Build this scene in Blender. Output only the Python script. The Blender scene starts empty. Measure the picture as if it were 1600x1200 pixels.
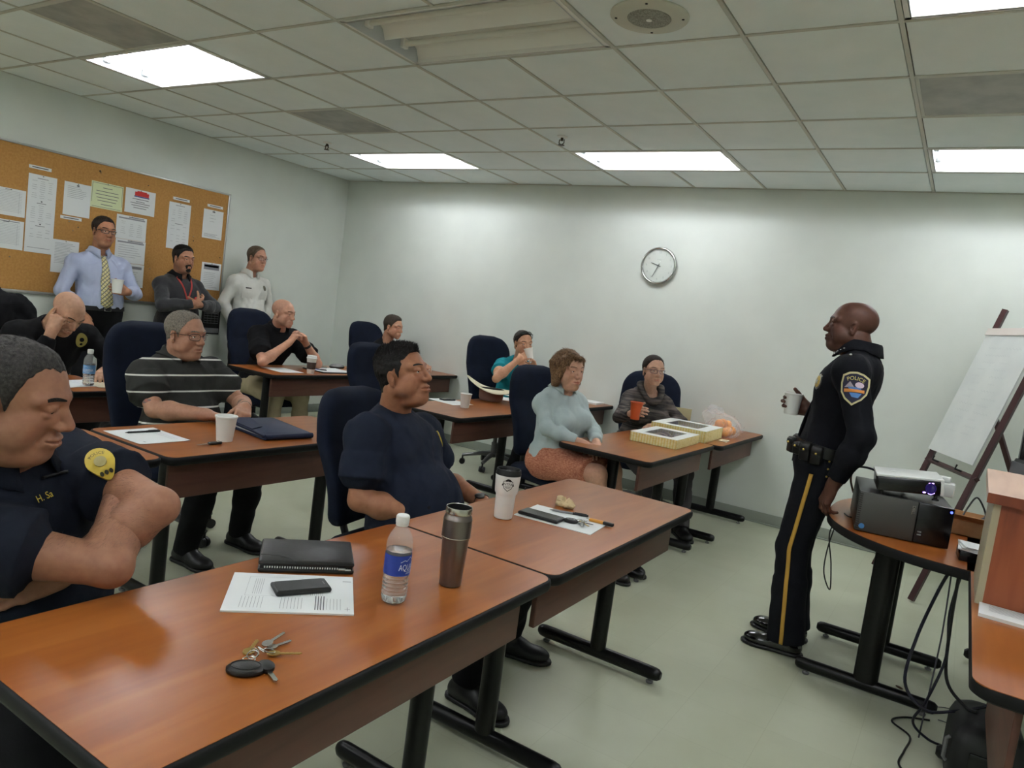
import bpy, bmesh, math, random
import numpy as np
from mathutils import Matrix, Vector

SC = bpy.context.scene
COL = SC.collection
PI = math.pi

# ---------------------------------------------------------------- camera, world, exposure
cam_d = bpy.data.cameras.new('camera')
cam_d.sensor_width = 36.0
cam_d.sensor_fit = 'HORIZONTAL'
cam_d.lens = 1130.6 / 1600 * 36
cam_d.clip_start = 0.02
cam_o = bpy.data.objects.new('camera', cam_d)
COL.objects.link(cam_o)
_yaw, _pitch, _roll = 0.5554, -0.0929, 0.1328
_f = Vector((-math.sin(_yaw) * math.cos(_pitch), math.cos(_yaw) * math.cos(_pitch), math.sin(_pitch)))
_r0 = Vector((math.cos(_yaw), math.sin(_yaw), 0))
_u0 = _r0.cross(_f)
_r = math.cos(_roll) * _r0 + math.sin(_roll) * _u0
_u = -math.sin(_roll) * _r0 + math.cos(_roll) * _u0
cam_o.matrix_world = Matrix(((_r.x, _u.x, -_f.x, 0.4335), (_r.y, _u.y, -_f.y, -3.1692),
                             (_r.z, _u.z, -_f.z, 1.440), (0, 0, 0, 1)))
SC.camera = cam_o

world = bpy.data.worlds.new('world')
SC.world = world
world.use_nodes = True
world.node_tree.nodes['Background'].inputs[0].default_value = (0.9, 1.0, 0.95, 1)
world.node_tree.nodes['Background'].inputs[1].default_value = 0.02
SC.view_settings.view_transform = 'Standard'
SC.view_settings.look = 'None'
SC.view_settings.gamma = 1.0
SC.view_settings.use_curve_mapping = False
SC.view_settings.exposure = 1.20
LAMP = 20.0          # radiance of the fluorescent tubes
LAMP_COL = (0.97, 1.0, 1.09)
try:
    SC.cycles.use_denoising = True
    SC.cycles.denoiser = 'OPENIMAGEDENOISE'
    SC.cycles.max_bounces = 8
    SC.cycles.diffuse_bounces = 5
    SC.cycles.glossy_bounces = 4
    SC.cycles.transmission_bounces = 8
    SC.cycles.transparent_max_bounces = 8
    SC.cycles.caustics_reflective = False
    SC.cycles.caustics_refractive = False
    SC.cycles.sample_clamp_indirect = 6.0
except Exception:
    pass
# ---------------------------------------------------------------- materials
def s2l(c):
    return tuple((x / 12.92 if x <= 0.04045 else ((x + 0.055) / 1.055) ** 2.4) for x in c)

def rgb(r, g, b):
    return s2l((r / 255, g / 255, b / 255))

def mat(name, col, rough=0.6, metal=0.0, spec=0.5, emit=None, emit_s=0.0, trans=0.0, ior=1.45, coat=0.0, alpha=1.0, sheen=0.0):
    m = bpy.data.materials.new(name)
    m.use_nodes = True
    b = m.node_tree.nodes['Principled BSDF']
    b.inputs['Base Color'].default_value = (*col, 1)
    b.inputs['Roughness'].default_value = rough
    b.inputs['Metallic'].default_value = metal
    b.inputs['Specular IOR Level'].default_value = spec
    b.inputs['IOR'].default_value = ior
    if trans: b.inputs['Transmission Weight'].default_value = trans
    if coat:
        b.inputs['Coat Weight'].default_value = coat
        b.inputs['Coat Roughness'].default_value = 0.1
    if sheen: b.inputs['Sheen Weight'].default_value = sheen
    if alpha < 1: b.inputs['Alpha'].default_value = alpha
    if emit:
        b.inputs['Emission Color'].default_value = (*emit, 1)
        b.inputs['Emission Strength'].default_value = emit_s
    return m

def nodes(m):
    nt = m.node_tree
    return nt, nt.nodes['Principled BSDF']

def N(nt, typ, **kw):
    n = nt.nodes.new(typ)
    for k, v in kw.items():
        if k.startswith('i_'):
            n.inputs[k[2:].replace('_', ' ')].default_value = v
        else:
            setattr(n, k, v)
    return n

def ramp(nt, fac, stops):
    r = nt.nodes.new('ShaderNodeValToRGB')
    e = r.color_ramp.elements
    while len(e) < len(stops): e.new(0.5)
    for i, (p, c) in enumerate(stops):
        e[i].position = p
        e[i].color = (*c, 1)
    nt.links.new(fac, r.inputs['Fac'])
    return r

def coords(nt, scale=(1, 1, 1), src='Object'):
    t = nt.nodes.new('ShaderNodeTexCoord')
    mp = nt.nodes.new('ShaderNodeMapping')
    mp.inputs['Scale'].default_value = scale
    nt.links.new(t.outputs[src], mp.inputs['Vector'])
    return mp.outputs['Vector']

def noise_col(m, c1, c2, scale=20, detail=4, stretch=(1, 1, 1), bump=0.0, lo=0.35, hi=0.65, bump_scale=None, dist=0.02):
    nt, b = nodes(m)
    v = coords(nt, stretch)
    n = N(nt, 'ShaderNodeTexNoise', i_Scale=scale, i_Detail=detail)
    nt.links.new(v, n.inputs['Vector'])
    r = ramp(nt, n.outputs['Fac'], [(lo, c1), (hi, c2)])
    nt.links.new(r.outputs['Color'], b.inputs['Base Color'])
    if bump:
        n2 = N(nt, 'ShaderNodeTexNoise', i_Scale=bump_scale or scale * 3, i_Detail=3)
        nt.links.new(v, n2.inputs['Vector'])
        bp = N(nt, 'ShaderNodeBump', i_Strength=bump, i_Distance=dist)
        nt.links.new(n2.outputs['Fac'], bp.inputs['Height'])
        nt.links.new(bp.outputs['Normal'], b.inputs['Normal'])
    return m

def wood(name, dark, mid, light, rough=0.35, axis=1, scale=1.0, spec=0.45):
    m = mat(name, mid, rough, spec=spec)
    nt, b = nodes(m)
    st = [9 * scale, 9 * scale, 9 * scale]
    st[axis] = 0.9 * scale
    v = coords(nt, tuple(st))
    n1 = N(nt, 'ShaderNodeTexNoise', i_Scale=1.6, i_Detail=2.5, i_Roughness=0.5, i_Distortion=0.6)
    nt.links.new(v, n1.inputs['Vector'])
    n2 = N(nt, 'ShaderNodeTexNoise', i_Scale=6, i_Detail=1)
    nt.links.new(v, n2.inputs['Vector'])
    mx = N(nt, 'ShaderNodeMath', operation='MULTIPLY_ADD')
    nt.links.new(n2.outputs['Fac'], mx.inputs[0])
    mx.inputs[1].default_value = 0.25
    nt.links.new(n1.outputs['Fac'], mx.inputs[2])
    r = ramp(nt, mx.outputs[0], [(0.42, dark), (0.6, mid), (0.8, light)])
    nt.links.new(r.outputs['Color'], b.inputs['Base Color'])
    return m

def fabric(name, col, col2=None, bump=0.25, scale=400, rough=0.9, sheen=0.0):
    m = mat(name, col, rough, spec=0.2, sheen=sheen)
    c2 = col2 or tuple(min(1, c * 1.2) for c in col)
    c2 = tuple(a + (b - a) * .5 for a, b in zip(col, c2))
    noise_col(m, col, c2, scale=14, detail=2, bump=bump, bump_scale=scale, dist=0.002)
    return m

# ---------------------------------------------------------------- geometry accumulator
class G:
    def __init__(self):
        self.v, self.f, self.mi = [], [], []
        self.M = np.eye(4)
    def at(self, loc=(0, 0, 0), rz=0, ry=0, rx=0):
        self.M = np.array(Matrix.Translation(loc) @ Matrix.Rotation(rz, 4, 'Z') @ Matrix.Rotation(ry, 4, 'Y') @ Matrix.Rotation(rx, 4, 'X'))
        return self
    def add(self, verts, faces, mi=0):
        V = np.asarray(verts, float).reshape(-1, 3)
        V = V @ self.M[:3, :3].T + self.M[:3, 3]
        o = len(self.v)
        self.v.extend(V.tolist())
        for f in faces:
            self.f.append(tuple(i + o for i in f))
            self.mi.append(mi)
        return self
    def box(self, c, s, mi=0, bev=0.0):
        x, y, z = (k / 2 for k in s)
        if bev <= 0:
            vs = [(c[0] + a * x, c[1] + b * y, c[2] + d * z) for d in (-1, 1) for a, b in ((-1, -1), (1, -1), (1, 1), (-1, 1))]
            return self.add(vs, [(0, 3, 2, 1), (4, 5, 6, 7), (0, 1, 5, 4), (1, 2, 6, 5), (2, 3, 7, 6), (3, 0, 4, 7)], mi)
        b = min(bev, x * .99, y * .99, z * .99)
        rings = []
        for zz, ins in ((-z, b), (-z + b * .3, b * .3), (-z + b, 0), (z - b, 0), (z - b * .3, b * .3), (z, b)):
            rings.append([(c[0] + px, c[1] + py, c[2] + zz) for px, py in rrect(x - ins, y - ins, max(b - ins, b * .3), 3)])
        return self.loft(rings, mi)
    def loft(self, rings, mi=0, cap=True, closed=True):
        n = len(rings[0])
        vs = [p for r in rings for p in r]
        fs = []
        for i in range(len(rings) - 1):
            for j in range(n if closed else n - 1):
                k = (j + 1) % n
                fs.append((i * n + j, i * n + k, (i + 1) * n + k, (i + 1) * n + j))
        if cap:
            fs.append(tuple(range(n - 1, -1, -1)))
            fs.append(tuple((len(rings) - 1) * n + j for j in range(n)))
        return self.add(vs, fs, mi)
    def lathe(self, prof, n=32, c=(0, 0, 0), mi=0, cap=True):
        rings = [[(c[0] + r * math.cos(2 * PI * j / n), c[1] + r * math.sin(2 * PI * j / n), c[2] + z) for j in range(n)] for r, z in prof]
        return self.loft(rings, mi, cap)
    def tube(self, pts, r=0.01, n=8, mi=0, cap=True, flat=1.0, up=(0, 0, 1)):
        P = [Vector(p) for p in pts]
        rings = []
        rr = r if hasattr(r, '__len__') else [r] * len(P)
        prev = None
        for i, p in enumerate(P):
            t = (P[min(i + 1, len(P) - 1)] - P[max(i - 1, 0)]).normalized()
            if prev is None:
                a = Vector(up)
                if abs(a.dot(t)) > 0.95: a = Vector((1, 0, 0))
            else:
                a = prev
            nrm = (a - t * a.dot(t)).normalized()
            bn = t.cross(nrm)
            prev = nrm
            rings.append([tuple(p + nrm * (rr[i] * flat * math.cos(2 * PI * j / n)) + bn * (rr[i] * math.sin(2 * PI * j / n))) for j in range(n)])
        return self.loft(rings, mi, cap)
    def prism(self, poly, z0, z1, mi=0, mi_top=None):
        n = len(poly)
        vs = [(x, y, z0) for x, y in poly] + [(x, y, z1) for x, y in poly]
        fs = [(i, (i + 1) % n, n + (i + 1) % n, n + i) for i in range(n)]
        self.add(vs, fs + [tuple(range(n - 1, -1, -1))], mi)
        return self.add(vs[n:], [tuple(range(n))], mi if mi_top is None else mi_top)
    def quad(self, a, b, c, d, mi=0):
        return self.add([a, b, c, d], [(0, 1, 2, 3)], mi)
    def ball(self, c, r, n=12, mi=0, sc=(1, 1, 1)):
        prof = [(max(1e-4, r * math.sin(PI * i / n)), -r * math.cos(PI * i / n)) for i in range(n + 1)]
        rings = [[(c[0] + sc[0] * q * math.cos(2 * PI * j / (n * 2)), c[1] + sc[1] * q * math.sin(2 * PI * j / (n * 2)), c[2] + sc[2] * z) for j in range(n * 2)] for q, z in prof]
        return self.loft(rings, mi, cap=False)
    def build(self, name, mats, parent=None, smooth=40, loc=None, rz=None):
        me = bpy.data.meshes.new(name)
        me.from_pydata(self.v, [], self.f)
        for m in (mats if isinstance(mats, (list, tuple)) else [mats]):
            me.materials.append(m)
        me.polygons.foreach_set('material_index', np.array(self.mi, dtype=np.int32))
        me.update()
        if smooth:
            me.shade_smooth()
            me.set_sharp_from_angle(angle=math.radians(smooth))
        o = bpy.data.objects.new(name, me)
        COL.objects.link(o)
        if parent is not None: o.parent = parent
        if loc is not None: o.location = loc
        if rz is not None: o.rotation_euler.z = rz
        return o

def rrect(hx, hy, r, n=6):
    r = min(r, hx, hy)
    out = []
    for cx, cy, a0 in ((hx - r, hy - r, 0), (-hx + r, hy - r, 90), (-hx + r, -hy + r, 180), (hx - r, -hy + r, 270)):
        for i in range(n + 1):
            a = math.radians(a0 + 90 * i / n)
            out.append((cx + r * math.cos(a), cy + r * math.sin(a)))
    return out

def tag(o, label=None, cat=None, group=None, kind=None):
    if label: o['label'] = label
    if cat: o['category'] = cat
    if group: o['group'] = group
    if kind: o['kind'] = kind
    return o

def thing(name, label, cat, loc=(0, 0, 0), rz=0, group=None):
    o = bpy.data.objects.new(name, None)
    o.empty_display_size = 0.05
    COL.objects.link(o)
    o.location = loc
    o.rotation_euler = (0, 0, rz)
    return tag(o, label, cat, group)

def copy_tree(o, parent=None):
    c = o.copy()
    COL.objects.link(c)
    if parent is not None: c.parent = parent
    for ch in list(o.children): copy_tree(ch, c)
    return c

_txt_cache = {}
def text_geo(s, size, align='CENTER'):
    """verts (x right, y up) and faces of a line of lettering"""
    cu = bpy.data.curves.new('lettering', 'FONT')
    cu.body = s
    cu.size = size
    cu.align_x = align
    cu.align_y = 'CENTER'
    cu.resolution_u = 3
    ob = bpy.data.objects.new('lettering', cu)
    COL.objects.link(ob)
    dg = bpy.context.evaluated_depsgraph_get()
    me = bpy.data.meshes.new_from_object(ob.evaluated_get(dg))
    V = np.array([v.co[:] for v in me.vertices]).reshape(-1, 3)
    F = [tuple(p.vertices) for p in me.polygons]
    bpy.data.objects.remove(ob)
    bpy.data.curves.remove(cu)
    bpy.data.meshes.remove(me)
    return V, F
# ---------------------------------------------------------------- the room
T = 0.6096
XL, YB, HC = -6.042, 3.053, 2.755
XR, YN = 3.05, -6.1

m_wall = noise_col(mat('wall_paint', rgb(214, 220, 212), 0.6, spec=0.3), rgb(214, 219, 211), rgb(219, 224, 216), scale=3, bump=0.05, bump_scale=250, dist=0.002)
m_ceil = noise_col(mat('ceiling_tile', rgb(205, 203, 186), 0.9, spec=0.1), rgb(236, 244, 243), rgb(240, 247, 246), scale=6, detail=8, bump=0.3, bump_scale=180, dist=0.003)
m_grid = mat('ceiling_grid_paint', rgb(196, 196, 184), 0.5)
m_gap = mat('ceiling_reveal', rgb(90, 88, 80), 0.9)
m_base = mat('vinyl_base', rgb(140, 146, 136), 0.5)
m_floor = mat('vinyl_floor', rgb(170, 170, 138), 0.28, spec=0.4)
def _floor():
    nt, b = nodes(m_floor)
    v = coords(nt)
    n = N(nt, 'ShaderNodeTexNoise', i_Scale=2.2, i_Detail=3, i_Roughness=0.5)
    nt.links.new(v, n.inputs['Vector'])
    r = ramp(nt, n.outputs['Fac'], [(0.3, rgb(184, 188, 163)), (0.7, rgb(196, 200, 177))])
    br = N(nt, 'ShaderNodeTexBrick', i_Scale=1.0, i_Mortar_Size=0.0012, i_Brick_Width=0.3048, i_Row_Height=0.3048)
    br.offset = 0.0
    br.inputs['Color1'].default_value = (1, 1, 1, 1)
    br.inputs['Color2'].default_value = (0.97, 0.97, 0.96, 1)
    br.inputs['Mortar'].default_value = (0.88, 0.88, 0.85, 1)
    nt.links.new(v, br.inputs['Vector'])
    mx = N(nt, 'ShaderNodeMix', data_type='RGBA', blend_type='MULTIPLY')
    mx.inputs[0].default_value = 1
    nt.links.new(r.outputs['Color'], mx.inputs[6])
    nt.links.new(br.outputs['Color'], mx.inputs[7])
    nt.links.new(mx.outputs[2], b.inputs['Base Color'])
    r2 = ramp(nt, n.outputs['Fac'], [(0.3, (0.30,) * 3), (0.7, (0.36,) * 3)])
    nt.links.new(r2.outputs['Color'], b.inputs['Roughness'])
_floor()

def struct(name, g, mats, smooth=30):
    return tag(g.build(name, mats, smooth=smooth), kind='structure')

g = G(); g.box(((XL + XR) / 2, (YN + YB) / 2, -0.05), (XR - XL + .2, YB - YN + .2, 0.1)); struct('floor', g, m_floor)
g = G(); g.box(((XL + XR) / 2, YB + .05, HC / 2), (XR - XL + .4, 0.1, HC)); struct('wall_back', g, m_wall)
g = G(); g.box((XL - .05, (YN + YB) / 2, HC / 2), (0.1, YB - YN, HC)); struct('wall_left', g, m_wall)
g = G(); g.box((XR + .05, (YN + YB) / 2, HC / 2), (0.1, YB - YN, HC)); struct('wall_right', g, m_wall)
g = G(); g.box(((XL + XR) / 2, YN - .05, HC / 2), (XR - XL + .4, 0.1, HC)); struct('wall_near', g, m_wall)
g = G(); g.box(((XL + XR) / 2, YB - .004, .047), (XR - XL, 0.008, 0.094), bev=.003)
g.box(((XL + XR) / 2, YB - .012, .006), (XR - XL, 0.014, 0.012), bev=.004); struct('baseboard_back', g, m_base)
g = G(); g.box((XL + .004, (YN + YB) / 2, .047), (0.008, YB - YN, 0.094), bev=.003)
g.box((XL + .012, (YN + YB) / 2, .006), (0.014, YB - YN, 0.012), bev=.004); struct('baseboard_left', g, m_base)

# ceiling: 2 ft tiles laid in a white grid; troffers, diffusers and a speaker take the place of tiles
LIGHTS = {(-8, -1): 1, (-4, -1): 0, (0, -1): 1, (-8, 3): 1, (-4, 3): 1, (0, 3): 1,
          (-8, -5): 1, (-4, -5): 1, (0, -5): 1, (-8, -9): 1, (-4, -9): 1, (0, -9): 1}
VENTS = {(-7, 1): 'grey perforated air panel set among the ceiling tiles beyond the near left light',
         (-7, -2): 'grey perforated air panel touching the near edge of the left foreground light',
         (0, 1): 'grey stained air panel between the two lights on the right'}
holes = set(VENTS)
for (c, r) in LIGHTS: holes |= {(c, r), (c + 1, r)}
g = G()
for c in range(-10, 6):
    for r in range(-11, 6):
        if (c, r) in holes: continue
        x0, x1 = max(c * T, XL), min((c + 1) * T, XR)
        y0, y1 = max(r * T, YN), min((r + 1) * T, YB)
        if x1 - x0 < .02 or y1 - y0 < .02: continue
        e = .0125
        g.box(((x0 + x1) / 2, (y0 + y1) / 2, HC + .012), (x1 - x0 - 2 * e, y1 - y0 - 2 * e, .018), 0, bev=.003)
for c in range(-10, 7):
    x = c * T
    if not XL < x < XR: continue
    y = YN
    for r in range(-11, 6):
        if any((cc, r) in LIGHTS for cc in (c - 1,)): continue        # runs through the middle of a light
        y0, y1 = max(r * T, YN), min((r + 1) * T, YB)
        if y1 <= y0: continue
        g.box((x, (y0 + y1) / 2, HC + .004), (.018, y1 - y0, .008), 1)
        g.box((x, (y0 + y1) / 2, HC + .03), (.03, y1 - y0, .006), 2)
for r in range(-11, 6):
    y = r * T
    if YN < y < YB:
        g.box(((XL + XR) / 2, y, HC + .0042), (XR - XL, .018, .008), 1)
        g.box(((XL + XR) / 2, y, HC + .03), (XR - XL, .03, .006), 2)
g.box((XL + .011, (YN + YB) / 2, HC + .002), (.022, YB - YN, .004), 1)
g.box(((XL + XR) / 2, YB - .011, HC + .002), (XR - XL, .022, .004), 1)
g.box(((XL + XR) / 2, (YN + YB) / 2, HC + .30), (XR - XL + .4, YB - YN + .4, .02), 2)
struct('ceiling', g, [m_ceil, m_grid, m_gap])

m_fix = mat('fixture_enamel', rgb(236, 235, 228), 0.45)
m_fixend = mat('fixture_end_plate', rgb(205, 210, 212), 0.4)
m_tube_on = mat('lit_fluorescent_tube', (1, 1, .95), 0.4, emit=LAMP_COL, emit_s=LAMP)
m_tube_off = mat('unlit_fluorescent_tube', rgb(225, 225, 215), 0.3)
m_dark = mat('dark_recess', rgb(40, 38, 34), 0.8)
LLAB = {(-8, -1): 'lit ceiling light above the cork board, nearest on the left', (-4, -1): 'unlit ceiling light at the top centre with cream reflectors',
        (0, -1): 'lit ceiling light cut by the top right corner', (-8, 3): 'lit ceiling light near the far left corner of the room',
        (-4, 3): 'lit ceiling light above the wall clock, right of the far sprinkler', (0, 3): 'lit ceiling light at the right above the easel'}
def troffer(c, r, on):
    x0, y0 = c * T, r * T
    t = thing('ceiling_light', LLAB.get((c, r), 'lit ceiling light over the near part of the room behind the camera'), 'light', (x0 + T, y0 + T / 2, HC), group='recessed fluorescent ceiling lights')
    hx, hy = T - .012, T / 2 - .012
    g = G()
    for sx in (-1, 1): g.box((sx * (hx - .012), 0, .004), (.024, 2 * hy, .008), bev=.002)
    for sy in (-1, 1): g.box((0, sy * (hy - .012), .004), (2 * hx, .024, .008), bev=.002)
    g.build('frame', m_fix, t)
    # corrugated reflector running the length of the fixture
    g = G()
    hx2, hy2 = hx - .022, hy - .022
    prof = []
    for k in range(2):
        yc = -hy2 / 2 + k * hy2
        w = hy2 / 2
        for s in np.linspace(-1, 1, 13):
            zz = .022 + .075 * math.sqrt(max(0, 1 - (abs(s)) ** 2.6))
            prof.append((yc + s * w, zz))
    A = [(-hx2, y, z) for y, z in prof]
    B = [(hx2, y, z) for y, z in prof]
    n = len(prof)
    g.add(A + B, [(i, i + 1, n + i + 1, n + i) for i in range(n - 1)])
    g.box((0, 0, .11), (2 * hx, 2 * hy, .006))
    for sy in (-1, 1): g.box((0, sy * (hy2 + .006), .055), (2 * hx, .006, .11))
    g.build('reflector', m_fix, t)
    for sx in (-1, 1):
        g = G(); g.box((sx * hx2, 0, .056), (.006, 2 * hy2, .112)); g.build('end_plate', m_fixend, t)
    for k in range(2):
        yc = -hy2 / 2 + k * hy2
        tb = G(); tb.tube([(-hx2 + .03, yc, .052), (hx2 - .03, yc, .052)], .0145, 12)
        tb.build('lamp_tube', m_tube_on if on else m_tube_off, t)
        for sx in (-1, 1):
            g = G(); g.box((sx * (hx2 - .017), yc, .055), (.028, .045, .05), bev=.006); g.build('lamp_holder', m_fixend if on else m_fix, t)
for (c, r), on in LIGHTS.items(): troffer(c, r, on)

m_vent = mat('perforated_metal', rgb(150, 152, 148), 0.5)
def _vent():
    nt, b = nodes(m_vent)
    v = coords(nt, (120, 120, 120))
    vo = N(nt, 'ShaderNodeTexVoronoi', i_Scale=1.0, i_Randomness=0.0)
    nt.links.new(v, vo.inputs['Vector'])
    n = N(nt, 'ShaderNodeTexNoise', i_Scale=0.05, i_Detail=4)
    nt.links.new(v, n.inputs['Vector'])
    r = ramp(nt, vo.outputs['Distance'], [(0.30, rgb(70, 68, 62)), (0.36, rgb(168, 168, 160))])
    r2 = ramp(nt, n.outputs['Fac'], [(0.35, (0.75,) * 3), (0.6, (1,) * 3)])
    mx = N(nt, 'ShaderNodeMix', data_type='RGBA', blend_type='MULTIPLY'); mx.inputs[0].default_value = 1
    nt.links.new(r.outputs['Color'], mx.inputs[6]); nt.links.new(r2.outputs['Color'], mx.inputs[7])
    nt.links.new(mx.outputs[2], b.inputs['Base Color'])
_vent()
for (c, r), lab in VENTS.items():
    t = thing('air_vent', lab, 'vent', (c * T + T / 2, r * T + T / 2, HC), group='square ceiling air panels')
    g = G(); g.box((0, 0, .006), (T - .05, T - .05, .006)); g.build('perforated_plate', m_vent, t)
    g = G()
    for s in (-1, 1):
        g.box((s * (T / 2 - .018), 0, .005), (.018, T - .022, .008), bev=.002); g.box((0, s * (T / 2 - .018), .005), (T - .022, .018, .008), bev=.002)
    g.build('frame', m_grid, t)

m_spk = mat('speaker_grille_paint', rgb(200, 200, 186), 0.6)
m_spkg = noise_col(mat('speaker_grille', rgb(150, 150, 140), 0.7), rgb(128, 128, 118), rgb(165, 165, 153), scale=160, detail=1)
t = thing('ceiling_speaker', 'round white speaker grille in the ceiling right of the unlit light', 'speaker', (-0.923, -.287, HC))
g = G(); g.lathe([(.165, .001), (.165, -.004), (.158, -.010), (.10, -.013), (.092, -.011)], 48, cap=True); g.build('trim_ring', m_spk, t)
g = G(); g.lathe([(.093, -.010), (.09, -.014), (.05, -.016), (.002, -.017)], 40); g.build('grille', m_spkg, t)
g = G(); g.lathe([(.012, -.016), (.012, -.02), (.004, -.021)], 16); g.build('badge', m_fix, t)
for k in range(4):
    a = k * PI / 2 + .3
    g = G(); g.lathe([(.006, -.006), (.006, -.013), (.002, -.014)], 8, c=(.14 * math.cos(a), .14 * math.sin(a), 0)); g.build('screw', m_dark, t)

m_brass = mat('sprinkler_metal', rgb(70, 62, 50), 0.4, metal=0.8)
for (x, y), lab in (((-2.27, 1.42), 'small sprinkler head on the ceiling left of the light above the clock'), ((-4.71, 1.46), 'small sprinkler head on the ceiling just past the far grey air panel')):
    t = thing('sprinkler_head', lab, 'sprinkler', (x, y, HC))
    g = G(); g.lathe([(.038, .002), (.038, -.004), (.012, -.009)], 20); g.build('escutcheon', m_fix, t)
    g = G(); g.lathe([(.010, -.006), (.010, -.03), (.004, -.032)], 12)
    g.tube([(-.018, 0, -.02), (-.02, 0, -.045), (0, 0, -.06), (.02, 0, -.045), (.018, 0, -.02)], .004, 6)
    g.build('frame_arms', m_brass, t)
    g = G(); g.lathe([(.024, -.058), (.024, -.062), (.005, -.064)], 12); g.build('deflector', m_brass, t)
# ---------------------------------------------------------------- tables, chairs, big furniture
m_top = wood('cherry_laminate', rgb(126, 67, 26), rgb(138, 77, 31), rgb(148, 88, 39), rough=0.29, spec=.4)
m_panel = wood('dark_cherry_laminate', rgb(70, 42, 34), rgb(86, 52, 42), rgb(96, 60, 47), rough=0.45)
m_black = mat('black_edge_rubber', rgb(13, 13, 12), 0.6, spec=.25)
m_blackmetal = mat('black_enamel_steel', rgb(9, 9, 9), 0.32, spec=0.35)
m_glide = mat('grey_glide', rgb(120, 120, 120), 0.4)
TZ = 0.74

def foot(sx, half, w=.05):
    """oval black floor bar along x with rounded ends, and its glides"""
    g = G()
    rings = []
    for x, k in ((-half, .55), (-half + .012, .9), (-half + .03, 1), (half - .03, 1), (half - .012, .9), (half, .55)):
        rings.append([(x, w / 2 * k * math.cos(a) , .045 + .028 * k * math.sin(a)) for a in [2 * PI * j / 16 for j in range(16)]])
    g.loft(rings)
    return g

def make_table(name, label, length=1.215, depth=.60, feet=(-.42, .42), group='two-foot deep classroom tables'):
    t = thing(name, label, 'table', group=group)
    hx, hy = depth / 2, length / 2
    g = G(); g.prism(rrect(hx - .009, hy - .009, .038), TZ - .006, TZ, 0); g.build('tabletop', m_top, t)
    g = G()
    rings = []
    for z, i in ((TZ - .034, .010), (TZ - .030, .004), (TZ - .020, 0), (TZ - .010, 0), (TZ - .0035, .002), (TZ - .001, .005)):
        rings.append([(x, y, z) for x, y in rrect(hx - i, hy - i, .046 - i)])
    g.loft(rings); g.build('edge_band', m_black, t)
    g = G(); g.box((hx - .085, (feet[0] + feet[1]) / 2 * 0, TZ - .11), (.018, length - .10, .155), bev=.003); g.build('modesty_panel', m_panel, t)
    for y in feet:
        g = G()
        rings = []
        for z in (.06, TZ - .034):
            rings.append([(.036 * math.cos(a), y + .028 * math.sin(a), z) for a in [2 * PI * j / 20 for j in range(20)]])
        g.loft(rings)
        g.build('leg_post', m_blackmetal, t)
        f = foot(0, depth / 2 - .005)
        f.v = [[v[0], v[1] + y, v[2]] for v in f.v]
        fo = f.build('floor_bar', m_blackmetal, t)
        for sx in (-1, 1):
            gl = G(); gl.lathe([(.014, 0.0), (.016, .008), (.008, .012), (.008, .024)], 12, c=(sx * (depth / 2 - .05), y, 0)); gl.build('glide', m_glide, fo)
        g = G(); g.box((0, y, TZ - .042), (depth - .16, .05, .016), bev=.003); g.build('bracket', m_blackmetal, t)
    return t

TBL = [  # x centre, y centre, feet, label
    (-.727, -2.018, (-.42, .46), 'wooden table nearest the camera, holding the tumbler and the clear water bottle'),
    (-.727, -.808, (-.375, .50), 'wooden table with the white travel mug, butted to the nearest table'),
    (-2.335, -2.170, (-.42, .42), 'mostly hidden table end behind the navy polo man, left of the blue folder table'),
    (-2.325, -.948, (-.42, .46), 'wooden table with the navy blue folder and the foam cup'),
    (-3.80, -2.700, (-.42, .42), 'hidden left table of the back row beside the jacket chair'),
    (-3.80, -1.480, (-.42, .42), 'back row table with the blue-label bottle in front of the head-down man'),
    (-1.250, 1.217, (-.42, .42), 'wooden table carrying the two yellow pastry boxes'),
    (-1.205, 2.437, (-.42, .42), 'wooden table against the back wall under the bag of oranges'),
    (-2.570, 1.217, (-.42, .42), 'wooden table carrying the upturned cream hat'),
    (-2.570, 2.437, (-.42, .42), 'wooden table in front of the teal-top woman, touching the back wall'),
    (-4.390, 1.217, (-.42, .42), 'wooden table with the lidded coffee cup in front of the black-polo man'),
    (-4.390, 2.437, (-.42, .42), 'far corner table in front of the half-hidden man'),
]
for i, (x, y, feet, lab) in enumerate(TBL):
    t = make_table('training_table', lab, feet=feet)
    t.location = (x, y, 0)

# office chairs
m_navy = fabric('navy_chair_fabric', rgb(17, 23, 37), rgb(22, 29, 46), bump=0.3, scale=600)
m_basegrey = mat('grey_chair_base', rgb(105, 105, 103), 0.35, metal=0.4)
m_plastic = mat('black_plastic', rgb(18, 18, 18), 0.45)

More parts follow.
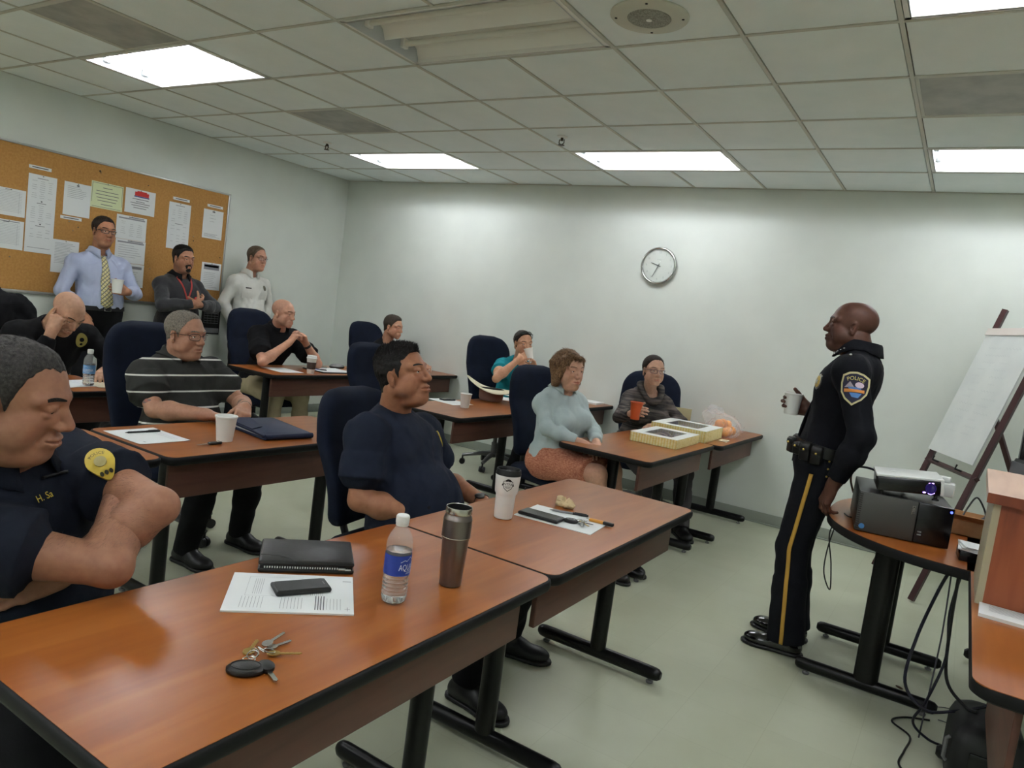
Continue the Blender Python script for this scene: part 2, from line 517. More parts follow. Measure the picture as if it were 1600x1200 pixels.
def chair_rings(w0, w1, w2, z0, z1, rtop, th, lean):
    """upholstered back: rows of rounded outlines, narrow at the bottom, arched at the top"""
    rows = []
    n = 40
    for i in range(n + 1):
        t = i / n
        z = z0 + (z1 - z0) * (1 - (1 - t) ** 1.0)
        w = w0 + (w1 - w0) * math.sin(min(1, t / .55) * PI / 2)
        w += (w2 - w1) * max(0, (t - .55) / .45)
        d = (z1 - z)
        if d < rtop: w = (w - rtop) + rtop * math.sqrt(max(0.0, 1 - ((rtop - d) / rtop) ** 2))
        db = z - z0
        if db < .06: w = (w - .06) + .06 * math.sqrt(max(0.0, 1 - ((.06 - db) / .06) ** 2))
        e = min(d, db)
        tk = th * math.sqrt(max(0.0, 1 - (max(0, .05 - e) / .05) ** 2)) if e < .05 else th
        tk = max(tk, .004)
        xo = -lean * (z - z0) + .035 * math.sin(PI * min(1, t * 1.6)) - (.02 if t > .6 else .02 * (t / .6))
        ring = []
        for j in range(28):
            a = 2 * PI * j / 28
            ca, sa = math.cos(a), math.sin(a)
            y = w * math.copysign(abs(sa) ** .45, sa)
            x = tk * math.copysign(abs(ca) ** .7, ca)
            x += .05 * (y / .25) ** 2
            ring.append((xo + x, y, z))
        rows.append(ring)
    return rows

def make_chair(label, high=1.12, lean=.16, group='navy blue office chairs', seat_z=.47):
    t = thing('office_chair', label, 'chair', group=group)
    g = G()
    rings = []
    for z, ins in ((seat_z - .095, .05), (seat_z - .085, .018), (seat_z - .055, 0), (seat_z - .03, 0), (seat_z - .01, .015), (seat_z, .06), (seat_z + .004, .14)):
        rings.append([(x + .02, y, z - .012 * max(0, (x - .12) / .1)) for x, y in rrect(.245 - ins, .25 - ins, .10, 8)])
    g.loft(rings); g.build('seat', m_navy, t)
    g = G(); g.loft(chair_rings(.20, .255, .235, seat_z + .03, high, .15, .052, lean)); 
    bk = g.build('backrest', m_navy, t, smooth=70); bk.location = (-.22, 0, 0)
    g = G(); g.box((-.02, 0, seat_z - .115), (.26, .16, .045), bev=.012)
    g.tube([(-.12, 0, seat_z - .12), (-.25, 0, seat_z - .10), (-.315, 0, seat_z + .04), (-.34, 0, seat_z + .2)], .022, 8, flat=.5)
    g.build('seat_mechanism', m_plastic, t)
    g = G(); g.tube([(.02, -.1, seat_z - .12), (.04, -.27, seat_z - .13)], .006, 6); g.ball((.04, -.27, seat_z - .13), .012, 6); g.build('lever', m_plastic, t)
    g = G(); g.lathe([(.026, .10), (.03, .12), (.03, .24), (.02, .245), (.02, seat_z - .12)], 20); g.build('gas_column', m_basegrey, t)
    for k in range(5):
        a = 2 * PI * k / 5 + .3
        g = G()
        pts = [(r * math.cos(a), r * math.sin(a), z) for r, z in ((.02, .125), (.1, .125), (.2, .105), (.29, .085))]
        g.tube(pts, [.028, .026, .022, .017], 10, flat=.8); g.build('base_arm', m_basegrey, t)
        g = G(); cx, cy = .285 * math.cos(a), .285 * math.sin(a)
        for s in (-1, 1):
            o = .014 * s
            g.tube([(cx - math.sin(a) * (o - .009), cy + math.cos(a) * (o - .009), .027), (cx - math.sin(a) * (o + .009), cy + math.cos(a) * (o + .009), .027)], .027, 16)
        g.tube([(cx, cy, .03), (cx, cy, .085)], .008, 8)
        g.build('caster', m_plastic, t)
    return t

CH = [  # x, y, rz, top, label
    (-1.36, -2.33, .35, 1.05, 'navy chair under the navy-polo man with crossed arms'),
    (-1.425, -.895, .10, 1.055, 'navy chair behind the spiky-haired man in the navy t-shirt'),
    (-3.12, -.85, -.05, 1.14, 'tall navy chair behind the striped-shirt man'),
    (-4.42, -1.05, .08, 1.13, 'navy chair draped with the black jacket, under the head-down man in black'),
    (-4.85, 1.17, .0, 1.19, 'navy chair behind the black-polo man, in front of the white shirt'),
    (-4.80, 2.62, .0, 1.17, 'navy chair behind the half-hidden man in the far corner'),
    (-3.08, .90, .05, 1.10, 'empty navy chair behind the spiky-haired man\'s head'),
    (-3.20, 2.52, -.35, 1.22, 'navy chair behind the woman in the teal top'),
    (-1.815, 1.135, -.30, 1.12, 'navy chair behind the woman in the pale blue shirt'),
    (-1.665, 2.385, -1.12, 1.13, 'navy chair behind the woman in the dark sweater'),
]
for i, (x, y, rz, hi, lab) in enumerate(CH):
    c = make_chair(lab, high=hi)
    c.location = (x, y, 0); c.rotation_euler.z = rz

# half-round table
t = thing('half_round_table', 'half-round wooden table under the computer and projector', 'table', (.60, .62, 0))
def dshape(R, cut, n=40):
    e = 2 / 2.4; return [(-(R - .072) * math.sin(PI * i / n) ** e, (R - .03) * math.copysign(abs(math.cos(PI * i / n)) ** e, math.cos(PI * i / n))) for i in range(n + 1)] + [(cut, -(R - .03)), (cut, R - .03)]
g = G(); g.prism(dshape(.688, -.055), TZ - .006, TZ); g.build('tabletop', m_top, t)
g = G(); g.loft([[(x, y, z) for x, y in dshape(.692 - i, -.052)] for z, i in ((TZ - .04, .008), (TZ - .035, .001), (TZ - .01, 0), (TZ - .0015, .003))]); g.build('edge_band', m_black, t)
for y in (-.28, .28):
    g = G(); g.loft([[(-.33 + .05 * math.cos(a), y + .03 * math.sin(a), z) for a in [2 * PI * j / 20 for j in range(20)]] for z in (.06, TZ - .035)]); g.build('leg_post', m_blackmetal, t)
    f = foot(0, .285); f.v = [[v[0] - .335, v[1] + y, v[2]] for v in f.v]
    fo = f.build('floor_bar', m_blackmetal, t)
    for sx in (-1, 1):
        gl = G(); gl.lathe([(.014, 0.0), (.016, .008), (.008, .012), (.008, .024)], 12, c=(-.335 + sx * .235, y, 0)); gl.build('glide', m_glide, fo)
    g = G(); g.box((-.33, y, TZ - .05), (.4, .05, .018), bev=.003); g.build('bracket', m_blackmetal, t)

# presenter's desk: two tables end to end at the right, the lectern on the nearer one
def desk(label, x, y, hx, hy):
    t = thing('presenter_desk', label, 'desk', (x, y, 0))
    g = G(); g.prism(rrect(hx - .004, hy - .004, .05), TZ - .006, TZ); g.build('tabletop', m_top, t)
    g = G(); g.loft([[(px, py, z) for px, py in rrect(hx - i, hy - i, .055)] for z, i in ((TZ - .036, .008), (TZ - .03, .001), (TZ - .01, 0), (TZ - .0015, .003))]); g.build('edge_band', m_black, t)
    g = G(); g.box((-hx + .125, 0, .50), (.018, 2 * hy - .46, .40), bev=.003); g.build('modesty_panel', m_panel, t)
    for yy in (-hy + .17, hy - .06):
        g = G(); g.loft([[(.036 * math.cos(a), yy + .028 * math.sin(a), z) for a in [2 * PI * j / 20 for j in range(20)]] for z in (.06, TZ - .034)]); g.build('leg_post', m_blackmetal, t)
        f = foot(0, hx - .005); f.v = [[v[0], v[1] + yy, v[2]] for v in f.v]; f.build('floor_bar', m_blackmetal, t)
        g = G(); g.box((0, yy, TZ - .044), (2 * hx - .16, .05, .016), bev=.003); g.build('bracket', m_blackmetal, t)
desk('wooden desk with black edge at the right carrying the lectern', .86, -.583, .307, .605)
desk('desk beyond the lectern, mostly hidden behind it', .945, .640, .307, .612)

m_lect = wood('lectern_veneer', rgb(112, 54, 34), rgb(136, 70, 44), rgb(150, 82, 52), rough=.4, axis=2)
m_lecttop = wood('lectern_top_veneer', rgb(160, 122, 96), rgb(174, 136, 110), rgb(180, 144, 118), rough=.35)
m_lectedge = mat('pale_lectern_edge', rgb(168, 158, 132), .5)

t = thing('lectern', 'wooden tabletop lectern at the right edge with a pale top', 'lectern', (.865, -.28, TZ))
g = G()
g.box((0, -.177, .165), (.56, .018, .33)); g.build('front_panel', m_lect, t)
for sx in (-1, 1):
    g = G(); g.box((sx * .29, 0, .165), (.02, .372, .33)); g.build('side_panel', m_lectedge, t)
g = G(); g.box((0, 0, .16), (.56, .33, .016)); g.build('shelf', m_lect, t)
g = G()
A = [(-.32, -.21, .325), (.32, -.21, .325), (.32, .22, .355), (-.32, .22, .355)]
B = [(x, y, z + .03) for x, y, z in A]
g.loft([A, B], 0); g.build('lectern_top', [m_lecttop], t)
g = G(); g.box((0, -.2115, .340), (.642, .004, .031)); g.build('front_edge', m_lect, t)

# flip chart easel leaning back near the back wall
m_easel = mat('mahogany_easel', rgb(64, 34, 34), .4)
m_pad = noise_col(mat('flip_chart_paper', rgb(222, 226, 222), .7), rgb(214, 219, 216), rgb(226, 230, 226), scale=3)
_L, _R = Vector((.085, 2.63, 0)), Vector((.357, 1.994, 0))
_d = (_R - _L).normalized(); _n = Vector((-_d.y, _d.x, 0)); _n = _n if _n.x > 0 else -_n
_up = _n * math.sin(math.radians(15.5)) + Vector((0, 0, math.cos(math.radians(15.5))))
_fr = -_n * math.cos(math.radians(15.5)) + Vector((0, 0, math.sin(math.radians(15.5))))
t = thing('easel', 'dark wooden easel at the right by the back wall holding the flip chart', 'easel', (0, 0, 0))
for p in (_L, _R):
    g = G(); g.tube([p + _up * .012, p + _up * 2.0], .024, 4, up=tuple(_fr)); g.build('leg', m_easel, t)
mid = (_L + _R) / 2
g = G(); g.tube([mid + _up * 1.35 + _n * .03, mid + _n * 1.0 + Vector((0, 0, .01))], .02, 4); g.build('rear_leg', m_easel, t)
g = G(); g.tube([_L + _up * .86 - _d * .03, _R + _up * .86 + _d * .03], .018, 4)
g.build('crossbar', m_easel, t); g = G(); g.tube([_L + _up * 1.72 + _n * .02, _R + _up * 1.72 + _n * .02], .016, 4); g.build('crossbar', m_easel, t)
g = G()
for k in (.25, .75):
    c = _L + (_R - _L) * k + _up * .87
    g.tube([c, c + _fr * .05, c + _fr * .05 + _up * .03], .006, 6)
g.build('pad_holder', m_plastic, t)
fw_ = 0.028
t2 = thing('flip_chart_pad', 'large white paper pad hanging on the easel', 'flip chart', (0, 0, 0))
g = G()
W = (_R - _L).length
def ep(a, s, o): return tuple(_L + _d * a + _up * s + _fr * (fw_ + o))
for (a0, a1, s0, s1, o0, o1, mi) in ((.0, W - .02, .93, 1.80, 0, .010, 0),):
    c8 = [ep(a, s, o) for o in (o0, o1) for a, s in ((a0, s0), (a1, s0), (a1, s1), (a0, s1))]
    g.add(c8, [(0, 3, 2, 1), (4, 5, 6, 7), (0, 1, 5, 4), (1, 2, 6, 5), (2, 3, 7, 6), (3, 0, 4, 7)], mi)
g.build('paper_block', m_pad, t2)
g = G()
c8 = [ep(a, s, o) for o in (-.002, .016) for a, s in ((-.01, 1.795), (W - .01, 1.795), (W - .01, 1.845), (-.01, 1.845))]
g.add(c8, [(0, 3, 2, 1), (4, 5, 6, 7), (0, 1, 5, 4), (1, 2, 6, 5), (2, 3, 7, 6), (3, 0, 4, 7)], 0)
g.build('top_binding', mat('pad_binding', rgb(226, 216, 208), .6), t2)
g = G()
random.seed(5)
for k in range(26):      # faint show-through of writing from the sheet below
    s = 1.70 - .05 * (k // 2); a = .12 + .22 * (k % 2) + random.uniform(-.03, .03); l = random.uniform(.08, .2)
    pts = [ep(a + l * i / 14, s + .007 * math.sin(i * 2.1 + k), .0106) for i in range(15)]
    for i in range(14):
        p, q = Vector(pts[i]), Vector(pts[i + 1])
        g.quad(tuple(p), tuple(q), tuple(q + _up * .003), tuple(p + _up * .003))
g.build('faint_marks', mat('faint_marker', rgb(208, 213, 211), .8), t2)
# ---------------------------------------------------------------- people: smooth blended bodies
def V3(*a): return np.array(a, float)
def unit(a):
    a = np.asarray(a, float); return a / (np.linalg.norm(a) + 1e-12)
def Rz(a): c, s = math.cos(a), math.sin(a); return np.array([[c, -s, 0], [s, c, 0], [0, 0, 1.0]])
def Ry(a): c, s = math.cos(a), math.sin(a); return np.array([[c, 0, s], [0, 1, 0], [-s, 0, c]])
def Rx(a): c, s = math.cos(a), math.sin(a); return np.array([[1, 0, 0], [0, c, -s], [0, s, c]])

class S:
    """list of solids blended one after another"""
    def __init__(self): self.p = []
    def rc(self, a, b, r1, r2, k=.02, op='+'):
        a, b = np.asarray(a, float), np.asarray(b, float); R = max(r1, r2)
        self.p.append(('rc', (a, b, r1, r2), np.minimum(a, b) - R, np.maximum(a, b) + R, k, op)); return self
    def el(self, c, r, Rm=None, k=.02, op='+'):
        c, r = np.asarray(c, float), np.asarray(r, float); Rm = np.eye(3) if Rm is None else Rm
        e = np.abs(Rm) @ r
        self.p.append(('el', (c, r, Rm), c - e, c + e, k, op)); return self
    def sp(self, c, r, k=.02, op='+'): return self.el(c, (r, r, r), None, k, op)
    def cut(self, pt, n):
        """keep only the side the normal points away from"""
        self.p.append(('pl', (np.asarray(pt, float), unit(n)), None, None, 0, '&')); return self
    def ext(self, o):
        self.p += o.p; return self
    def xf(self, Rm, t, s=1.0):
        q = S()
        for ty, a, lo, hi, k, op in self.p:
            if ty == 'rc': q.rc(Rm @ (a[0] * s) + t, Rm @ (a[1] * s) + t, a[2] * s, a[3] * s, k * s, op)
            elif ty == 'el': q.el(Rm @ (a[0] * s) + t, a[1] * s, Rm @ a[2], k * s, op)
            else: q.cut(Rm @ (a[0] * s) + t, Rm @ a[1])
        return q
    def grow(self, d):
        q = S()
        for ty, a, lo, hi, k, op in self.p:
            if op == '-': d2 = -d * .5
            else: d2 = d
            if ty == 'rc': q.rc(a[0], a[1], max(.001, a[2] + d2), max(.001, a[3] + d2), k, op)
            elif ty == 'el': q.el(a[0], np.maximum(.001, a[1] + d2), a[2], k, op)
            else: q.p.append((ty, a, lo, hi, k, op))
        return q
    def bounds(self):
        lo = np.min([p[2] for p in self.p if p[2] is not None and p[5] == '+'], 0)
        hi = np.max([p[3] for p in self.p if p[2] is not None and p[5] == '+'], 0)
        return lo, hi

def _d(ty, a, P):
    if ty == 'rc':
        ab = a[1] - a[0]; q = P - a[0]
        t = np.clip((q @ ab) / (ab @ ab + 1e-12), 0, 1)
        return np.sqrt(((q - t[..., None] * ab) ** 2).sum(-1)) - (a[2] + (a[3] - a[2]) * t)
    if ty == 'el':
        q = (P - a[0]) @ a[2]
        k0 = np.sqrt(((q / a[1]) ** 2).sum(-1)); k1 = np.sqrt(((q / (a[1] ** 2)) ** 2).sum(-1)) + 1e-9
        return k0 * (k0 - 1) / k1
    return (P - a[0]) @ a[1]

def _comb(f, d, k, op):
    if op == '+':
        if k <= 0: return np.minimum(f, d)
        h = np.maximum(k - np.abs(f - d), 0) / k
        return np.minimum(f, d) - h * h * k * .25
    if op == '-':
        d = -d
        if k <= 0: return np.maximum(f, d)
        h = np.maximum(k - np.abs(f - d), 0) / k
        return np.maximum(f, d) + h * h * k * .25
    return np.maximum(f, d)

def field(s, lo, hi, h, post=None):
    n = np.ceil((hi - lo) / h).astype(int) + 1
    ax = [lo[i] + h * np.arange(n[i]) for i in range(3)]
    F = np.full(n, .3, np.float64)
    for ty, a, l, u, k, op in s.p:
        if l is None:
            sl = (slice(None),) * 3
        else:
            pad = k + 3 * h
            i0 = np.maximum(0, np.floor((l - pad - lo) / h).astype(int)); i1 = np.minimum(n, np.ceil((u + pad - lo) / h).astype(int) + 1)
            if np.any(i1 <= i0): continue
            sl = tuple(slice(i0[i], i1[i]) for i in range(3))
        P = np.stack(np.meshgrid(ax[0][sl[0]], ax[1][sl[1]], ax[2][sl[2]], indexing='ij'), -1)
        F[sl] = _comb(F[sl], _d(ty, a, P), k, op)
    if post is not None:
        m = np.abs(F) < .05
        P = np.stack(np.meshgrid(*ax, indexing='ij'), -1)[m]
        F[m] = post(P, F[m])
    return F

def at_pts(s, P):
    F = np.full(len(P), .3)
    for ty, a, l, u, k, op in s.p: F = _comb(F, _d(ty, a, P), k, op)
    return F

def surf(F, lo, h):
    """surface nets"""
    I = F < 0
    nx, ny, nz = F.shape
    c = np.zeros((nx - 1, ny - 1, nz - 1), np.uint8)
    for dx in (0, 1):
        for dy in (0, 1):
            for dz in (0, 1): c += I[dx:nx - 1 + dx, dy:ny - 1 + dy, dz:nz - 1 + dz]
    act = (c > 0) & (c < 8)
    ix, iy, iz = np.nonzero(act)
    idx = np.full(act.shape, -1, np.int64); idx[act] = np.arange(len(ix))
    acc = np.zeros((len(ix), 3)); cnt = np.zeros(len(ix))
    cor = [(a, b, d) for a in (0, 1) for b in (0, 1) for d in (0, 1)]
    val = {q: F[ix + q[0], iy + q[1], iz + q[2]] for q in cor}
    for q in cor:
        for axs in range(3):
            if q[axs]: continue
            e = list(q); e[axs] = 1; e = tuple(e)
            a, b = val[q], val[e]
            m = (a < 0) != (b < 0)
            t = np.where(m, a / np.where(a - b == 0, 1, a - b), 0)
            p = np.array(q, float)[None] + 0 * acc
            p[:, axs] += t
            acc[m] += p[m]; cnt[m] += 1
    Vv = lo + h * (np.stack([ix, iy, iz], 1) + acc / cnt[:, None])
    quads = []
    for axs in range(3):
        sl0 = [slice(1, -1)] * 3; sl1 = [slice(1, -1)] * 3
        sl0[axs] = slice(0, -1); sl1[axs] = slice(1, None)
        a, b = I[tuple(sl0)], I[tuple(sl1)]
        for flip in (0, 1):
            m = (a & ~b) if flip == 0 else (~a & b)
            px = np.stack(np.nonzero(m), 1)
            off = np.array([1, 1, 1]); off[axs] = 0
            px = px + off
            o1, o2 = [(1, 2), (2, 0), (0, 1)][axs]
            e1 = np.zeros(3, int); e1[o1] = 1; e2 = np.zeros(3, int); e2[o2] = 1
            g = lambda q: idx[q[:, 0], q[:, 1], q[:, 2]]
            qd = np.stack([g(px - e1 - e2), g(px - e2), g(px), g(px - e1)], 1)
            quads.append(qd if flip == 0 else qd[:, ::-1])
    return Vv, np.concatenate(quads)

def fast_mesh(name, Vv, Q, mats, parent=None, col=None, mi=None):
    me = bpy.data.meshes.new(name)
    me.vertices.add(len(Vv)); me.vertices.foreach_set('co', np.asarray(Vv, np.float32).ravel())
    me.loops.add(Q.size); me.loops.foreach_set('vertex_index', np.asarray(Q, np.int32).ravel())
    me.polygons.add(len(Q)); me.polygons.foreach_set('loop_start', np.arange(0, Q.size, Q.shape[1], dtype=np.int32))
    for m in (mats if isinstance(mats, (list, tuple)) else [mats]): me.materials.append(m)
    if mi is not None: me.polygons.foreach_set('material_index', np.asarray(mi, np.int32))
    me.update(calc_edges=True); me.validate()
    me.shade_smooth()
    if col is not None:
        ca = me.color_attributes.new('tone', 'FLOAT_COLOR', 'POINT')
        c4 = np.ones((len(Vv), 4), np.float32); c4[:, :3] = col
        ca.data.foreach_set('color', c4.ravel())
    o = bpy.data.objects.new(name, me); COL.objects.link(o)
    if parent is not None: o.parent = parent
    return o

def relax(Vv, Q, it=1, w=.5):
    for _ in range(it):
        acc = np.zeros_like(Vv); cnt = np.zeros(len(Vv))
        for i in range(4):
            j = (i + 1) % 4
            np.add.at(acc, Q[:, i], Vv[Q[:, j]]); np.add.at(cnt, Q[:, i], 1)
            np.add.at(acc, Q[:, j], Vv[Q[:, i]]); np.add.at(cnt, Q[:, j], 1)
        Vv = Vv + w * (acc / np.maximum(cnt, 1)[:, None] - Vv)
    return Vv

def solid(s, h, post=None, smooth=1):
    lo, hi = s.bounds(); lo, hi = lo - 4 * h - .02, hi + 4 * h + .02
    Vv, Q = surf(field(s, lo, hi, h, post), lo, h)
    if smooth: Vv = relax(Vv, Q, smooth)
    return Vv, Q

def join(parts):
    Vs, Qs, o = [], [], 0
    for Vv, Q in parts:
        Vs.append(Vv); Qs.append(Q + o); o += len(Vv)
    return np.concatenate(Vs), np.concatenate(Qs)

_wr = np.random.RandomState(3)
_wd = [unit(_wr.normal(size=3)) for _ in range(10)]
_wp = _wr.uniform(0, 6.28, 20)
def wrinkle(P, amp, f=26.0, seed=0.0):
    q = P * f + seed
    w = np.stack([np.sin(q @ _wd[i] * .8 + _wp[i]) for i in range(3)], -1) * 1.3
    n = 0
    for i in range(3, 7): n = n + np.sin((q + w) @ _wd[i] * (1 + .35 * i) + _wp[i]) / (1 + .5 * (i - 3))
    return amp * (n * .45)

# skin, cloth
def skin_mat(name, rough=.52):
    m = mat(name, (.5, .3, .2), rough, spec=.35)
    nt, b = nodes(m)
    a = N(nt, 'ShaderNodeAttribute', attribute_name='tone')
    v = coords(nt)
    n = N(nt, 'ShaderNodeTexNoise', i_Scale=55, i_Detail=4)
    nt.links.new(v, n.inputs['Vector'])
    r = ramp(nt, n.outputs['Fac'], [(.3, (.86, .82, .80)), (.7, (1.05, 1.03, 1.0))])
    mx = N(nt, 'ShaderNodeMix', data_type='RGBA', blend_type='MULTIPLY'); mx.inputs[0].default_value = 1
    nt.links.new(a.outputs['Color'], mx.inputs[6]); nt.links.new(r.outputs['Color'], mx.inputs[7])
    nt.links.new(mx.outputs[2], b.inputs['Base Color'])
    b.inputs['Subsurface Weight'].default_value = .12
    b.inputs['Subsurface Radius'].default_value = (.01, .004, .002)
    n2 = N(nt, 'ShaderNodeTexNoise', i_Scale=420, i_Detail=2)
    nt.links.new(v, n2.inputs['Vector'])
    bp = N(nt, 'ShaderNodeBump', i_Strength=.12, i_Distance=.001)
    nt.links.new(n2.outputs['Fac'], bp.inputs['Height']); nt.links.new(bp.outputs['Normal'], b.inputs['Normal'])
    return m
m_skin = skin_mat('skin')
m_eye = mat('eye_white', rgb(200, 190, 182), .25)
m_iris = mat('dark_iris', rgb(38, 24, 16), .15)
def hair_mat(name, c1, c2, rough=.55):
    m = mat(name, c1, rough, spec=.3)
    return noise_col(m, c1, c2, scale=140, detail=3, bump=.6, bump_scale=500, dist=.003)

def hand(s, W, d, n, side, curl=(.5, .5, .55, .6), thumb=.5, sc=1.0, spread=.06, k=.006):
    """wrist W, finger direction d, palm normal n (out of the palm), side +1 when the thumb lies at n x d"""
    d = unit(d); n = unit(np.asarray(n, float) - d * np.dot(n, d)); t = np.cross(n, d) * side
    P = lambda a, b, c: W + sc * (a * d + b * t + c * n)
    kn = []
    for i, (b, L) in enumerate(((.029, .086), (.0095, .09), (-.0105, .086), (-.029, .078))):
        kn.append(P(L, b, -.004))
        s.rc(P(.012, b * .62, .0), P(L, b, -.003), .0150 * sc, .0118 * sc, .012 * sc)
    s.el(P(.045, 0, .004), np.array([.045, .036, .016]) * sc, np.stack([d, t, n], 1), .012 * sc)
    s.el(P(.035, .024, .012), np.array([.032, .016, .016]) * sc, np.stack([d, t, n], 1), .012 * sc)
    lens = ((.044, .026, .021), (.048, .030, .022), (.045, .028, .022), (.036, .021, .019))
    rad = (.0094, .0097, .0092, .0082)
    for i in range(4):
        a = kn[i]; ang = 0; sp = spread * (1.2 - i) * (1 if i < 3 else 1)
        base = unit(d + t * sp)
        for j in range(3):
            ang += curl[i] * (.85, 1.15, .75)[j]
            dr = base * math.cos(ang) + n * math.sin(ang)
            b = a + dr * lens[i][j] * sc
            r0 = rad[i] * sc * (1 - .07 * j)
            s.rc(a, b, r0, r0 * .92, k * sc if j else .008 * sc)
            a = b
    # thumb leaves the side of the palm near its base
    a = P(.020, .028, .006)
    for j, (L, r) in enumerate(((.040, .0125), (.032, .0108), (.026, .0098))):
        f = thumb * (.55, .9, 1.1)[j]
        dr = unit(d * (.80 - .1 * j) + t * (.75 - .55 * f) + n * (.25 + .75 * f))
        b = a + dr * L * sc
        s.rc(a, b, r * sc, r * .93 * sc, .010 * sc if j == 0 else .005 * sc)
        a = b
    return s

def ik(A, B, l1, l2, pole):
    A, B = np.asarray(A, float), np.asarray(B, float)
    v = B - A; L = np.linalg.norm(v); u = v / L
    L2 = min(L, (l1 + l2) * .999)
    a = (l1 * l1 - l2 * l2 + L2 * L2) / (2 * L2)
    hgt = math.sqrt(max(0, l1 * l1 - a * a))
    p = np.asarray(pole, float); p = unit(p - u * (p @ u))
    return A + u * a * (L / L2) + p * hgt

def head_solid(o):
    """skull and face about the point between the eyes' level and the ears; x forward, y left, z up"""
    w = o.get('wide', 1.0); fat = o.get('fat', 0.0); fem = o.get('fem', 0); nz = o.get('nose', 1.0)
    s = S()
    s.el((-.016, 0, .034), (.096, .0735 * w, .081), k=0)
    s.el((.028, 0, .008), (.062, .058 * w, .088), k=.03)
    s.el((.030, 0, -.050), (.056, (.048 + .012 * fat) * w, .052), k=.025)
    for q in (-1, 1):
        s.rc((.0, q * .051 * w, -.058), (.062, q * .017, -.097), .016 + .008 * fat, .014 + .004 * fat, .025)
        s.el((.056, q * .041 * w, -.026), (.024, .020, .019), k=.018)
        s.el((.040, q * (.050 * w), -.055), (.028, .014 + .011 * fat, .026 + .006 * fat), k=.025)
    s.el((.074, 0, -.100), (.017, .022 + .004 * fat, .015), k=.022)
    if fat > .2: s.el((.035, 0, -.108), (.046, .044 + .008 * fat, .024 + .009 * fat), k=.025)
    # brow
    br = .010 if fem else .013
    for q in (-1, 1): s.rc((.086, q * .012, .022), (.066, q * .054 * w, .020), br, br * .85, .016)
    # sockets
    for q in (-1, 1): s.el((.102, q * .031, .001), (.019, .021, .0125), k=.012, op='-')
    # nose
    s.rc((.087, 0, .014), (.111 * (1 + .04 * (nz - 1)), 0, -.030), .0075, .0095 * nz, .012)
    s.el((.108 + .004 * (nz - 1), 0, -.034), (.0125, .0115 * nz, .0105), k=.006)
    for q in (-1, 1):
        s.el((.098, q * .0135 * nz, -.037), (.012, .0075 * nz, .0085), k=.009)
    for q in (-1, 1): s.el((.077, q * .019, -.018), (.016, .013, .018), k=.016)
    # mouth
    s.el((.080, 0, -.070), (.021, .031, .022), k=.016)
    s.rc((.098, -.012, -.0625), (.098, .012, -.0625), .0055, .0055, .007)
    s.rc((.098, 0, -.0625), (.086, .024, -.0665), .0055, .003, .006); s.rc((.098, 0, -.0625), (.086, -.024, -.0665), .0055, .003, .006)
    s.rc((.0965, -.010, -.0755), (.0965, .010, -.0755), .0068, .0068, .007)
    s.rc((.0965, .01, -.0755), (.085, .022, -.070), .0062, .003, .006); s.rc((.0965, -.01, -.0755), (.085, -.022, -.070), .0062, .003, .006)
    for q in (-1, 1): s.rc((.108, 0, -.0690), (.088, q * .026, -.0685), .0026, .002, .004, '-')
    for q in (-1, 1): s.rc((.0935, q * .022, -.046), (.078, q * .036, -.068), .003, .002, .012, '-') if fat > .2 else None
    # lids over the eyeballs
    ld = o.get('lid', 0.0015)
    for q in (-1, 1):
        e = V3(.0765, q * .0315, .000)
        if ld: s.rc(e + V3(.0095, -.008 * q, .0072 - ld), e + V3(.0075, .009 * q, .0066 - ld), .0058, .0055, .003)
        s.rc(e + V3(.0062, -.012 * q, .0078), e + V3(.0022, .013 * q, .0066), .0070, .0070, .004)
        s.rc(e + V3(.0090, -.004 * q, .0090), e + V3(.0076, .006 * q, .0090), .0060, .0060, .004)
        s.rc(e + V3(.0065, -.011 * q, -.0100), e + V3(.003, .012 * q, -.0090), .0062, .0062, .005)
    # ears
    for q in (-1, 1):
        c = V3(-.012, q * .0735 * w, -.012); Rm = Rz(q * .38) @ Ry(-.16)
        s.el(c, (.0185, .0065, .031), Rm, k=.006)
        s.el(c + V3(.006, q * .0045, .004), (.009, .005, .016), Rm, k=.004, op='-')
        s.el(c + V3(.002, q * .0, -.024), (.010, .0065, .011), Rm, k=.006)
    return s

HAIRLINE = dict(
    normal=([-.13, -.07, -.045, -.022, -.005, .006, .016, .024, .045, .062, .080, .12], [-.058, -.060, -.055, -.012, .016, .012, -.018, .008, .042, .074, .080, .086]),
    receding=([-.13, -.07, -.045, -.022, -.005, .006, .016, .024, .045, .060, .075, .12], [-.055, -.058, -.050, -.010, .016, .012, -.022, .008, .050, .084, .092, .10]),
    temple=([-.13, -.07, -.045, -.022, -.005, .006, .016, .024, .040, .056, .072, .088, .12], [-.058, -.060, -.055, -.012, .016, .012, -.022, .010, .058, .082, .078, .072, .074]),
    woman=([-.13, -.07, -.045, -.022, -.005, .006, .016, .024, .045, .062, .076, .12], [-.060, -.060, -.045, -.005, .020, .020, .008, .018, .050, .080, .088, .096]))

def surf_x(s, y, z, x0=.14):
    x = x0
    for _ in range(60):
        d = at_pts(s, np.array([[x, y, z]]))[0]
        if d < .0004: break
        x -= max(d * .8, .0003)
    return x

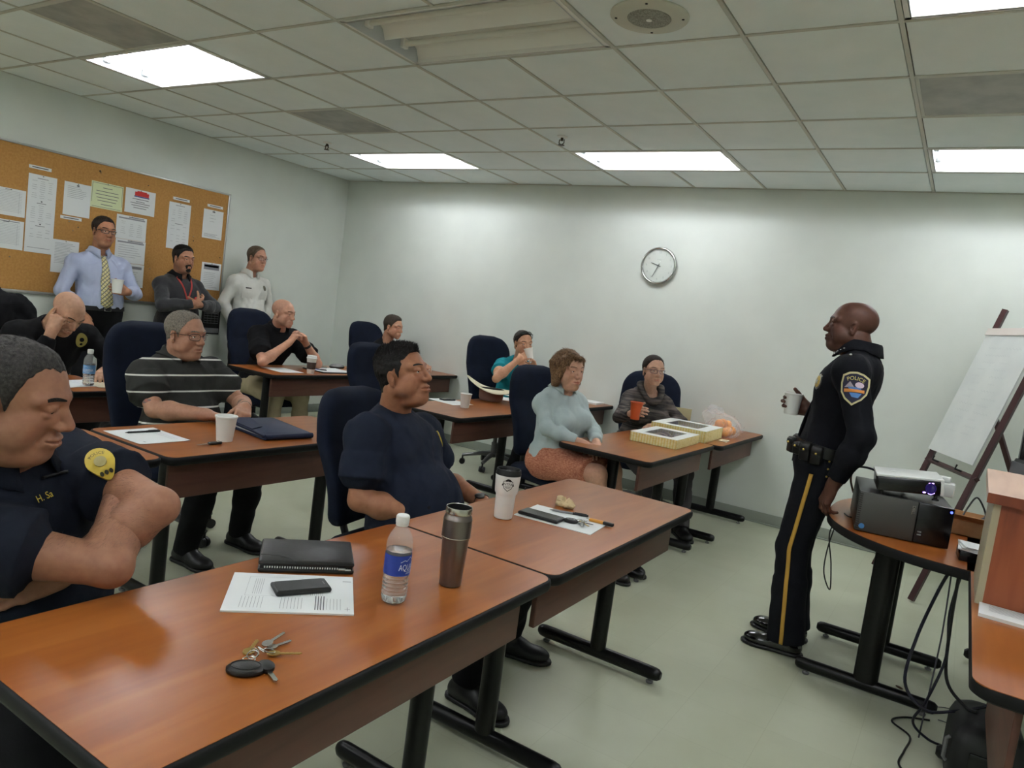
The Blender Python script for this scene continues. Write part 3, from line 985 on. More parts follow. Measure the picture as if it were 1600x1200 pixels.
def make_person(name, label, J, look):
    """J: joints in world space; look: build, colours and clothes"""
    loc = V3(J['pelvis'][0], J['pelvis'][1], 0)
    root = thing('person', label, 'person', tuple(loc))
    hf, hb, hh, hc = look.get('res', (.0035, .011, .0045, .008))     # voxel sizes: face, body, hand, cloth
    g = look.get('girth', 1.0); mus = look.get('muscle', 1.0); belly = look.get('belly', 0.0); fem = look.get('fem', 0)
    ht = look.get('scale', 1.0)
    Pl = V3(*J['pelvis']); Nk = V3(*J['neck'])
    up = unit(Nk - Pl); Nk = Nk - up * look.get('neck_drop', .012); tw = J.get('yaw', 0.0)
    fw = V3(math.cos(tw), math.sin(tw), 0); lf = unit(np.cross(up, fw)); fw = np.cross(lf, up)
    ptw = J.get('hip_yaw', tw); pf = V3(math.cos(ptw), math.sin(ptw), 0); plf = V3(-math.sin(ptw), math.cos(ptw), 0)
    B = np.stack([fw, lf, up], 1)
    L = np.linalg.norm(Nk - Pl)
    T_ = lambda a, b, c: Pl + fw * a + lf * b + up * (c * L)
    sw = look.get('shoulder', .185) * ht
    drop = J.get('shrug', -.078)
    Sh = {q: Nk + lf * (q * sw) + up * drop + fw * J.get('sh_fwd', .0) for q in (1, -1)}
    for q, kk in ((1, 'shoulder_l'), (-1, 'shoulder_r')):
        if kk in J: Sh[q] = V3(*J[kk])
    ua, fa = .295 * ht, .255 * ht
    El, Wr = {}, {}
    for q, kk in ((1, 'l'), (-1, 'r')):
        if 'wrist_' + kk in J:
            Wr[q] = V3(*J['wrist_' + kk])
            if 'elbow_' + kk in J: El[q] = V3(*J['elbow_' + kk])
            else: El[q] = ik(Sh[q], Wr[q], ua, fa, J.get('pole_' + kk, (-.3, q * .5, -1)))
    hipw = look.get('hip', .165 if not fem else .175) * g
    Hp = {q: Pl + plf * (q * .09) + V3(0, 0, -.01) for q in (1, -1)}
    Kn, An = {}, {}
    for q, kk in ((1, 'l'), (-1, 'r')):
        if 'ankle_' + kk in J:
            An[q] = V3(*J['ankle_' + kk])
            Kn[q] = V3(*J['knee_' + kk]) if 'knee_' + kk in J else ik(Hp[q], An[q], .43 * ht, .42 * ht, J.get('kpole_' + kk, (1, 0, .6)))
    # ---- head frame
    Hc = V3(*J['head']); hy, hp, hr = J['head_rot']
    HR = Rz(hy) @ Ry(hp) @ Rx(hr)
    hs = look.get('head_scale', 1.0)
    face_l = head_solid(look)
    face = face_l.xf(HR, Hc, hs)
    nr = look.get('neck_r', .057 if not fem else .048)
    neck = S()
    n0 = Hc + HR @ V3(-.028, 0, -.055) * hs
    n1 = Nk + fw * .0 + up * -.01
    neck.rc(n0, n1, nr, nr * 1.1, .03)
    # ---- torso
    t = S()
    t.el(T_(0.0, 0, .02), (.118 * g, hipw, .125), B, k=0)
    t.el(T_(.005 + .3 * belly, 0, .25), (.100 * g + .5 * belly, .138 * g + .3 * belly, .15), B, k=.045)
    if belly: t.el(T_(.05 + .5 * belly, 0, .24), (.09 * g + .5 * belly, .13 * g + .25 * belly, .14), B, k=.07)
    t.el(T_(.005, 0, .56), (.104 * g, .148 * g, .17), B, k=.05)
    t.el(T_(.0, 0, .78), (.090 * g, .152 * g, .115), B, k=.045)
    bs = look.get('bust', 0)
    t.el(T_(-.040 * g, 0, .86), (.060 * g, .115 * g, .085), B, k=.05)
    for q in (1, -1):
        if bs: t.el(T_(.085 * g + .02, q * .075, .62), (.062 + .03 * bs, .068 + .012 * bs, .064), B, k=.04)
        else: t.el(T_(.066 * g, q * .068 * g, .70), (.034, .070 * g, .060), B, k=.06)
        t.rc(Nk + up * .012 - fw * .012, Sh[q] + up * .004 - fw * .01, .040, .038, .035)
        t.el(Sh[q], (.053 * mus, .051 * mus, .060 * mus), B, k=.035)
    t.rc(Sh[1] - up * .01, Sh[-1] - up * .01, .048, .048, .04)
    ar, legs, fores = S(), S(), {}
    ue, ue2 = look.get('arm', .047) * mus, look.get('arm2', .040) * mus
    for q in El:
        ar.rc(Sh[q], El[q], ue + .006, ue2 * .86, .03)
        ar.el(Sh[q] * .5 + El[q] * .5 + (0, 0, 0), (ue + .004,) * 3, None, k=.03)
        dv = unit(Wr[q] - El[q]); fore = fores[q] = S()
        fore.rc(Sh[q] * .35 + El[q] * .65, El[q], ue * .3 + ue2 * .7, ue2 * .84, .02)
        for A_ in (fore, ar):
            A_.rc(El[q], El[q] * .70 + Wr[q] * .30, ue2 * .84, ue2 * 1.02, .02)
            A_.rc(El[q] * .70 + Wr[q] * .30, Wr[q], ue2 * 1.02, .0265 * (.9 if fem else 1) * (.5 + .5 * mus), .02)
            A_.rc(Wr[q] - dv * .01, Wr[q] + dv * .018, .0255 * (.9 if fem else 1), .024, .015)
        kk = 'l' if q == 1 else 'r'
        hd = J.get('hand_' + kk)
        if hd:
            # the thumb side: for the left hand palm-normal x fingers points away from the thumb
            hand(fore, Wr[q], hd['d'], hd['n'], hd.get('side', 1 if q == 1 else -1), hd.get('curl', (.45, .5, .5, .55)), hd.get('thumb', .5), sc=(.93 if fem else 1.02) * ht, spread=hd.get('spread', .06))
    thr = look.get('thigh', .078) * (.5 + .5 * g)
    for q in Kn:
        legs.rc(Hp[q], Kn[q], thr + .012, .058, .05)
        legs.rc(Kn[q], An[q], .053, .036, .03)
        sh = unit(An[q] - Kn[q]); bk = J.get('calf', -pf)
        legs.el(Kn[q] * .68 + An[q] * .32 + np.asarray(bk) * .018, (.05, .048, .09), np.stack([unit(np.cross(unit(np.cross(sh, (0, 1, .01))), sh)), unit(np.cross(sh, (0, 1, .01))), sh], 1), k=.03)
    # ---- body mesh: face and forearms fine, what the clothes hide coarse; one surface
    tone = np.array(look['skin']) * look.get('tan', .9)
    def shade_head(P):
        q = (P - Hc) @ HR / hs
        c = np.tile(tone, (len(P), 1))
        lip = np.exp(-((q[:, 2] + .0695) / .0085) ** 2 - (q[:, 1] / .021) ** 2) * (q[:, 0] > .082)
        c = c * (1 - lip[:, None] * np.array([.10, .38, .34]) * look.get('lips', 1.0))
        rosy = np.exp(-((q[:, 1].__abs__() - .045) / .022) ** 2 - ((q[:, 2] + .03) / .025) ** 2) * (q[:, 0] > .03) + np.exp(-(q[:, 1] / .016) ** 2 - ((q[:, 2] + .033) / .014) ** 2) * (q[:, 0] > .095)
        c = c * (1 - np.clip(rosy, 0, 1)[:, None] * np.array([0, .06, .06]))
        st = look.get('stubble', 0)
        if st:
            m = np.clip((-.035 - q[:, 2]) / .02, 0, 1) * np.clip((q[:, 0] - .0) / .02, 0, 1) * (1 - .9 * lip) * np.clip((q[:, 2] + .15) / .03, 0, 1)
            c = c * (1 - st * m[:, None] * np.array([.34, .28, .24]))
        sc_ = look.get('scalp', 0)
        if sc_:
            hx, hz = HAIRLINE[look.get('line', 'normal')]
            m = np.clip((q[:, 2] - np.interp(q[:, 0], hx, hz)) / .012, 0, 1)
            c = c * (1 - sc_ * m[:, None] * np.array([.42, .40, .36]))
        return c
    s1 = S(); s1.ext(neck); s1.ext(face)
    s1.cut(Nk - up * .045, -up)
    Va, Qa = solid(s1, hf)
    parts = [(Va, Qa)]; cols = [shade_head(Va)]
    for q in fores:
        Vb, Qb = solid(fores[q], hh); parts.append((Vb, Qb)); cols.append(np.tile(tone * look.get('hand_tone', 1.0), (len(Vb), 1)))
    rest = S(); rest.ext(t); rest.rc(n0, n1, nr * .9, nr, .03); rest.ext(ar if look.get('bare_arms') else ar.grow(-.008))
    rest.ext(legs) if legs.p else None
    rest = rest.grow(-.004)
    if look.get('bare_legs') or look.get('bare_arms'): rest = rest.grow(.004)
    Vc, Qc = solid(rest, hb if not (look.get('bare_legs') or look.get('bare_arms')) else min(hb, .007), smooth=2); parts.append((Vc, Qc)); cols.append(np.tile(tone, (len(Vc), 1)))
    Vv, Q = join(parts)
    fast_mesh('body', Vv - loc, Q, m_skin, root, np.concatenate(cols))
    if look.get('arm_hair') is not None:
        rs = np.random.RandomState(9); VVs, QQs, o0 = [], [], 0
        for q in fores:
            dv = unit(Wr[q] - El[q]); La = np.linalg.norm(Wr[q] - El[q])
            Vm, Qm = solid(fores[q], .006)
            fn = np.cross(Vm[Qm[:, 2]] - Vm[Qm[:, 0]], Vm[Qm[:, 3]] - Vm[Qm[:, 1]]); Nv = np.zeros_like(Vm)
            for i in range(4): np.add.at(Nv, Qm[:, i], fn)
            Nv /= np.linalg.norm(Nv, axis=1)[:, None] + 1e-12
            tt = (Vm - El[q]) @ dv
            ok = np.nonzero((tt > .01) & (tt < La) & ((Vm[:, 2] > (El[q] + dv * tt[:, None])[:, 2] - .012) | (Nv @ fw > .2)))[0]
            ns = 3600; pick = rs.choice(ok, ns)
            side_ = np.cross(dv, Nv[pick])
            D = dv * .7 + side_ * .5 + rs.normal(size=(ns, 3)) * .25; D -= Nv[pick] * (D * Nv[pick]).sum(1)[:, None] * .8
            D /= np.linalg.norm(D, axis=1)[:, None]
            b0 = Vm[pick] + rs.normal(size=(ns, 3)) * .002; Ln = rs.uniform(.006, .014, ns)[:, None]; w_ = .00011
            sd = np.cross(D, Nv[pick]); sd /= np.linalg.norm(sd, axis=1)[:, None] + 1e-9
            VV = np.stack([b0 - sd * w_, b0 + sd * w_, b0 + Nv[pick] * w_ * 2, b0 + D * Ln + Nv[pick] * .0012], 1).reshape(-1, 3)
            o = np.arange(ns)[:, None] * 4 + o0
            VVs.append(VV); QQs.append(np.concatenate([o + np.array(f) for f in ((0, 1, 3, 3), (1, 2, 3, 3), (2, 0, 3, 3))])); o0 += len(VV)
        Vt, Qt = np.concatenate(VVs), np.concatenate(QQs)[:, :3]
        fast_mesh('arm_hair', Vt - loc, Qt, look['arm_hair'], root)
    # ---- eyes, brows
    for q in (-1, 1):
        e = Hc + HR @ V3(.0765, q * .0315, 0.0005) * hs
        gd = HR @ Rz(J.get('gaze', (0, 0))[0]) @ Ry(J.get('gaze', (0, 0))[1])
        n = 14; Vs, Fs, Ms = [], [], []
        for i in range(n + 1):
            a = PI * i / n
            for j in range(20):
                b = 2 * PI * j / 20
                Vs.append(e + gd @ (np.array([math.cos(a), math.sin(a) * math.cos(b), math.sin(a) * math.sin(b)]) * .0125 * hs))
        for i in range(n):
            for j in range(20):
                k = (j + 1) % 20
                Fs.append((i * 20 + j, (i + 1) * 20 + j, (i + 1) * 20 + k, i * 20 + k)); Ms.append(1 if i < 2 else 0)
        fast_mesh('eye', np.array(Vs) - loc, np.array(Fs), [m_eye, m_iris], root, mi=Ms)
        if look.get('brow') is not None:
            pts = []
            for u_ in np.linspace(0, 1, 8):
                y = q * (.013 + .040 * u_); z = .0225 + .007 * math.sin(u_ * 2.2) - .004 * u_ + look.get('brow_z', 0)
                pts.append(V3(surf_x(face_l, y, z) + .0004, y, z))
            gb = G(); rr = [(.0016 + .0024 * math.sin(PI * min(1, .25 + .75 * (1 - u_)))) * look.get('brow_w', 1.0) for u_ in np.linspace(0, 1, 8)]
            gb.tube([tuple(Hc + HR @ p * hs - loc) for p in pts], rr, 6, up=tuple(HR @ V3(1, 0, 0)), flat=.32)
            gb.build('eyebrow', look['brow'], root)
    # ---- hair
    hk = look.get('hair')
    if hk:
        hx, hz = HAIRLINE[hk.get('line', 'normal')]
        th = hk.get('t', .006)
        def post_h(P, F):
            q = (P - Hc) @ HR / hs
            amp = hk.get('rough', .0012)
            F = F + wrinkle(q, amp, 230)
            F = F + wrinkle(q, hk.get('lump', 0), 70, 1.0)
            top = np.clip((q[:, 2] - .05) / .05, 0, 1)
            F = F - hk.get('top', 0) * top
            F = F - hk.get('quiff', 0) * np.clip((q[:, 0] - .02) / .05, 0, 1) * top
            reg = (np.interp(q[:, 0], hx, hz) - q[:, 2] + wrinkle(q, .003, 150)) * .6
            F = F + np.clip(1 + reg / .016, 0, 1) * th * .8
            return np.maximum(F, reg)
        sk = S()
        sk.el((-.016, 0, .034), (.096, .0735 * look.get('wide', 1), .081), k=0); sk.el((.028, 0, .008), (.062, .058 * look.get('wide', 1), .088), k=.03)
        sk.rc((-.05, 0, -.05), (-.055, 0, -.07), .045, .045, .03)
        sk = sk.grow(th).xf(HR, Hc, hs)
        Vh, Qh = solid(sk, hf, post_h, smooth=1)
        hv, hq = [Vh], [Qh]
        def add_strands(Vm, Qm, ns, keep, seed):
            rs = np.random.RandomState(seed)
            fn = np.cross(Vm[Qm[:, 2]] - Vm[Qm[:, 0]], Vm[Qm[:, 3]] - Vm[Qm[:, 1]])
            Nv = np.zeros_like(Vm)
            for i in range(4): np.add.at(Nv, Qm[:, i], fn)
            Nv /= np.linalg.norm(Nv, axis=1)[:, None] + 1e-12
            q = (Vm - Hc) @ HR / hs
            ok = np.nonzero(keep(q))[0]
            pick = rs.choice(ok, ns)
            Gd, qq = Nv[pick], q[pick]; topw = np.clip((qq[:, 2] - .045) / .05, 0, 1)[:, None]
            sd_ = hk.get('side', .35)
            comb = np.array(hk.get('comb', (.3, 0, -.6)))
            D = (np.array(hk.get('comb_top', (.6, 0, .3))) * topw + comb * (1 - topw)) + rs.normal(size=(ns, 3)) * hk.get('mess', .3)
            D = D @ HR.T
            D -= Gd * (D * Gd).sum(1)[:, None]
            D /= np.linalg.norm(D, axis=1)[:, None] + 1e-9
            D += Gd * (hk.get('lift', .5) * (sd_ + (1 - sd_) * topw))
            D /= np.linalg.norm(D, axis=1)[:, None]
            Ln = (hk.get('len', .012) * (sd_ + (1 - sd_) * topw[:, 0]) * rs.uniform(.6, 1.25, ns))[:, None]
            b0 = Vm[pick] - Gd * .0015
            sd = np.cross(D, rs.normal(size=(ns, 3))); sd /= np.linalg.norm(sd, axis=1)[:, None]
            sd2 = np.cross(D, sd); w_ = hk.get('sw', .0007)
            m1 = b0 + D * Ln * .55 + Gd * Ln * .03; tip = b0 + D * Ln - Gd * Ln * .06
            VV = np.stack([b0 + sd * w_, b0 - sd * w_ * .5 + sd2 * w_ * .87, b0 - sd * w_ * .5 - sd2 * w_ * .87,
                           m1 + sd * w_ * .8, m1 - sd * w_ * .4 + sd2 * w_ * .7, m1 - sd * w_ * .4 - sd2 * w_ * .7, tip, tip + sd * w_ * .1], 1).reshape(-1, 3)
            o = np.arange(ns)[:, None] * 8
            hv.append(VV); hq.append(np.concatenate([o + np.array(f) for f in ((0, 1, 4, 3), (1, 2, 5, 4), (2, 0, 3, 5), (3, 4, 6, 7), (4, 5, 6, 7), (5, 3, 6, 7))]))
        if hk.get('strands'): add_strands(Vh, Qh, hk['strands'], lambda q: q[:, 2] > np.interp(q[:, 0], hx, hz) - .001, 11)
        if hk.get('extra'):
            ex = S(); hk['extra'](ex); ex = ex.xf(HR, Hc, hs)
            hv2, hq2 = solid(ex, hf * 1.2, lambda P, F: F + wrinkle((P - Hc) @ HR * np.array([1, 1, .12]), .0022, 150))
            hv.append(hv2); hq.append(hq2)
            if hk.get('strands2'): add_strands(hv2, hq2, hk['strands2'], lambda q: q[:, 2] > -.12, 5)
        Vv, Q = join(list(zip(hv, hq)))
        fast_mesh('hair', Vv - loc, Q, hk['mat'], root)
    if look.get('beard'):
        bd = look['beard']
        def post_b(P, F):
            q = (P - Hc) @ HR / hs
            reg = np.full(len(P), 1.0)
            for (cy, cz, ry, rz_) in bd['zones']:
                reg = np.minimum(reg, (np.sqrt(((np.abs(q[:, 1]) - cy) / ry) ** 2 + ((q[:, 2] - cz) / rz_) ** 2) - 1) * min(ry, rz_))
            reg = np.maximum(reg, .06 - q[:, 0])
            if bd.get('mouth', 1): reg = np.maximum(reg, .0055 - np.sqrt((np.maximum(np.abs(q[:, 1]) - .014, 0)) ** 2 + ((q[:, 2] + .070)) ** 2))
            return np.maximum(F + wrinkle(q, .0008, 240), reg)
        Vv, Q = solid(face.grow(bd.get('t', .003)), hf, post_b, 1)
        if len(Q): fast_mesh('beard', Vv - loc, Q, bd['mat'], root)
    # ---- clothes
    out = dict(root=root, Hc=Hc, HR=HR, hs=hs, loc=loc, El=El, Wr=Wr, Sh=Sh, Kn=Kn, An=An, Nk=Nk, Pl=Pl, B=B, T=T_, face=face, face_l=face_l, up=up, fw=fw, lf=lf, L=L)
    c = look.get('shirt')
    if c:
        e = c.get('ease', .013)
        s = S(); s.ext(t.grow(e))
        if c.get('tuck') is None:   # hangs loose over the belt
            s.el(T_(.01 + .35 * belly, 0, .10), (.128 * g + .45 * belly, hipw + .012, .12), B, k=.05)
        if legs.p and c.get('skirted'):
            for q in Kn: s.rc(Hp[q], Hp[q] * .45 + Kn[q] * .55, .105, .095, .05)
        s.cut(T_(0, 0, c.get('hem', -.06)), -up)
        nk = c.get('neckline', (.0, .0, .045, .062))     # forward, drop, up, radius
        s.el(Nk + fw * (.03 + nk[0]) + up * (nk[2]) , (nk[3] + .012, nk[3], .055), np.stack([unit(fw + up * .35), lf, unit(up - fw * .35)], 1), k=.01, op='-')
        if c.get('vee'):
            s.rc(Nk + fw * .10 + up * .02, Nk + fw * .13 - up * c['vee'], .032, .004, .006, '-')
        for q in El:
            sl = c.get('sleeve', .5)
            w0, w1 = ue + .002 + e + c.get('wide', .004), ue2 + e + c.get('wide', .004) * .7
            if sl < 1.0:
                A = S(); end = Sh[q] + (El[q] - Sh[q]) * sl
                s.rc(Sh[q], Sh[q] + (El[q] - Sh[q]) * (sl - .12), w0 + .002, w0 + .004, .03)
                d_ = unit(El[q] - Sh[q]); 
                s.p.append(('sl', (end - d_ * .055, end, w0 + .005, w0 + .012), np.minimum(end - d_ * .06, end) - .09, np.maximum(end - d_ * .06, end) + .09, .02, '+'))
            else:
                w0, w1 = ue + e * .7 + c.get('wide', .004) * .5, ue2 + e * .6 + c.get('wide', .004) * .3
                s.rc(Sh[q], El[q], w0, w1, .02)
                s.rc(El[q], El[q] * .6 + Wr[q] * .4, w1, w1 * .98, .02)
                en = El[q] + (Wr[q] - El[q]) * (sl - 1)
                s.p.append(('sl', (El[q] * .6 + Wr[q] * .4, en, w1 * .97, .036 * (1 if not fem else .92) + e * .3), np.minimum(El[q], en) - .08, np.maximum(El[q], en) + .08, .02, '+'))
        amp = c.get('wrinkle', .003)
        def post_s(P, F, amp=amp, wf=c.get('wf', 30)): return F + wrinkle(P * np.array([1, 1, .75]), amp, wf, len(label) * .37) + wrinkle(P, amp * .35, 75, 2)
        Vv, Q = solid(s, hc, post_s, smooth=1)
        so = fast_mesh(c.get('name', 'shirt'), Vv - loc, Q, c['mat'], root)
        out['shirt'] = so; out['shirt_s'] = s; s.post = post_s
        if c.get('collar'):
            gcol = G(); n_ = 40; rings = []
            cn = unit(up * .9 + (n0 - n1) * .6)
            cf = unit(fw - cn * (fw @ cn)); cl = np.cross(cn, cf)
            opn = c.get('open', .30)
            hgt, flare = c.get('collar_h', .032), c.get('flare', .020)
            r0 = nr + .010
            rows = [[] for _ in range(7)]
            for i in range(n_ + 1):
                a = opn + (2 * PI - 2 * opn) * i / n_
                front = max(0, math.cos(a)) ** 3
                rad = unit(cf * math.cos(a) * 1.05 + cl * math.sin(a))
                base = Nk + cn * .052 - cf * .004
                P_ = lambda dr, dz: base + rad * (r0 + dr + .010 * front) + cn * (dz - .028 * front)
                top = P_(.004, .021)
                p = P_(.009, .014)
                step, left = 0, hgt + .012 + .022 * front
                path = [p]
                while left > 0:
                    f = s.post(p[None], at_pts(s, p[None]))[0]
                    out_n = rad * .32 - cn * .95 if f > .006 else None
                    if out_n is None:
                        gr = unit([at_pts(s, (p + .004 * np.eye(3)[k_])[None])[0] - at_pts(s, (p - .004 * np.eye(3)[k_])[None])[0] for k_ in range(3)])
                        p = p + gr * (.006 - f)
                        out_n = rad * .9 - cn * .43; out_n = unit(out_n - gr * (out_n @ gr))
                    p = p + out_n * .006; left -= .006; path.append(p)
                mid_, end_ = path[len(path) // 2], path[-1]
                for row, q_ in zip(rows, (P_(.0, -.014), P_(.001, .010), P_(.002, .019), top, path[0], mid_, end_)): row.append(tuple(q_ - loc))
            gcol.loft(rows, cap=False, closed=False)
            co = gcol.build('collar', c['collar'], so, smooth=60)
            md = co.modifiers.new('thickness', 'SOLIDIFY'); md.thickness = .003; md.offset = 0
        # thin band at sleeve ends is part of the weave; leave it in the cloth
    c = look.get('trousers')
    if c and legs.p:
        s = S()
        s.el(Pl + V3(0, 0, .02) if c.get('flat') else T_(0, 0, .02), np.array([.118 * g + .012, hipw + .012, .13]), B, k=0)
        s.el(T_(.005 + .2 * belly, 0, .14), (.112 * g + .010 + .2 * belly, .148 * g + .012 + .2 * belly, .09), B, k=.04)
        s.ext(t.grow(.012))
        s.cut(T_(0, 0, c.get('waist', .20)), up)
        for q in Kn:
            s.rc(Hp[q], Kn[q], thr + .024, .058 + .016, .04)
            en = An[q] + unit(An[q] - Kn[q]) * c.get('len', .03)
            s.rc(Kn[q], Kn[q] * .5 + An[q] * .5, .072, min(.074, c.get('shin', .064)), .03)
            s.p.append(('sl', (Kn[q] * .55 + An[q] * .45, en, min(.074, c.get('shin', .064)), c.get('hem', .058)), np.minimum(Kn[q], en) - .1, np.maximum(Kn[q], en) + .1, .03, '+'))
        s.post = lambda P, F, w_=c.get('wrinkle', .004): F + wrinkle(P, w_, 24, 3.3)
        Vv, Q = solid(s, hc, s.post, smooth=1)
        out['trousers'] = fast_mesh(c.get('name', 'trousers'), Vv - loc, Q, c['mat'], root)
        out['trousers_s'] = s
    c = look.get('skirt')
    if c and legs.p:
        s = S()
        s.el(T_(0, 0, .02), (.130 * g, hipw + .014, .13), B, k=0); s.ext(t.grow(.010)); s.cut(T_(0, 0, .22), up)
        for q in Kn:
            s.rc(Hp[q], Kn[q], thr + .026, .088, .06)
        s.rc(Kn[1] * .9 + Hp[1] * .1, Kn[-1] * .9 + Hp[-1] * .1, .07, .07, .06)
        kd = unit((Kn[1] + Kn[-1]) / 2 - Pl)
        s.cut((Kn[1] + Kn[-1]) / 2 - kd * .03, kd)
        Vv, Q = solid(s, hc, lambda P, F: F + wrinkle(P, .003, 30, 1.3), smooth=1)
        fast_mesh('skirt', Vv - loc, Q, c['mat'], root)
    for q in An:
        fd = J.get('foot_' + ('l' if q == 1 else 'r'))
        fd = unit(V3(*(fd if fd is not None else pf)))
        s = S(); side = V3(-fd[1], fd[0], 0)
        A0 = V3(An[q][0], An[q][1], An[q][2])
        base = A0 - V3(0, 0, A0[2]) if J.get('flat_feet', True) else A0 - V3(0, 0, .085)
        z = V3(0, 0, 1)
        if look.get('toe_up'): 
            fd2 = unit(fd + z * look['toe_up']); z = unit(z - fd * look['toe_up']); fd = fd2
        s.rc(base - fd * .045 + z * .04, base + fd * .05 + z * .045, .040, .042, 0)
        s.el(base + fd * .115 + z * .032, (.075, .047, .034), np.stack([fd, side, z], 1), k=.03)
        s.rc(base - fd * .01 + z * .06, An[q] + z * .03, .043, look.get('boot_r', .047), .03)
        if look.get('boot'): s.rc(An[q] + z * .02, An[q] * .62 + Kn[q] * .38, .05, .056, .03)
        s.cut(base + z * .004, -z)
        s.cut(An[q] + unit(Kn[q] - An[q]) * (look.get('boot') or .03), unit(Kn[q] - An[q]))
        sole = S(); sole.rc(base - fd * .05 + z * .008, base + fd * .14 + z * .008, .043, .042, 0); sole.el(base + fd * .12 + z * .008, (.082, .052, .03), np.stack([fd, side, z], 1), k=.02); sole.cut(base + z * .018, z); sole.cut(base, -z)
        Va, Qa = solid(s, .006, smooth=2); 
        sh_o = fast_mesh('shoe', Va - loc, Qa, look.get('shoe', m_plastic), root)
        Va, Qa = solid(sole, .006, smooth=1); fast_mesh('sole', Va - loc, Qa, m_plastic, sh_o)
    return out

_d0 = _d
def _d(ty, a, P):
    if ty == 'sl':            # sleeve or trouser end: tapered, cut square
        ab = a[1] - a[0]; q = P - a[0]; Ln = np.linalg.norm(ab); u_ = ab / Ln
        h_ = q @ u_
        t_ = np.clip(h_ / Ln, 0, 1)
        r_ = np.sqrt(np.maximum(((q - h_[..., None] * u_) ** 2).sum(-1), 0)) - (a[2] + (a[3] - a[2]) * t_)
        e_ = np.maximum(h_ - Ln, -h_ - .03)
        return np.minimum(np.maximum(r_, e_), 0) + np.sqrt(np.maximum(r_, 0) ** 2 + np.maximum(e_, 0) ** 2)
    return _d0(ty, a, P)

def wrap(out, c, n, upv, V2, off=.004, key='shirt_s'):
    """lay flat points (right, up) onto the cloth around c; n points out of the cloth"""
    n = unit(n); r_ = unit(np.cross(upv, n)); u_ = np.cross(n, r_)
    V2 = np.asarray(V2, float)
    P = np.asarray(c, float) + n * .06 + V2[:, :1] * r_ + V2[:, 1:2] * u_
    s = out[key] if isinstance(key, str) else key
    for _ in range(60):
        f = at_pts(s, P)
        if getattr(s, 'post', None): f = s.post(P, f)
        P = P - n * np.clip(f * .7, -.01, .03)[:, None]
    return P + n * off

def wrap_fit(out, c, n, upv, V2, off, key, R):
    """like wrap, but over a smooth bowl fitted to the cloth, so badges and letters lie together without sinking into creases"""
    n = unit(n); r_ = unit(np.cross(upv, n)); u_ = np.cross(n, r_)
    gx = np.linspace(-R, R, 5); S2 = np.array([(x, y) for x in gx for y in gx])
    P = wrap(out, c, n, upv, S2, 0, key)
    d = (P - np.asarray(c, float)) @ n
    A = lambda q: np.stack([np.ones(len(q)), q[:, 0], q[:, 1], q[:, 0] ** 2, q[:, 0] * q[:, 1], q[:, 1] ** 2], 1)
    med = np.median(d); w = (np.abs(d - med) < .03).astype(float)
    k = np.linalg.lstsq(A(S2) * w[:, None], d * w, rcond=None)[0]
    V2 = np.asarray(V2, float)
    return np.asarray(c, float) + V2[:, :1] * r_ + V2[:, 1:2] * u_ + n * ((A(V2) @ k) + off + .0015)[:, None]

def decal(g, out, c, n, upv, poly, off=.004, mi=0, key='shirt_s', thick=.0015, R=.04):
    """a thin sewn-on or pinned-on shape: rim plus centre fan"""
    poly = np.asarray(poly, float); cen = poly.mean(0)
    n = tilt_n(out, c, n, upv, key)
    rings = [cen + (poly - cen) * k for k in (1, .66, .33, .02)]
    m = len(poly)
    P = wrap_fit(out, c, n, upv, np.concatenate(rings), off, key, R) - out['loc']
    fs = []
    for i in range(3):
        for j in range(m):
            k = (j + 1) % m
            fs.append((i * m + j, i * m + k, (i + 1) * m + k, (i + 1) * m + j))
    back = P[:m] - unit(n) * (thick + off)
    V = np.concatenate([P, back])
    fs += [(4 * m + j, 4 * m + (j + 1) % m, (j + 1) % m, j) for j in range(m)]
    g.add(V, fs, mi)

def tilt_n(out, c, n, upv, key):
    """turn the guess n to face straight out of the cloth"""
    r = .03
    for _ in range(2):
        A = wrap(out, c, n, upv, [(-r, 0), (r, 0), (0, -r), (0, r)], 0, key)
        m = np.cross(A[1] - A[0], A[3] - A[2]); m = unit(m)
        if m @ unit(n) < .35: break
        n = unit(unit(n) * .35 + m * .65)
    return n

def decal_text(g, out, c, n, upv, s, size, off=.005, mi=0, key='shirt_s', arc=0.0, dx=0, dy=0, R=.04):
    V, F = text_geo(s, size)
    n = tilt_n(out, c, n, upv, key)
    V2 = V[:, :2].copy()
    if arc:
        a = V2[:, 0] / arc
        V2 = np.stack([(arc + V2[:, 1]) * np.sin(a), (arc + V2[:, 1]) * np.cos(a) - arc], 1)
    V2 = V2 + np.array([dx, dy])
    g.add(wrap_fit(out, c, n, upv, V2, off, key, R) - out['loc'], F, mi)

def oval(rx, ry, n=24, cx=0, cy=0): return [(cx + rx * math.cos(2 * PI * i / n), cy + ry * math.sin(2 * PI * i / n)) for i in range(n)]
# ---------------------------------------------------------------- the people
def cl(name, c, c2=None, **k): return fabric(name, rgb(*c), rgb(*c2) if c2 else None, bump=k.pop('bump', .3), scale=k.pop('scale', 700), **k)
H_salt = hair_mat('salt_and_pepper_hair', rgb(30, 27, 25), rgb(60, 56, 53))
H_black = hair_mat('black_hair', rgb(14, 12, 11), rgb(28, 24, 21))
H_grey = hair_mat('grey_hair', rgb(92, 86, 78), rgb(128, 120, 108))
H_brown = hair_mat('brown_hair', rgb(62, 42, 28), rgb(104, 76, 50))
H_dark = hair_mat('dark_brown_hair', rgb(26, 18, 14), rgb(44, 32, 25))
H_short = hair_mat('cropped_hair', rgb(44, 36, 30), rgb(66, 56, 46))
m_wire = mat('wire_frame', rgb(60, 55, 50), .3, metal=.8)
m_darkframe = mat('dark_frame', rgb(28, 20, 22), .3)
m_lens = mat('spectacle_lens', (.8, .8, .8), .02, alpha=.08, spec=.8)
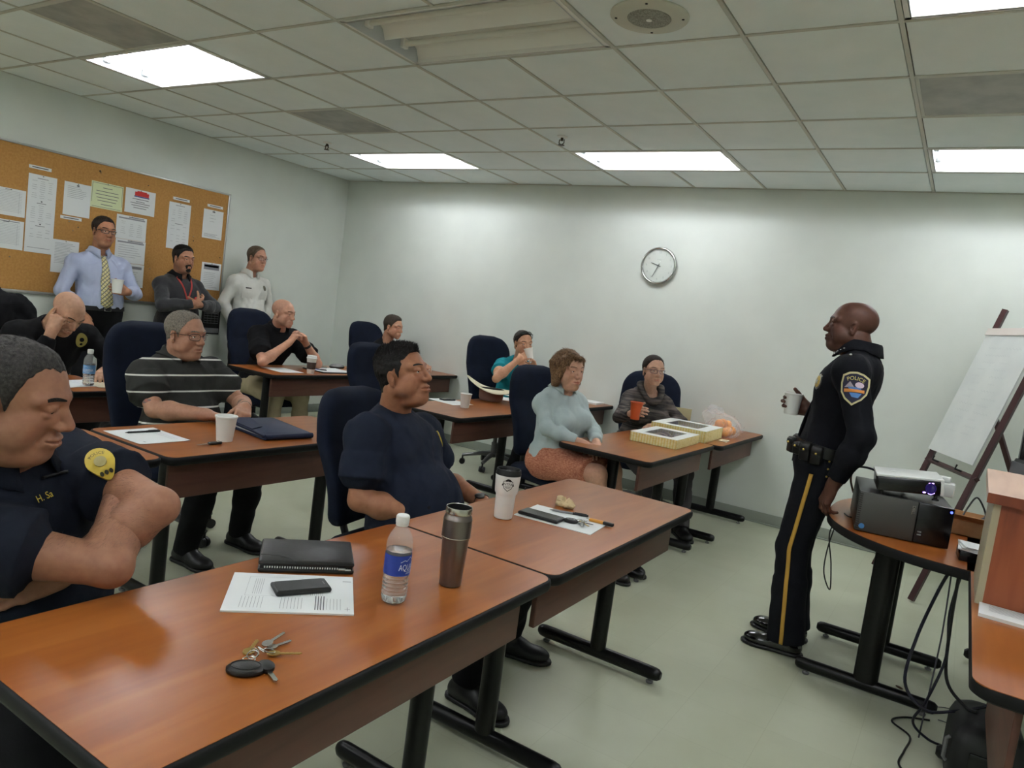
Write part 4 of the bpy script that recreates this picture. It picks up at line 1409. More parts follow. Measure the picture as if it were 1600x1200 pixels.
m_gold = mat('gold_thread', rgb(196, 170, 60), .55)
m_goldm = mat('gold_metal', rgb(200, 170, 90), .3, metal=.8)
m_silver = mat('silver_metal', rgb(190, 190, 185), .25, metal=.9)
m_white = mat('white_thread', rgb(222, 222, 216), .7)
m_leather = mat('black_leather', rgb(14, 13, 13), .35, spec=.5)
m_shine = mat('patent_leather', rgb(10, 10, 11), .12, spec=.6, coat=.6)
m_navyshirt = cl('navy_cotton', (20, 24, 34), (26, 31, 43))
m_navytee = cl('navy_jersey', (24, 29, 42), (30, 36, 52))
m_blackcl = cl('black_cotton', (17, 17, 19), (24, 24, 26))
m_trous = cl('black_trouser_cloth', (18, 18, 20), (25, 25, 28))
m_khaki = cl('khaki_cloth', (150, 138, 112), (166, 154, 126))

def glasses(out, mat_, lens_w=.026, lens_h=.017, rim=.0013, parent=None, dz=0.0, full=True, tint=None):
    """spectacles on the face: rims, bridge, temples"""
    Hc, HR, hs, loc = out['Hc'], out['HR'], out['hs'], out['loc']
    W = lambda p: tuple(Hc + HR @ (np.asarray(p, float)) * hs - loc)
    g = G()
    for q in (-1, 1):
        rim_p = []
        for i in range(25):
            a = 2 * PI * i / 24
            ca, sa = math.cos(a), math.sin(a)
            y = q * .034 + lens_w * math.copysign(abs(ca) ** .7, ca); z = -.003 + dz + lens_h * math.copysign(abs(sa) ** .8, sa)
            rim_p.append(W((.103 - 1.9 * max(0, abs(y) - .02) ** 1.35, y, z)))
        g.tube(rim_p, rim, 6, cap=False)
        g.tube([W((.095 - .02, q * .062, .006 + dz)), W((.06, q * .0735, .006 + dz)), W((-.005, q * .082, .006 + dz)), W((-.022, q * .081, -.008 + dz))], rim * 1.1, 6)
        g.tube([W((.092, q * .058, .004 + dz)), W((.075, q * .062, .006 + dz))], rim * 1.2, 6)
    g.tube([W((.106, -.010, .002 + dz)), W((.110, 0, .005 + dz)), W((.106, .010, .002 + dz))], rim * 1.1, 6)
    fr = g.build('glasses', mat_, out['root'])
    for q in (-1, 1):
        l = G(); ring = []
        for i in range(24):
            a = 2 * PI * i / 24; ca, sa = math.cos(a), math.sin(a)
            y = q * .034 + lens_w * math.copysign(abs(ca) ** .7, ca); z = -.003 + dz + lens_h * math.copysign(abs(sa) ** .8, sa)
            ring.append(W((.103 - 1.9 * max(0, abs(y) - .02) ** 1.35, y, z)))
        l.add(ring, [tuple(range(24))])
        l.build('lens', tint or m_lens, fr)
    return fr

SK = lambda r, g_, b: np.array(rgb(r, g_, b))

# 1. the big man at the left edge
P1 = make_person('person', 'seated man at the left edge in a navy polo with a yellow badge, arms crossed', dict(
    pelvis=(-1.40, -2.38, .57), neck=(-1.31, -2.43, .985), yaw=.40, head=(-1.225, -2.445, 1.138), head_rot=(.76, .19, .05),
    elbow_l=(-1.045, -2.215, .910), wrist_l=(-1.135, -2.365, .765), elbow_r=(-1.015, -2.33, .805), wrist_r=(-1.175, -2.235, .915),
    hand_l=dict(d=(-.2, -.95, -.18), n=(-.85, .1, -.4), curl=(.3, .35, .4, .45), thumb=.3), hand_r=dict(d=(-.35, .62, -.55), n=(-.75, -.25, .2), curl=(.4, .4, .45, .5), thumb=.4),
    ankle_l=(-.98, -2.22, .09), ankle_r=(-.95, -2.52, .09), gaze=(-.1, .25)), dict(
    tan=.70, skin=SK(178, 128, 102), girth=1.24, muscle=1.18, belly=.07, fat=.85, wide=1.03, nose=1.2, lid=.004, shoulder=.195, neck_r=.070, head_scale=1.03,
    arm=.047, arm2=.041, stubble=.22, lips=.6, brow=H_black, brow_w=1.15, arm_hair=H_black, res=(.0022, .012, .003, .005),
    hair=dict(mat=H_salt, t=.005, line='temple', strands=9000, len=.012, lift=.12, side=.6, comb=(-.6, 0, -.7), comb_top=(-.7, .35, .0), sw=.0005, rough=.001),
    shirt=dict(mat=m_navyshirt, sleeve=.58, wrinkle=.0038, collar=m_navyshirt, open=.42, ease=.013, wide=.008, neckline=(.0, 0, .05, .066)),
    trousers=dict(mat=m_trous)))
out = P1
g = G(); c = V3(-1.13, -2.313, 1.02); n = V3(.95, .06, .2); bu = (0, -.5, .87)
decal(g, out, c, n, bu, [(.030 * math.sin(a) * (1 - .45 * (math.cos(a) < 0) * abs(math.cos(a))), .043 * math.cos(a)) for a in np.linspace(0, 2 * PI, 28)[:-1]], mi=0, off=.012)
decal(g, out, c, n, bu, oval(.013, .013, 16, 0, .002), off=.0165, mi=1)
decal_text(g, out, c, n, bu, 'POLICE', .011, off=.0175, mi=2, arc=.024, dy=.024)
for k in range(3): decal(g, out, c, n, bu, oval(.004, .005, 8, -.010 + .010 * k, -.027), off=.0165, mi=2)
g.build('badge', [m_gold, mat('badge_shade', rgb(150, 140, 90), .6), mat('badge_lettering', rgb(50, 48, 30), .7)], P1['shirt'])
g = G(); decal_text(g, out, V3(-1.10, -2.352, .958), (.95, .0, .25), (0, -.15, 1), 'H. Sa', .022, off=.0055); g.build('embroidered_name', m_gold, P1['shirt'])
g = G(); q = [wrap(out, V3(-1.10, -2.362, .985), (.95, -.1, .2), (0, 0, 1), [(x, .15 * x)], .008)[0] - out['loc'] for x in np.linspace(-.03, .028, 6)]
g.tube([tuple(p) for p in q], .0035, 8); g.build('clip', m_plastic, P1['shirt'])

# 2. the spiky-haired man in the middle
P2 = make_person('person', 'seated man with spiky black hair in a navy t-shirt, leaning back at the centre', dict(
    pelvis=(-1.30, -.98, .55), neck=(-1.47, -.97, .995), yaw=.14, head=(-1.415, -1.005, 1.158), head_rot=(.22, -.30, .0),
    wrist_r=(-1.15, -1.06, .655), elbow_r=(-1.36, -1.225, .70), wrist_l=(-1.17, -.70, .665), elbow_l=(-1.43, -.64, .69),
    hand_r=dict(d=(.9, .4, -.15), n=(0, .2, -1)), hand_l=dict(d=(.9, -.35, -.15), n=(0, -.2, -1)),
    ankle_l=(-1.04, -.55, .12), ankle_r=(-.93, -1.00, .12), foot_l=(.9, .25, 0), foot_r=(.95, -.1, 0), gaze=(-.1, -.05)), dict(
    tan=.74, skin=SK(176, 122, 92), girth=1.13, muscle=1.12, belly=.055, fat=.35, wide=1.02, nose=1.15, shoulder=.20, neck_r=.060, res=(.0026, .012, .0032, .0055),
    stubble=.18, lips=.7, brow=H_black, boot=.16, boot_r=.05, scalp=.5, arm=.047, arm2=.042,
    hair=dict(mat=H_black, t=.003, line='normal', strands=6500, len=.017, lift=1.0, side=.12, comb=(-.3, 0, -.5), comb_top=(.25, .1, .6), sw=.0009, top=.008, lump=.003),
    shirt=dict(mat=m_navytee, name='t_shirt', sleeve=.68, wrinkle=.0042, ease=.014, wide=.010, neckline=(.01, 0, .05, .068), vee=.07, hem=-.04),
    trousers=dict(mat=m_trous)))
g = G(); c = V3(-1.30, -.76, .93); decal(g, P2, c, (.9, .3, .2), (0, 0, 1), oval(.028, .036)); decal(g, P2, c, (.9, .3, .2), (0, 0, 1), oval(.012, .014), off=.006, mi=1)
g.build('badge', [m_gold, mat('badge_centre', rgb(120, 110, 60), .6)], P2['shirt'])
g = G(); w = P2['Wr'][1]; dv = unit(P2['Wr'][1] - P2['El'][1])
g.tube([tuple(w - dv * .012 - P2['loc']), tuple(w + dv * .012 - P2['loc'])], .0325, 16); g.ball(tuple(w + V3(.0, -.02, .025) - P2['loc']), .022, 8, sc=(1, 1, .5)); g.build('wristwatch', m_plastic, P2['root'])

# 3. striped polo, second row
m_stripe = cl('striped_pique', (46, 46, 44), (56, 56, 53))
def _stripe():
    nt, b = nodes(m_stripe)
    t = nt.nodes.new('ShaderNodeTexCoord'); sp = nt.nodes.new('ShaderNodeSeparateXYZ'); nt.links.new(t.outputs['Object'], sp.inputs[0])
    a = N(nt, 'ShaderNodeMath', operation='MULTIPLY_ADD'); nt.links.new(sp.outputs['X'], a.inputs[0]); a.inputs[1].default_value = -.12; nt.links.new(sp.outputs['Z'], a.inputs[2])
    d = N(nt, 'ShaderNodeMath', operation='DIVIDE'); nt.links.new(a.outputs[0], d.inputs[0]); d.inputs[1].default_value = .082
    f = N(nt, 'ShaderNodeMath', operation='FRACT'); nt.links.new(d.outputs[0], f.inputs[0])
    l = N(nt, 'ShaderNodeMath', operation='LESS_THAN'); nt.links.new(f.outputs[0], l.inputs[0]); l.inputs[1].default_value = .10
    mx = N(nt, 'ShaderNodeMix', data_type='RGBA'); nt.links.new(l.outputs[0], mx.inputs[0])
    src = b.inputs['Base Color'].links[0].from_socket
    nt.links.new(src, mx.inputs[6]); mx.inputs[7].default_value = (*rgb(205, 205, 198), 1)
    nt.links.new(mx.outputs[2], b.inputs['Base Color'])
_stripe()
P3 = make_person('person', 'seated man in a white-striped dark polo and glasses at the second row table', dict(
    pelvis=(-3.03, -.87, .56), neck=(-3.04, -.885, .995), yaw=.06, head=(-2.965, -.915, 1.128), head_rot=(.26, .03, .04),
    elbow_r=(-2.86, -1.115, .76), wrist_r=(-2.60, -1.01, .778), elbow_l=(-2.86, -.62, .775), wrist_l=(-2.63, -.77, .80),
    hand_r=dict(d=(.75, .55, -.05), n=(.1, -.1, -1), curl=(.35, .4, .45, .5)), hand_l=dict(d=(.65, -.6, -.25), n=(-.2, -.3, -1), curl=(.55, .6, .7, .75), thumb=.7),
    ankle_l=(-2.76, -.62, .09), ankle_r=(-2.70, -.98, .09), gaze=(-.1, .0)), dict(
    tan=.82, skin=SK(182, 136, 112), girth=1.15, muscle=1.14, belly=.06, fat=.5, wide=1.02, nose=1.1, shoulder=.192, neck_r=.062, res=(.0030, .012, .0035, .006),
    stubble=.12, lips=.6, brow=H_grey, arm=.047, arm2=.040,
    hair=dict(mat=H_grey, t=.004, line='receding', strands=3000, len=.008, lift=.8, sw=.0008),
    shirt=dict(mat=m_stripe, name='polo_shirt', sleeve=.58, wrinkle=.0035, collar=m_stripe, open=.5, ease=.014, wide=.014),
    trousers=dict(mat=m_trous)))
glasses(P3, m_darkframe, rim=.0012)
for q, e in ((-1, .55),):      # faded tattoo on the upper right arm just under the sleeve
    g = G(); a = P3['Sh'][-1] * .24 + P3['El'][-1] * .76; nrm = unit((.55, -.8, .1))
    ss = S(); ss.rc(P3['Sh'][-1], P3['El'][-1], .047 * 1.14 + .002, .040 * 1.14 * .84, .02)
    for k in range(3): decal(g, P3, a + V3(.01, 0, -.012), nrm, (0, 0, 1), oval(.018 - .005 * k, .012 - .003 * k, 14, .012 * (k - 1), .004 * k), off=.0012 + .0004 * k, mi=k % 2, key=ss)
    g.build('tattoo', [mat('faded_ink', rgb(112, 92, 88), .6), mat('faded_red_ink', rgb(142, 92, 80), .6)], P3['root'])
g = G(); a = P3['El'][1] * .25 + P3['Wr'][1] * .75; ss = S(); ss.rc(P3['El'][1], P3['Wr'][1], .047, .029, .02)
for k in range(3): decal(g, P3, a, unit((.2, -.7, .6)), (1, -.6, 0), oval(.016, .004, 10, .008 * (k - 1), .010 * (k - 1)), off=.002, key=ss)
g.build('tattoo', mat('faded_wrist_ink', rgb(110, 94, 86), .6), P3['root'])
g = G(); w = P3['Wr'][1] + unit(P3['Wr'][1] - P3['El'][1]) * .004
dv = unit(P3['Wr'][1] - P3['El'][1]); g.tube([tuple(w - dv * .006 - P3['loc']), tuple(w + dv * .006 - P3['loc'])], .0315, 18); g.build('bracelet', m_silver, P3['root'])

# 4. head-down man in black
P4 = make_person('person', 'bald man in a black long-sleeved shirt bent over his papers, fist at his temple', dict(
    pelvis=(-4.43, -.93, .56), neck=(-4.20, -.975, 1.015), yaw=.08, head=(-4.045, -.965, 1.115), head_rot=(.15, .62, -.12),
    elbow_r=(-4.01, -1.13, .80), wrist_r=(-3.975, -1.075, 1.005), elbow_l=(-4.06, -.62, .80), wrist_l=(-3.90, -.80, .79),
    hand_r=dict(d=(-.05, .30, .95), n=(-.55, .8, -.1), curl=(1.35, 1.4, 1.45, 1.45), thumb=.9), hand_l=dict(d=(.8, -.5, -.1), n=(0, 0, -1), curl=(.4, .5, .6, .6)),
    shoulder_r=(-4.17, -1.17, .965), shoulder_l=(-4.19, -.77, .965), ankle_l=(-4.1, -.8, .09), ankle_r=(-4.1, -1.1, .09), gaze=(0, .4)), dict(
    skin=SK(190, 148, 122), girth=1.06, muscle=1.02, fat=.35, shoulder=.19, res=(.0032, .012, .0035, .0065), scalp=.22, line='receding', stubble=.1, brow=H_short, lips=.6,
    shirt=dict(mat=m_blackcl, sleeve=1.86, wrinkle=.004, ease=.016, wide=.010, neckline=(.0, 0, .04, .07)), trousers=dict(mat=m_trous)))
g = G(); c = V3(-4.06, -.84, .935); nn = (.9, -.15, -.2)
decal(g, P4, c, nn, (0, 0, 1), oval(.032, .044)); decal(g, P4, c, nn, (0, 0, 1), oval(.013, .013, 12, 0, .006), off=.006, mi=1); decal(g, P4, c, nn, (0, 0, 1), oval(.008, .008, 10, 0, -.022), off=.006, mi=1)
g.build('badge', [mat('dull_gold_thread', rgb(150, 138, 70), .7), m_blackcl], P4['shirt'])

# 5. standing, blue shirt and tie
m_blue = cl('pale_blue_poplin', (164, 172, 196), (174, 182, 204), bump=.1)
P5 = make_person('person', 'standing man in a pale blue shirt and plaid tie by the cork board', dict(
    pelvis=(-5.80, .14, .985), neck=(-5.815, .125, 1.495), yaw=-.08, head=(-5.755, .115, 1.69), head_rot=(-.02, .04, 0),
    elbow_r=(-5.80, -.16, 1.17), wrist_r=(-5.70, -.02, .985), elbow_l=(-5.70, .395, 1.195), wrist_l=(-5.53, .225, 1.215),
    hand_l=dict(d=(.35, -.93, .12), n=(-.9, -.35, .05), curl=(.75, .75, .8, .8), thumb=.45), hand_r=dict(d=(.3, .3, -.9), n=(-1, .3, 0)),
    ankle_l=(-5.80, .26, .09), ankle_r=(-5.80, .02, .09)), dict(
    skin=SK(176, 126, 98), girth=1.06, muscle=.98, belly=.03, fat=.3, shoulder=.182, res=(.0040, .013, .0045, .0075), brow=H_black, stubble=.14, nose=1.1,
    hair=dict(mat=H_dark, t=.007, line='normal', rough=.001, strands=2200, len=.010, lift=.5, sw=.0011),
    shirt=dict(mat=m_blue, name='dress_shirt', sleeve=1.86, wrinkle=.005, collar=m_blue, open=.28, ease=.016, wide=.014, tuck=1, hem=.10),
    trousers=dict(mat=m_trous, waist=.14)))
glasses(P5, m_darkframe, rim=.0022, lens_h=.014)
m_tie = mat('plaid_tie_silk', rgb(190, 180, 120), .5)
def _plaid(m, c0, c1, c2, sc):
    nt, b = nodes(m)
    v = coords(nt, (sc,) * 3); 
    sp = nt.nodes.new('ShaderNodeSeparateXYZ'); nt.links.new(v, sp.inputs[0])
    outs = []
    for sgn in (1, -1):
        a = N(nt, 'ShaderNodeMath', operation='MULTIPLY_ADD'); nt.links.new(sp.outputs['Y'], a.inputs[0]); a.inputs[1].default_value = sgn; nt.links.new(sp.outputs['Z'], a.inputs[2])
        f = N(nt, 'ShaderNodeMath', operation='FRACT'); nt.links.new(a.outputs[0], f.inputs[0])
        l = N(nt, 'ShaderNodeMath', operation='LESS_THAN'); nt.links.new(f.outputs[0], l.inputs[0]); l.inputs[1].default_value = .3
        outs.append(l.outputs[0])
    m1 = N(nt, 'ShaderNodeMix', data_type='RGBA'); nt.links.new(outs[0], m1.inputs[0]); m1.inputs[6].default_value = (*c0, 1); m1.inputs[7].default_value = (*c1, 1)
    m2 = N(nt, 'ShaderNodeMix', data_type='RGBA'); nt.links.new(outs[1], m2.inputs[0]); nt.links.new(m1.outputs[2], m2.inputs[6]); m2.inputs[7].default_value = (*c2, 1)
    nt.links.new(m2.outputs[2], b.inputs['Base Color'])
_plaid(m_tie, rgb(196, 188, 140), rgb(150, 140, 84), rgb(96, 98, 92), 30)
def tie(o, zs, ws, mat_):
    g = G(); Nk, fw_ = o['Nk'], o['fw']
    P = []
    for z, w_ in zip(zs, ws):
        row = wrap(o, V3(Nk[0], Nk[1], z) + fw_ * .1 + o['lf'] * 0, fw_, (0, 0, 1), [(-w_, 0), (-w_ * .5, 0), (0, 0), (w_ * .5, 0), (w_, 0)], .007) - o['loc']
        row[2] += fw_ * .003
        P.append(row)
    g.loft([[tuple(p) for p in r] for r in P], cap=False, closed=False)
    t = g.build('tie', mat_, o['shirt'], smooth=60); md = t.modifiers.new('thickness', 'SOLIDIFY'); md.thickness = .004
    k = G(); kp = wrap(o, V3(Nk[0], Nk[1], zs[0] + .01) + fw_ * .1, fw_, (0, 0, 1), [(0, 0)], .012)[0] - o['loc']
    k.loft([[tuple(kp + V3(.013 * math.cos(a) * s_, .019 * math.sin(a) * s_, z)) for a in np.linspace(0, 2 * PI, 13)[:-1]] for s_, z in ((.9, .018), (1.05, .012), (.75, -.02))])
    k.build('tie_knot', mat_, t)
tie(P5, [1.505, 1.475, 1.44, 1.36, 1.27, 1.18, 1.12, 1.085, 1.055], [.013, .016, .022, .030, .038, .043, .046, .047, .004], m_tie)
def belt(o, mat_, hgt=.15, hw=.018, grow=.010, buckle=None, key='trousers_s'):
    T_, up = o['T'], o['up']
    c = T_(0, 0, hgt); rows = []
    base = []
    for i in range(48):
        a = 2 * PI * i / 48
        d = o['fw'] * math.cos(a) + o['lf'] * math.sin(a)
        p = c + d * .45
        for _ in range(50):
            f = at_pts(o['trousers_s'], (p - up * .02)[None])[0]
            if f < .001: break
            p = p - d * max(f * .7, .001)
        base.append((p, d))
    for (dz, dr) in ((-hw, 0), (-hw, grow), (hw, grow), (hw, 0)):
        rows.append([tuple(p + d * dr + up * dz - o['loc']) for p, d in base])
    g = G(); g.loft(rows, cap=False); b = g.build('belt', mat_, o['root'], smooth=50)
    if buckle:
        p, d = base[0]; g = G(); r = o['lf']
        q = [tuple(p + d * (grow + .002) + r * x + up * z - o['loc']) for x, z in ((-.025, -.018), (.025, -.018), (.025, .018), (-.025, .018), (-.025, -.018))]
        g.tube(q, .003, 6); g.build('buckle', buckle, b)
    return b, base
belt(P5, m_leather, hgt=.13, buckle=m_silver)

# 6. standing, dark grey shirt, goatee, lanyard
m_char = cl('charcoal_fleece', (48, 48, 50), (58, 58, 60), sheen=.2)
P6 = make_person('person', 'standing man with a black goatee in a charcoal shirt and red lanyard, arms folded', dict(
    pelvis=(-5.80, .86, .93), neck=(-5.80, .86, 1.39), yaw=-.02, head=(-5.735, .835, 1.562), head_rot=(.08, .06, 0),
    elbow_r=(-5.62, .60, 1.125), wrist_r=(-5.50, .85, 1.175), elbow_l=(-5.62, 1.12, 1.150), wrist_l=(-5.49, .865, 1.165),
    hand_r=dict(d=(-.45, .85, .28), n=(-.8, -.45, .3), curl=(.35, .4, .4, .45)), hand_l=dict(d=(-.52, -.84, -.12), n=(-.85, .5, -.1), curl=(.3, .35, .4, .4)),
    ankle_l=(-5.80, .98, .09), ankle_r=(-5.80, .74, .09)), dict(
    skin=SK(176, 128, 102), girth=1.06, muscle=1.0, belly=.02, fat=.35, shoulder=.178, res=(.0040, .013, .0045, .0075), brow=H_black, brow_w=1.2, stubble=.15, scale=.95,
    hair=dict(mat=H_black, t=.008, line='normal', rough=.0012, top=.003, strands=2500, len=.012, lift=.5, sw=.0011),
    beard=dict(mat=H_black, t=.003, zones=[(0, -.053, .024, .0065), (.024, -.068, .006, .018), (0, -.098, .026, .018)]),
    shirt=dict(mat=m_char, sleeve=1.88, wrinkle=.005, collar=m_blackcl, open=.34, ease=.018, wide=.014), trousers=dict(mat=m_trous)))
m_red = mat('red_lanyard_ribbon', rgb(176, 58, 52), .6)
g = G()
for q in (-1, 1):
    rows = []
    for k in np.linspace(0, 1, 14):
        y = q * (.075 * (1 - k) + .0) ; z = .03 - .22 * k
        c = P6['Nk'] + P6['lf'] * y + V3(0, 0, z)
        rows.append([tuple(p - P6['loc']) for p in wrap(P6, c + P6['fw'] * .06, P6['fw'], (0, 0, 1), [(-.008, 0), (.008, 0)], .007)])
    g.loft(rows, cap=False, closed=False)
lo_ = g.build('lanyard', m_red, P6['shirt']); md = lo_.modifiers.new('thickness', 'SOLIDIFY'); md.thickness = .002
g = G(); decal(g, P6, P6['Nk'] + V3(.1, .085, -.17), (1, 0, 0), (0, 0, 1), oval(.016, .016, 16), off=.008); g.build('round_pin', m_red, P6['shirt'])

# 7. standing, white uniform shirt
m_wht = cl('white_uniform_cloth', (206, 206, 198), (214, 214, 206), bump=.1)
P7 = make_person('person', 'standing man in a white uniform shirt leaning on the wall right of the cork board', dict(
    pelvis=(-5.84, 1.66, .985), neck=(-5.85, 1.655, 1.50), yaw=-.02, head=(-5.785, 1.67, 1.68), head_rot=(.14, .05, 0),
    elbow_r=(-5.87, 1.395, 1.20), wrist_r=(-5.84, 1.50, .97), elbow_l=(-5.86, 1.925, 1.21), wrist_l=(-5.82, 1.83, .98),
    hand_r=dict(d=(0, .2, -1), n=(-1, 0, 0)), hand_l=dict(d=(0, -.2, -1), n=(-1, 0, 0)),
    ankle_l=(-5.80, 1.78, .09), ankle_r=(-5.80, 1.54, .09)), dict(
    skin=SK(196, 146, 122), girth=1.0, muscle=.96, belly=.01, fat=.25, shoulder=.172, res=(.0045, .013, .0055, .008), brow=H_brown, lips=.7,
    hair=dict(mat=hair_mat('greying_brown_hair', rgb(70, 56, 42), rgb(104, 90, 74)), t=.006, line='receding', strands=1800, len=.010, lift=.3, sw=.0012),
    shirt=dict(mat=m_wht, name='uniform_shirt', sleeve=1.84, wrinkle=.005, collar=m_wht, open=.3, ease=.016, wide=.014, tuck=1, hem=.08), trousers=dict(mat=m_trous, waist=.12)))
glasses(P7, m_wire, rim=.001)
g = G(); decal(g, P7, P7['Nk'] + V3(.1, -.085, -.125), (1, 0, .1), (0, 0, 1), [(-.028, -.005), (.028, -.005), (.028, .005), (-.028, .005)]); g.build('name_plate', m_plastic, P7['shirt'])
g = G(); decal(g, P7, P7['Nk'] + V3(.1, .095, -.11), (1, 0, .1), (0, 0, 1), oval(.018, .028, 14)); g.build('badge', mat('dark_badge', rgb(90, 84, 70), .4, metal=.6), P7['shirt'])
for q in (-1, 1):
    g = G(); decal(g, P7, P7['Nk'] + V3(.1, q * .09, -.175), (1, 0, .1), (0, 0, 1), [(-.05, -.05), (.05, -.05), (.055, .02), (.05, .03), (0, .022), (-.05, .03), (-.055, .02)], off=.0035); g.build('chest_pocket', m_wht, P7['shirt'])

# 8. black polo, hands clasped before the mouth
P8 = make_person('person', 'seated man with a shaved head in a black polo, hands clasped before his mouth', dict(
    pelvis=(-4.88, 1.10, .56), neck=(-4.69, 1.12, 1.07), yaw=.02, head=(-4.60, 1.075, 1.205), head_rot=(.24, .06, .02),
    elbow_r=(-4.47, .80, .79), wrist_r=(-4.43, 1.02, .965), elbow_l=(-4.42, 1.36, .79), wrist_l=(-4.42, 1.20, .965),
    hand_r=dict(d=(.05, .62, .75), n=(.1, .8, -.55), curl=(.65, .75, .85, .9), thumb=.4), hand_l=dict(d=(.05, -.55, .8), n=(-.1, -.8, -.5), curl=(.55, .7, .85, .9), thumb=.4),
    ankle_l=(-4.48, 1.28, .09), ankle_r=(-4.42, .88, .09)), dict(
    skin=SK(200, 152, 128), girth=1.04, muscle=1.06, fat=.15, shoulder=.192, res=(.0040, .013, .0042, .0075), scalp=.30, line='receding', stubble=.1, brow=H_brown, lips=.7,
    shirt=dict(mat=m_blackcl, name='polo_shirt', sleeve=.68, wrinkle=.0045, collar=m_blackcl, open=.55, ease=.015, wide=.014), trousers=dict(mat=m_khaki)))
g = G(); w = P8['Wr'][1]; dv = unit(P8['Wr'][1] - P8['El'][1]); g.tube([tuple(w - dv * .035 - P8['loc']), tuple(w - dv * .012 - P8['loc'])], .0315, 16); g.build('wristwatch', m_plastic, P8['root'])

# 9. half-hidden man in the far corner
P9 = make_person('person', 'seated man with short brown hair whose face shows behind the empty chair', dict(
    pelvis=(-4.84, 2.62, .55), neck=(-4.74, 2.57, .985), yaw=-.05, head=(-4.665, 2.565, 1.165), head_rot=(.16, .08, .0),
    elbow_r=(-4.50, 2.36, .785), wrist_r=(-4.26, 2.50, .785), elbow_l=(-4.46, 2.85, .785), wrist_l=(-4.26, 2.70, .80),
    hand_r=dict(d=(.8, .5, -.05), n=(0, 0, -1)), hand_l=dict(d=(.6, -.7, .1), n=(0, 0, -1)),
    ankle_l=(-4.4, 2.74, .09), ankle_r=(-4.4, 2.44, .09)), dict(
    skin=SK(196, 148, 122), girth=1.05, muscle=1.08, fat=.15, shoulder=.20, res=(.0042, .013, .005, .008), brow=H_short, stubble=.12,
    hair=dict(mat=H_short, t=.006, line='normal', top=.005, rough=.001, strands=2000, len=.010, lift=.6, sw=.0012),
    shirt=dict(mat=m_blackcl, sleeve=.70, wrinkle=.004, ease=.015, neckline=(.0, 0, .03, .075)), trousers=dict(mat=m_khaki)))

# 10. woman in teal drinking
m_teal = cl('teal_jersey', (28, 122, 132), (34, 134, 144))
def updo(s):
    s.sp((-.115, 0, .045), .034, 0)
P10 = make_person('person', 'seated woman in a teal top drinking from a white cup, sunglasses on her head', dict(
    pelvis=(-3.16, 2.57, .56), neck=(-3.09, 2.585, 1.045), yaw=-.50, head=(-3.035, 2.515, 1.205), head_rot=(-.55, .02, .06),
    elbow_r=(-3.05, 2.17, .875), wrist_r=(-2.925, 2.305, 1.07), elbow_l=(-2.80, 2.62, .84), wrist_l=(-2.82, 2.44, 1.0),
    hand_r=dict(d=(.28, .74, .42), n=(-.55, .45, -.35), curl=(.5, .55, .6, .65), thumb=.95), hand_l=dict(d=(-.25, -.35, .85), n=(-.55, -.75, -.3), curl=(.6, .65, .7, .75), thumb=.4),
    ankle_l=(-2.85, 2.62, .09), ankle_r=(-2.90, 2.40, .09)), dict(
    skin=SK(200, 152, 122), girth=1.06, fem=1, bust=.6, muscle=.98, fat=.25, shoulder=.165, res=(.0040, .013, .0040, .007), bare_arms=1, brow=H_dark, brow_w=.8, scale=.95, arm=.050, arm2=.041,
    hair=dict(mat=H_dark, t=.006, line='woman', extra=updo, strands=1800, len=.02, lift=.05, comb=(-1, 0, 0), comb_top=(-1, 0, 0), sw=.001, side=1),
    shirt=dict(mat=m_teal, name='scoop_neck_top', sleeve=.42, wrinkle=.004, ease=.010, wide=.008, neckline=(.035, 0, .02, .095), hem=-.06), trousers=dict(mat=m_trous)))
m_sung = mat('sunglass_lens', rgb(20, 18, 20), .08, spec=.8)
def sunglasses_on_head(o):
    Hc, HR, loc = o['Hc'], o['HR'], o['loc']
    W = lambda p: tuple(Hc + HR @ np.asarray(p, float) - loc)
    g = G()
    for q in (-1, 1):
        ring = []
        for i in range(20):
            a = 2 * PI * i / 20
            y = q * .033 + .028 * math.cos(a); u_ = .020 * math.sin(a)
            ring.append((.072 - .016 * (abs(y) / .05) ** 2 - .75 * u_, y, .104 + .55 * u_ - .010 * (abs(y) / .05) ** 2))
        g.loft([[W(p) for p in ring], [W((p[0] + .003, p[1], p[2] + .004)) for p in ring]])
        g.tube([W((.062, q * .06, .090)), W((.02, q * .083, .060)), W((-.02, q * .088, .020))], .003, 6)
    g.tube([W((.077, -.008, .110)), W((.077, .008, .110))], .003, 6)
    g.build('sunglasses', m_sung, o['root'])
sunglasses_on_head(P10)
g = G(); c = P10['Nk']; pts = []
for k in np.linspace(-1, 1, 15):
    p = c + P10['lf'] * (.075 * k) + P10['fw'] * .05 + V3(0, 0, .02 - .13 * (1 - k * k) ** .6)
    ss = S(); ss.p = [q for q in P10['shirt_s'].p if q[5] == '+' and q[0] == 'el']
    pts.append(tuple(p + P10['fw'] * .05 - P10['loc']))
g.tube(pts, .002, 6); g.build('necklace', m_plastic, P10['root'])

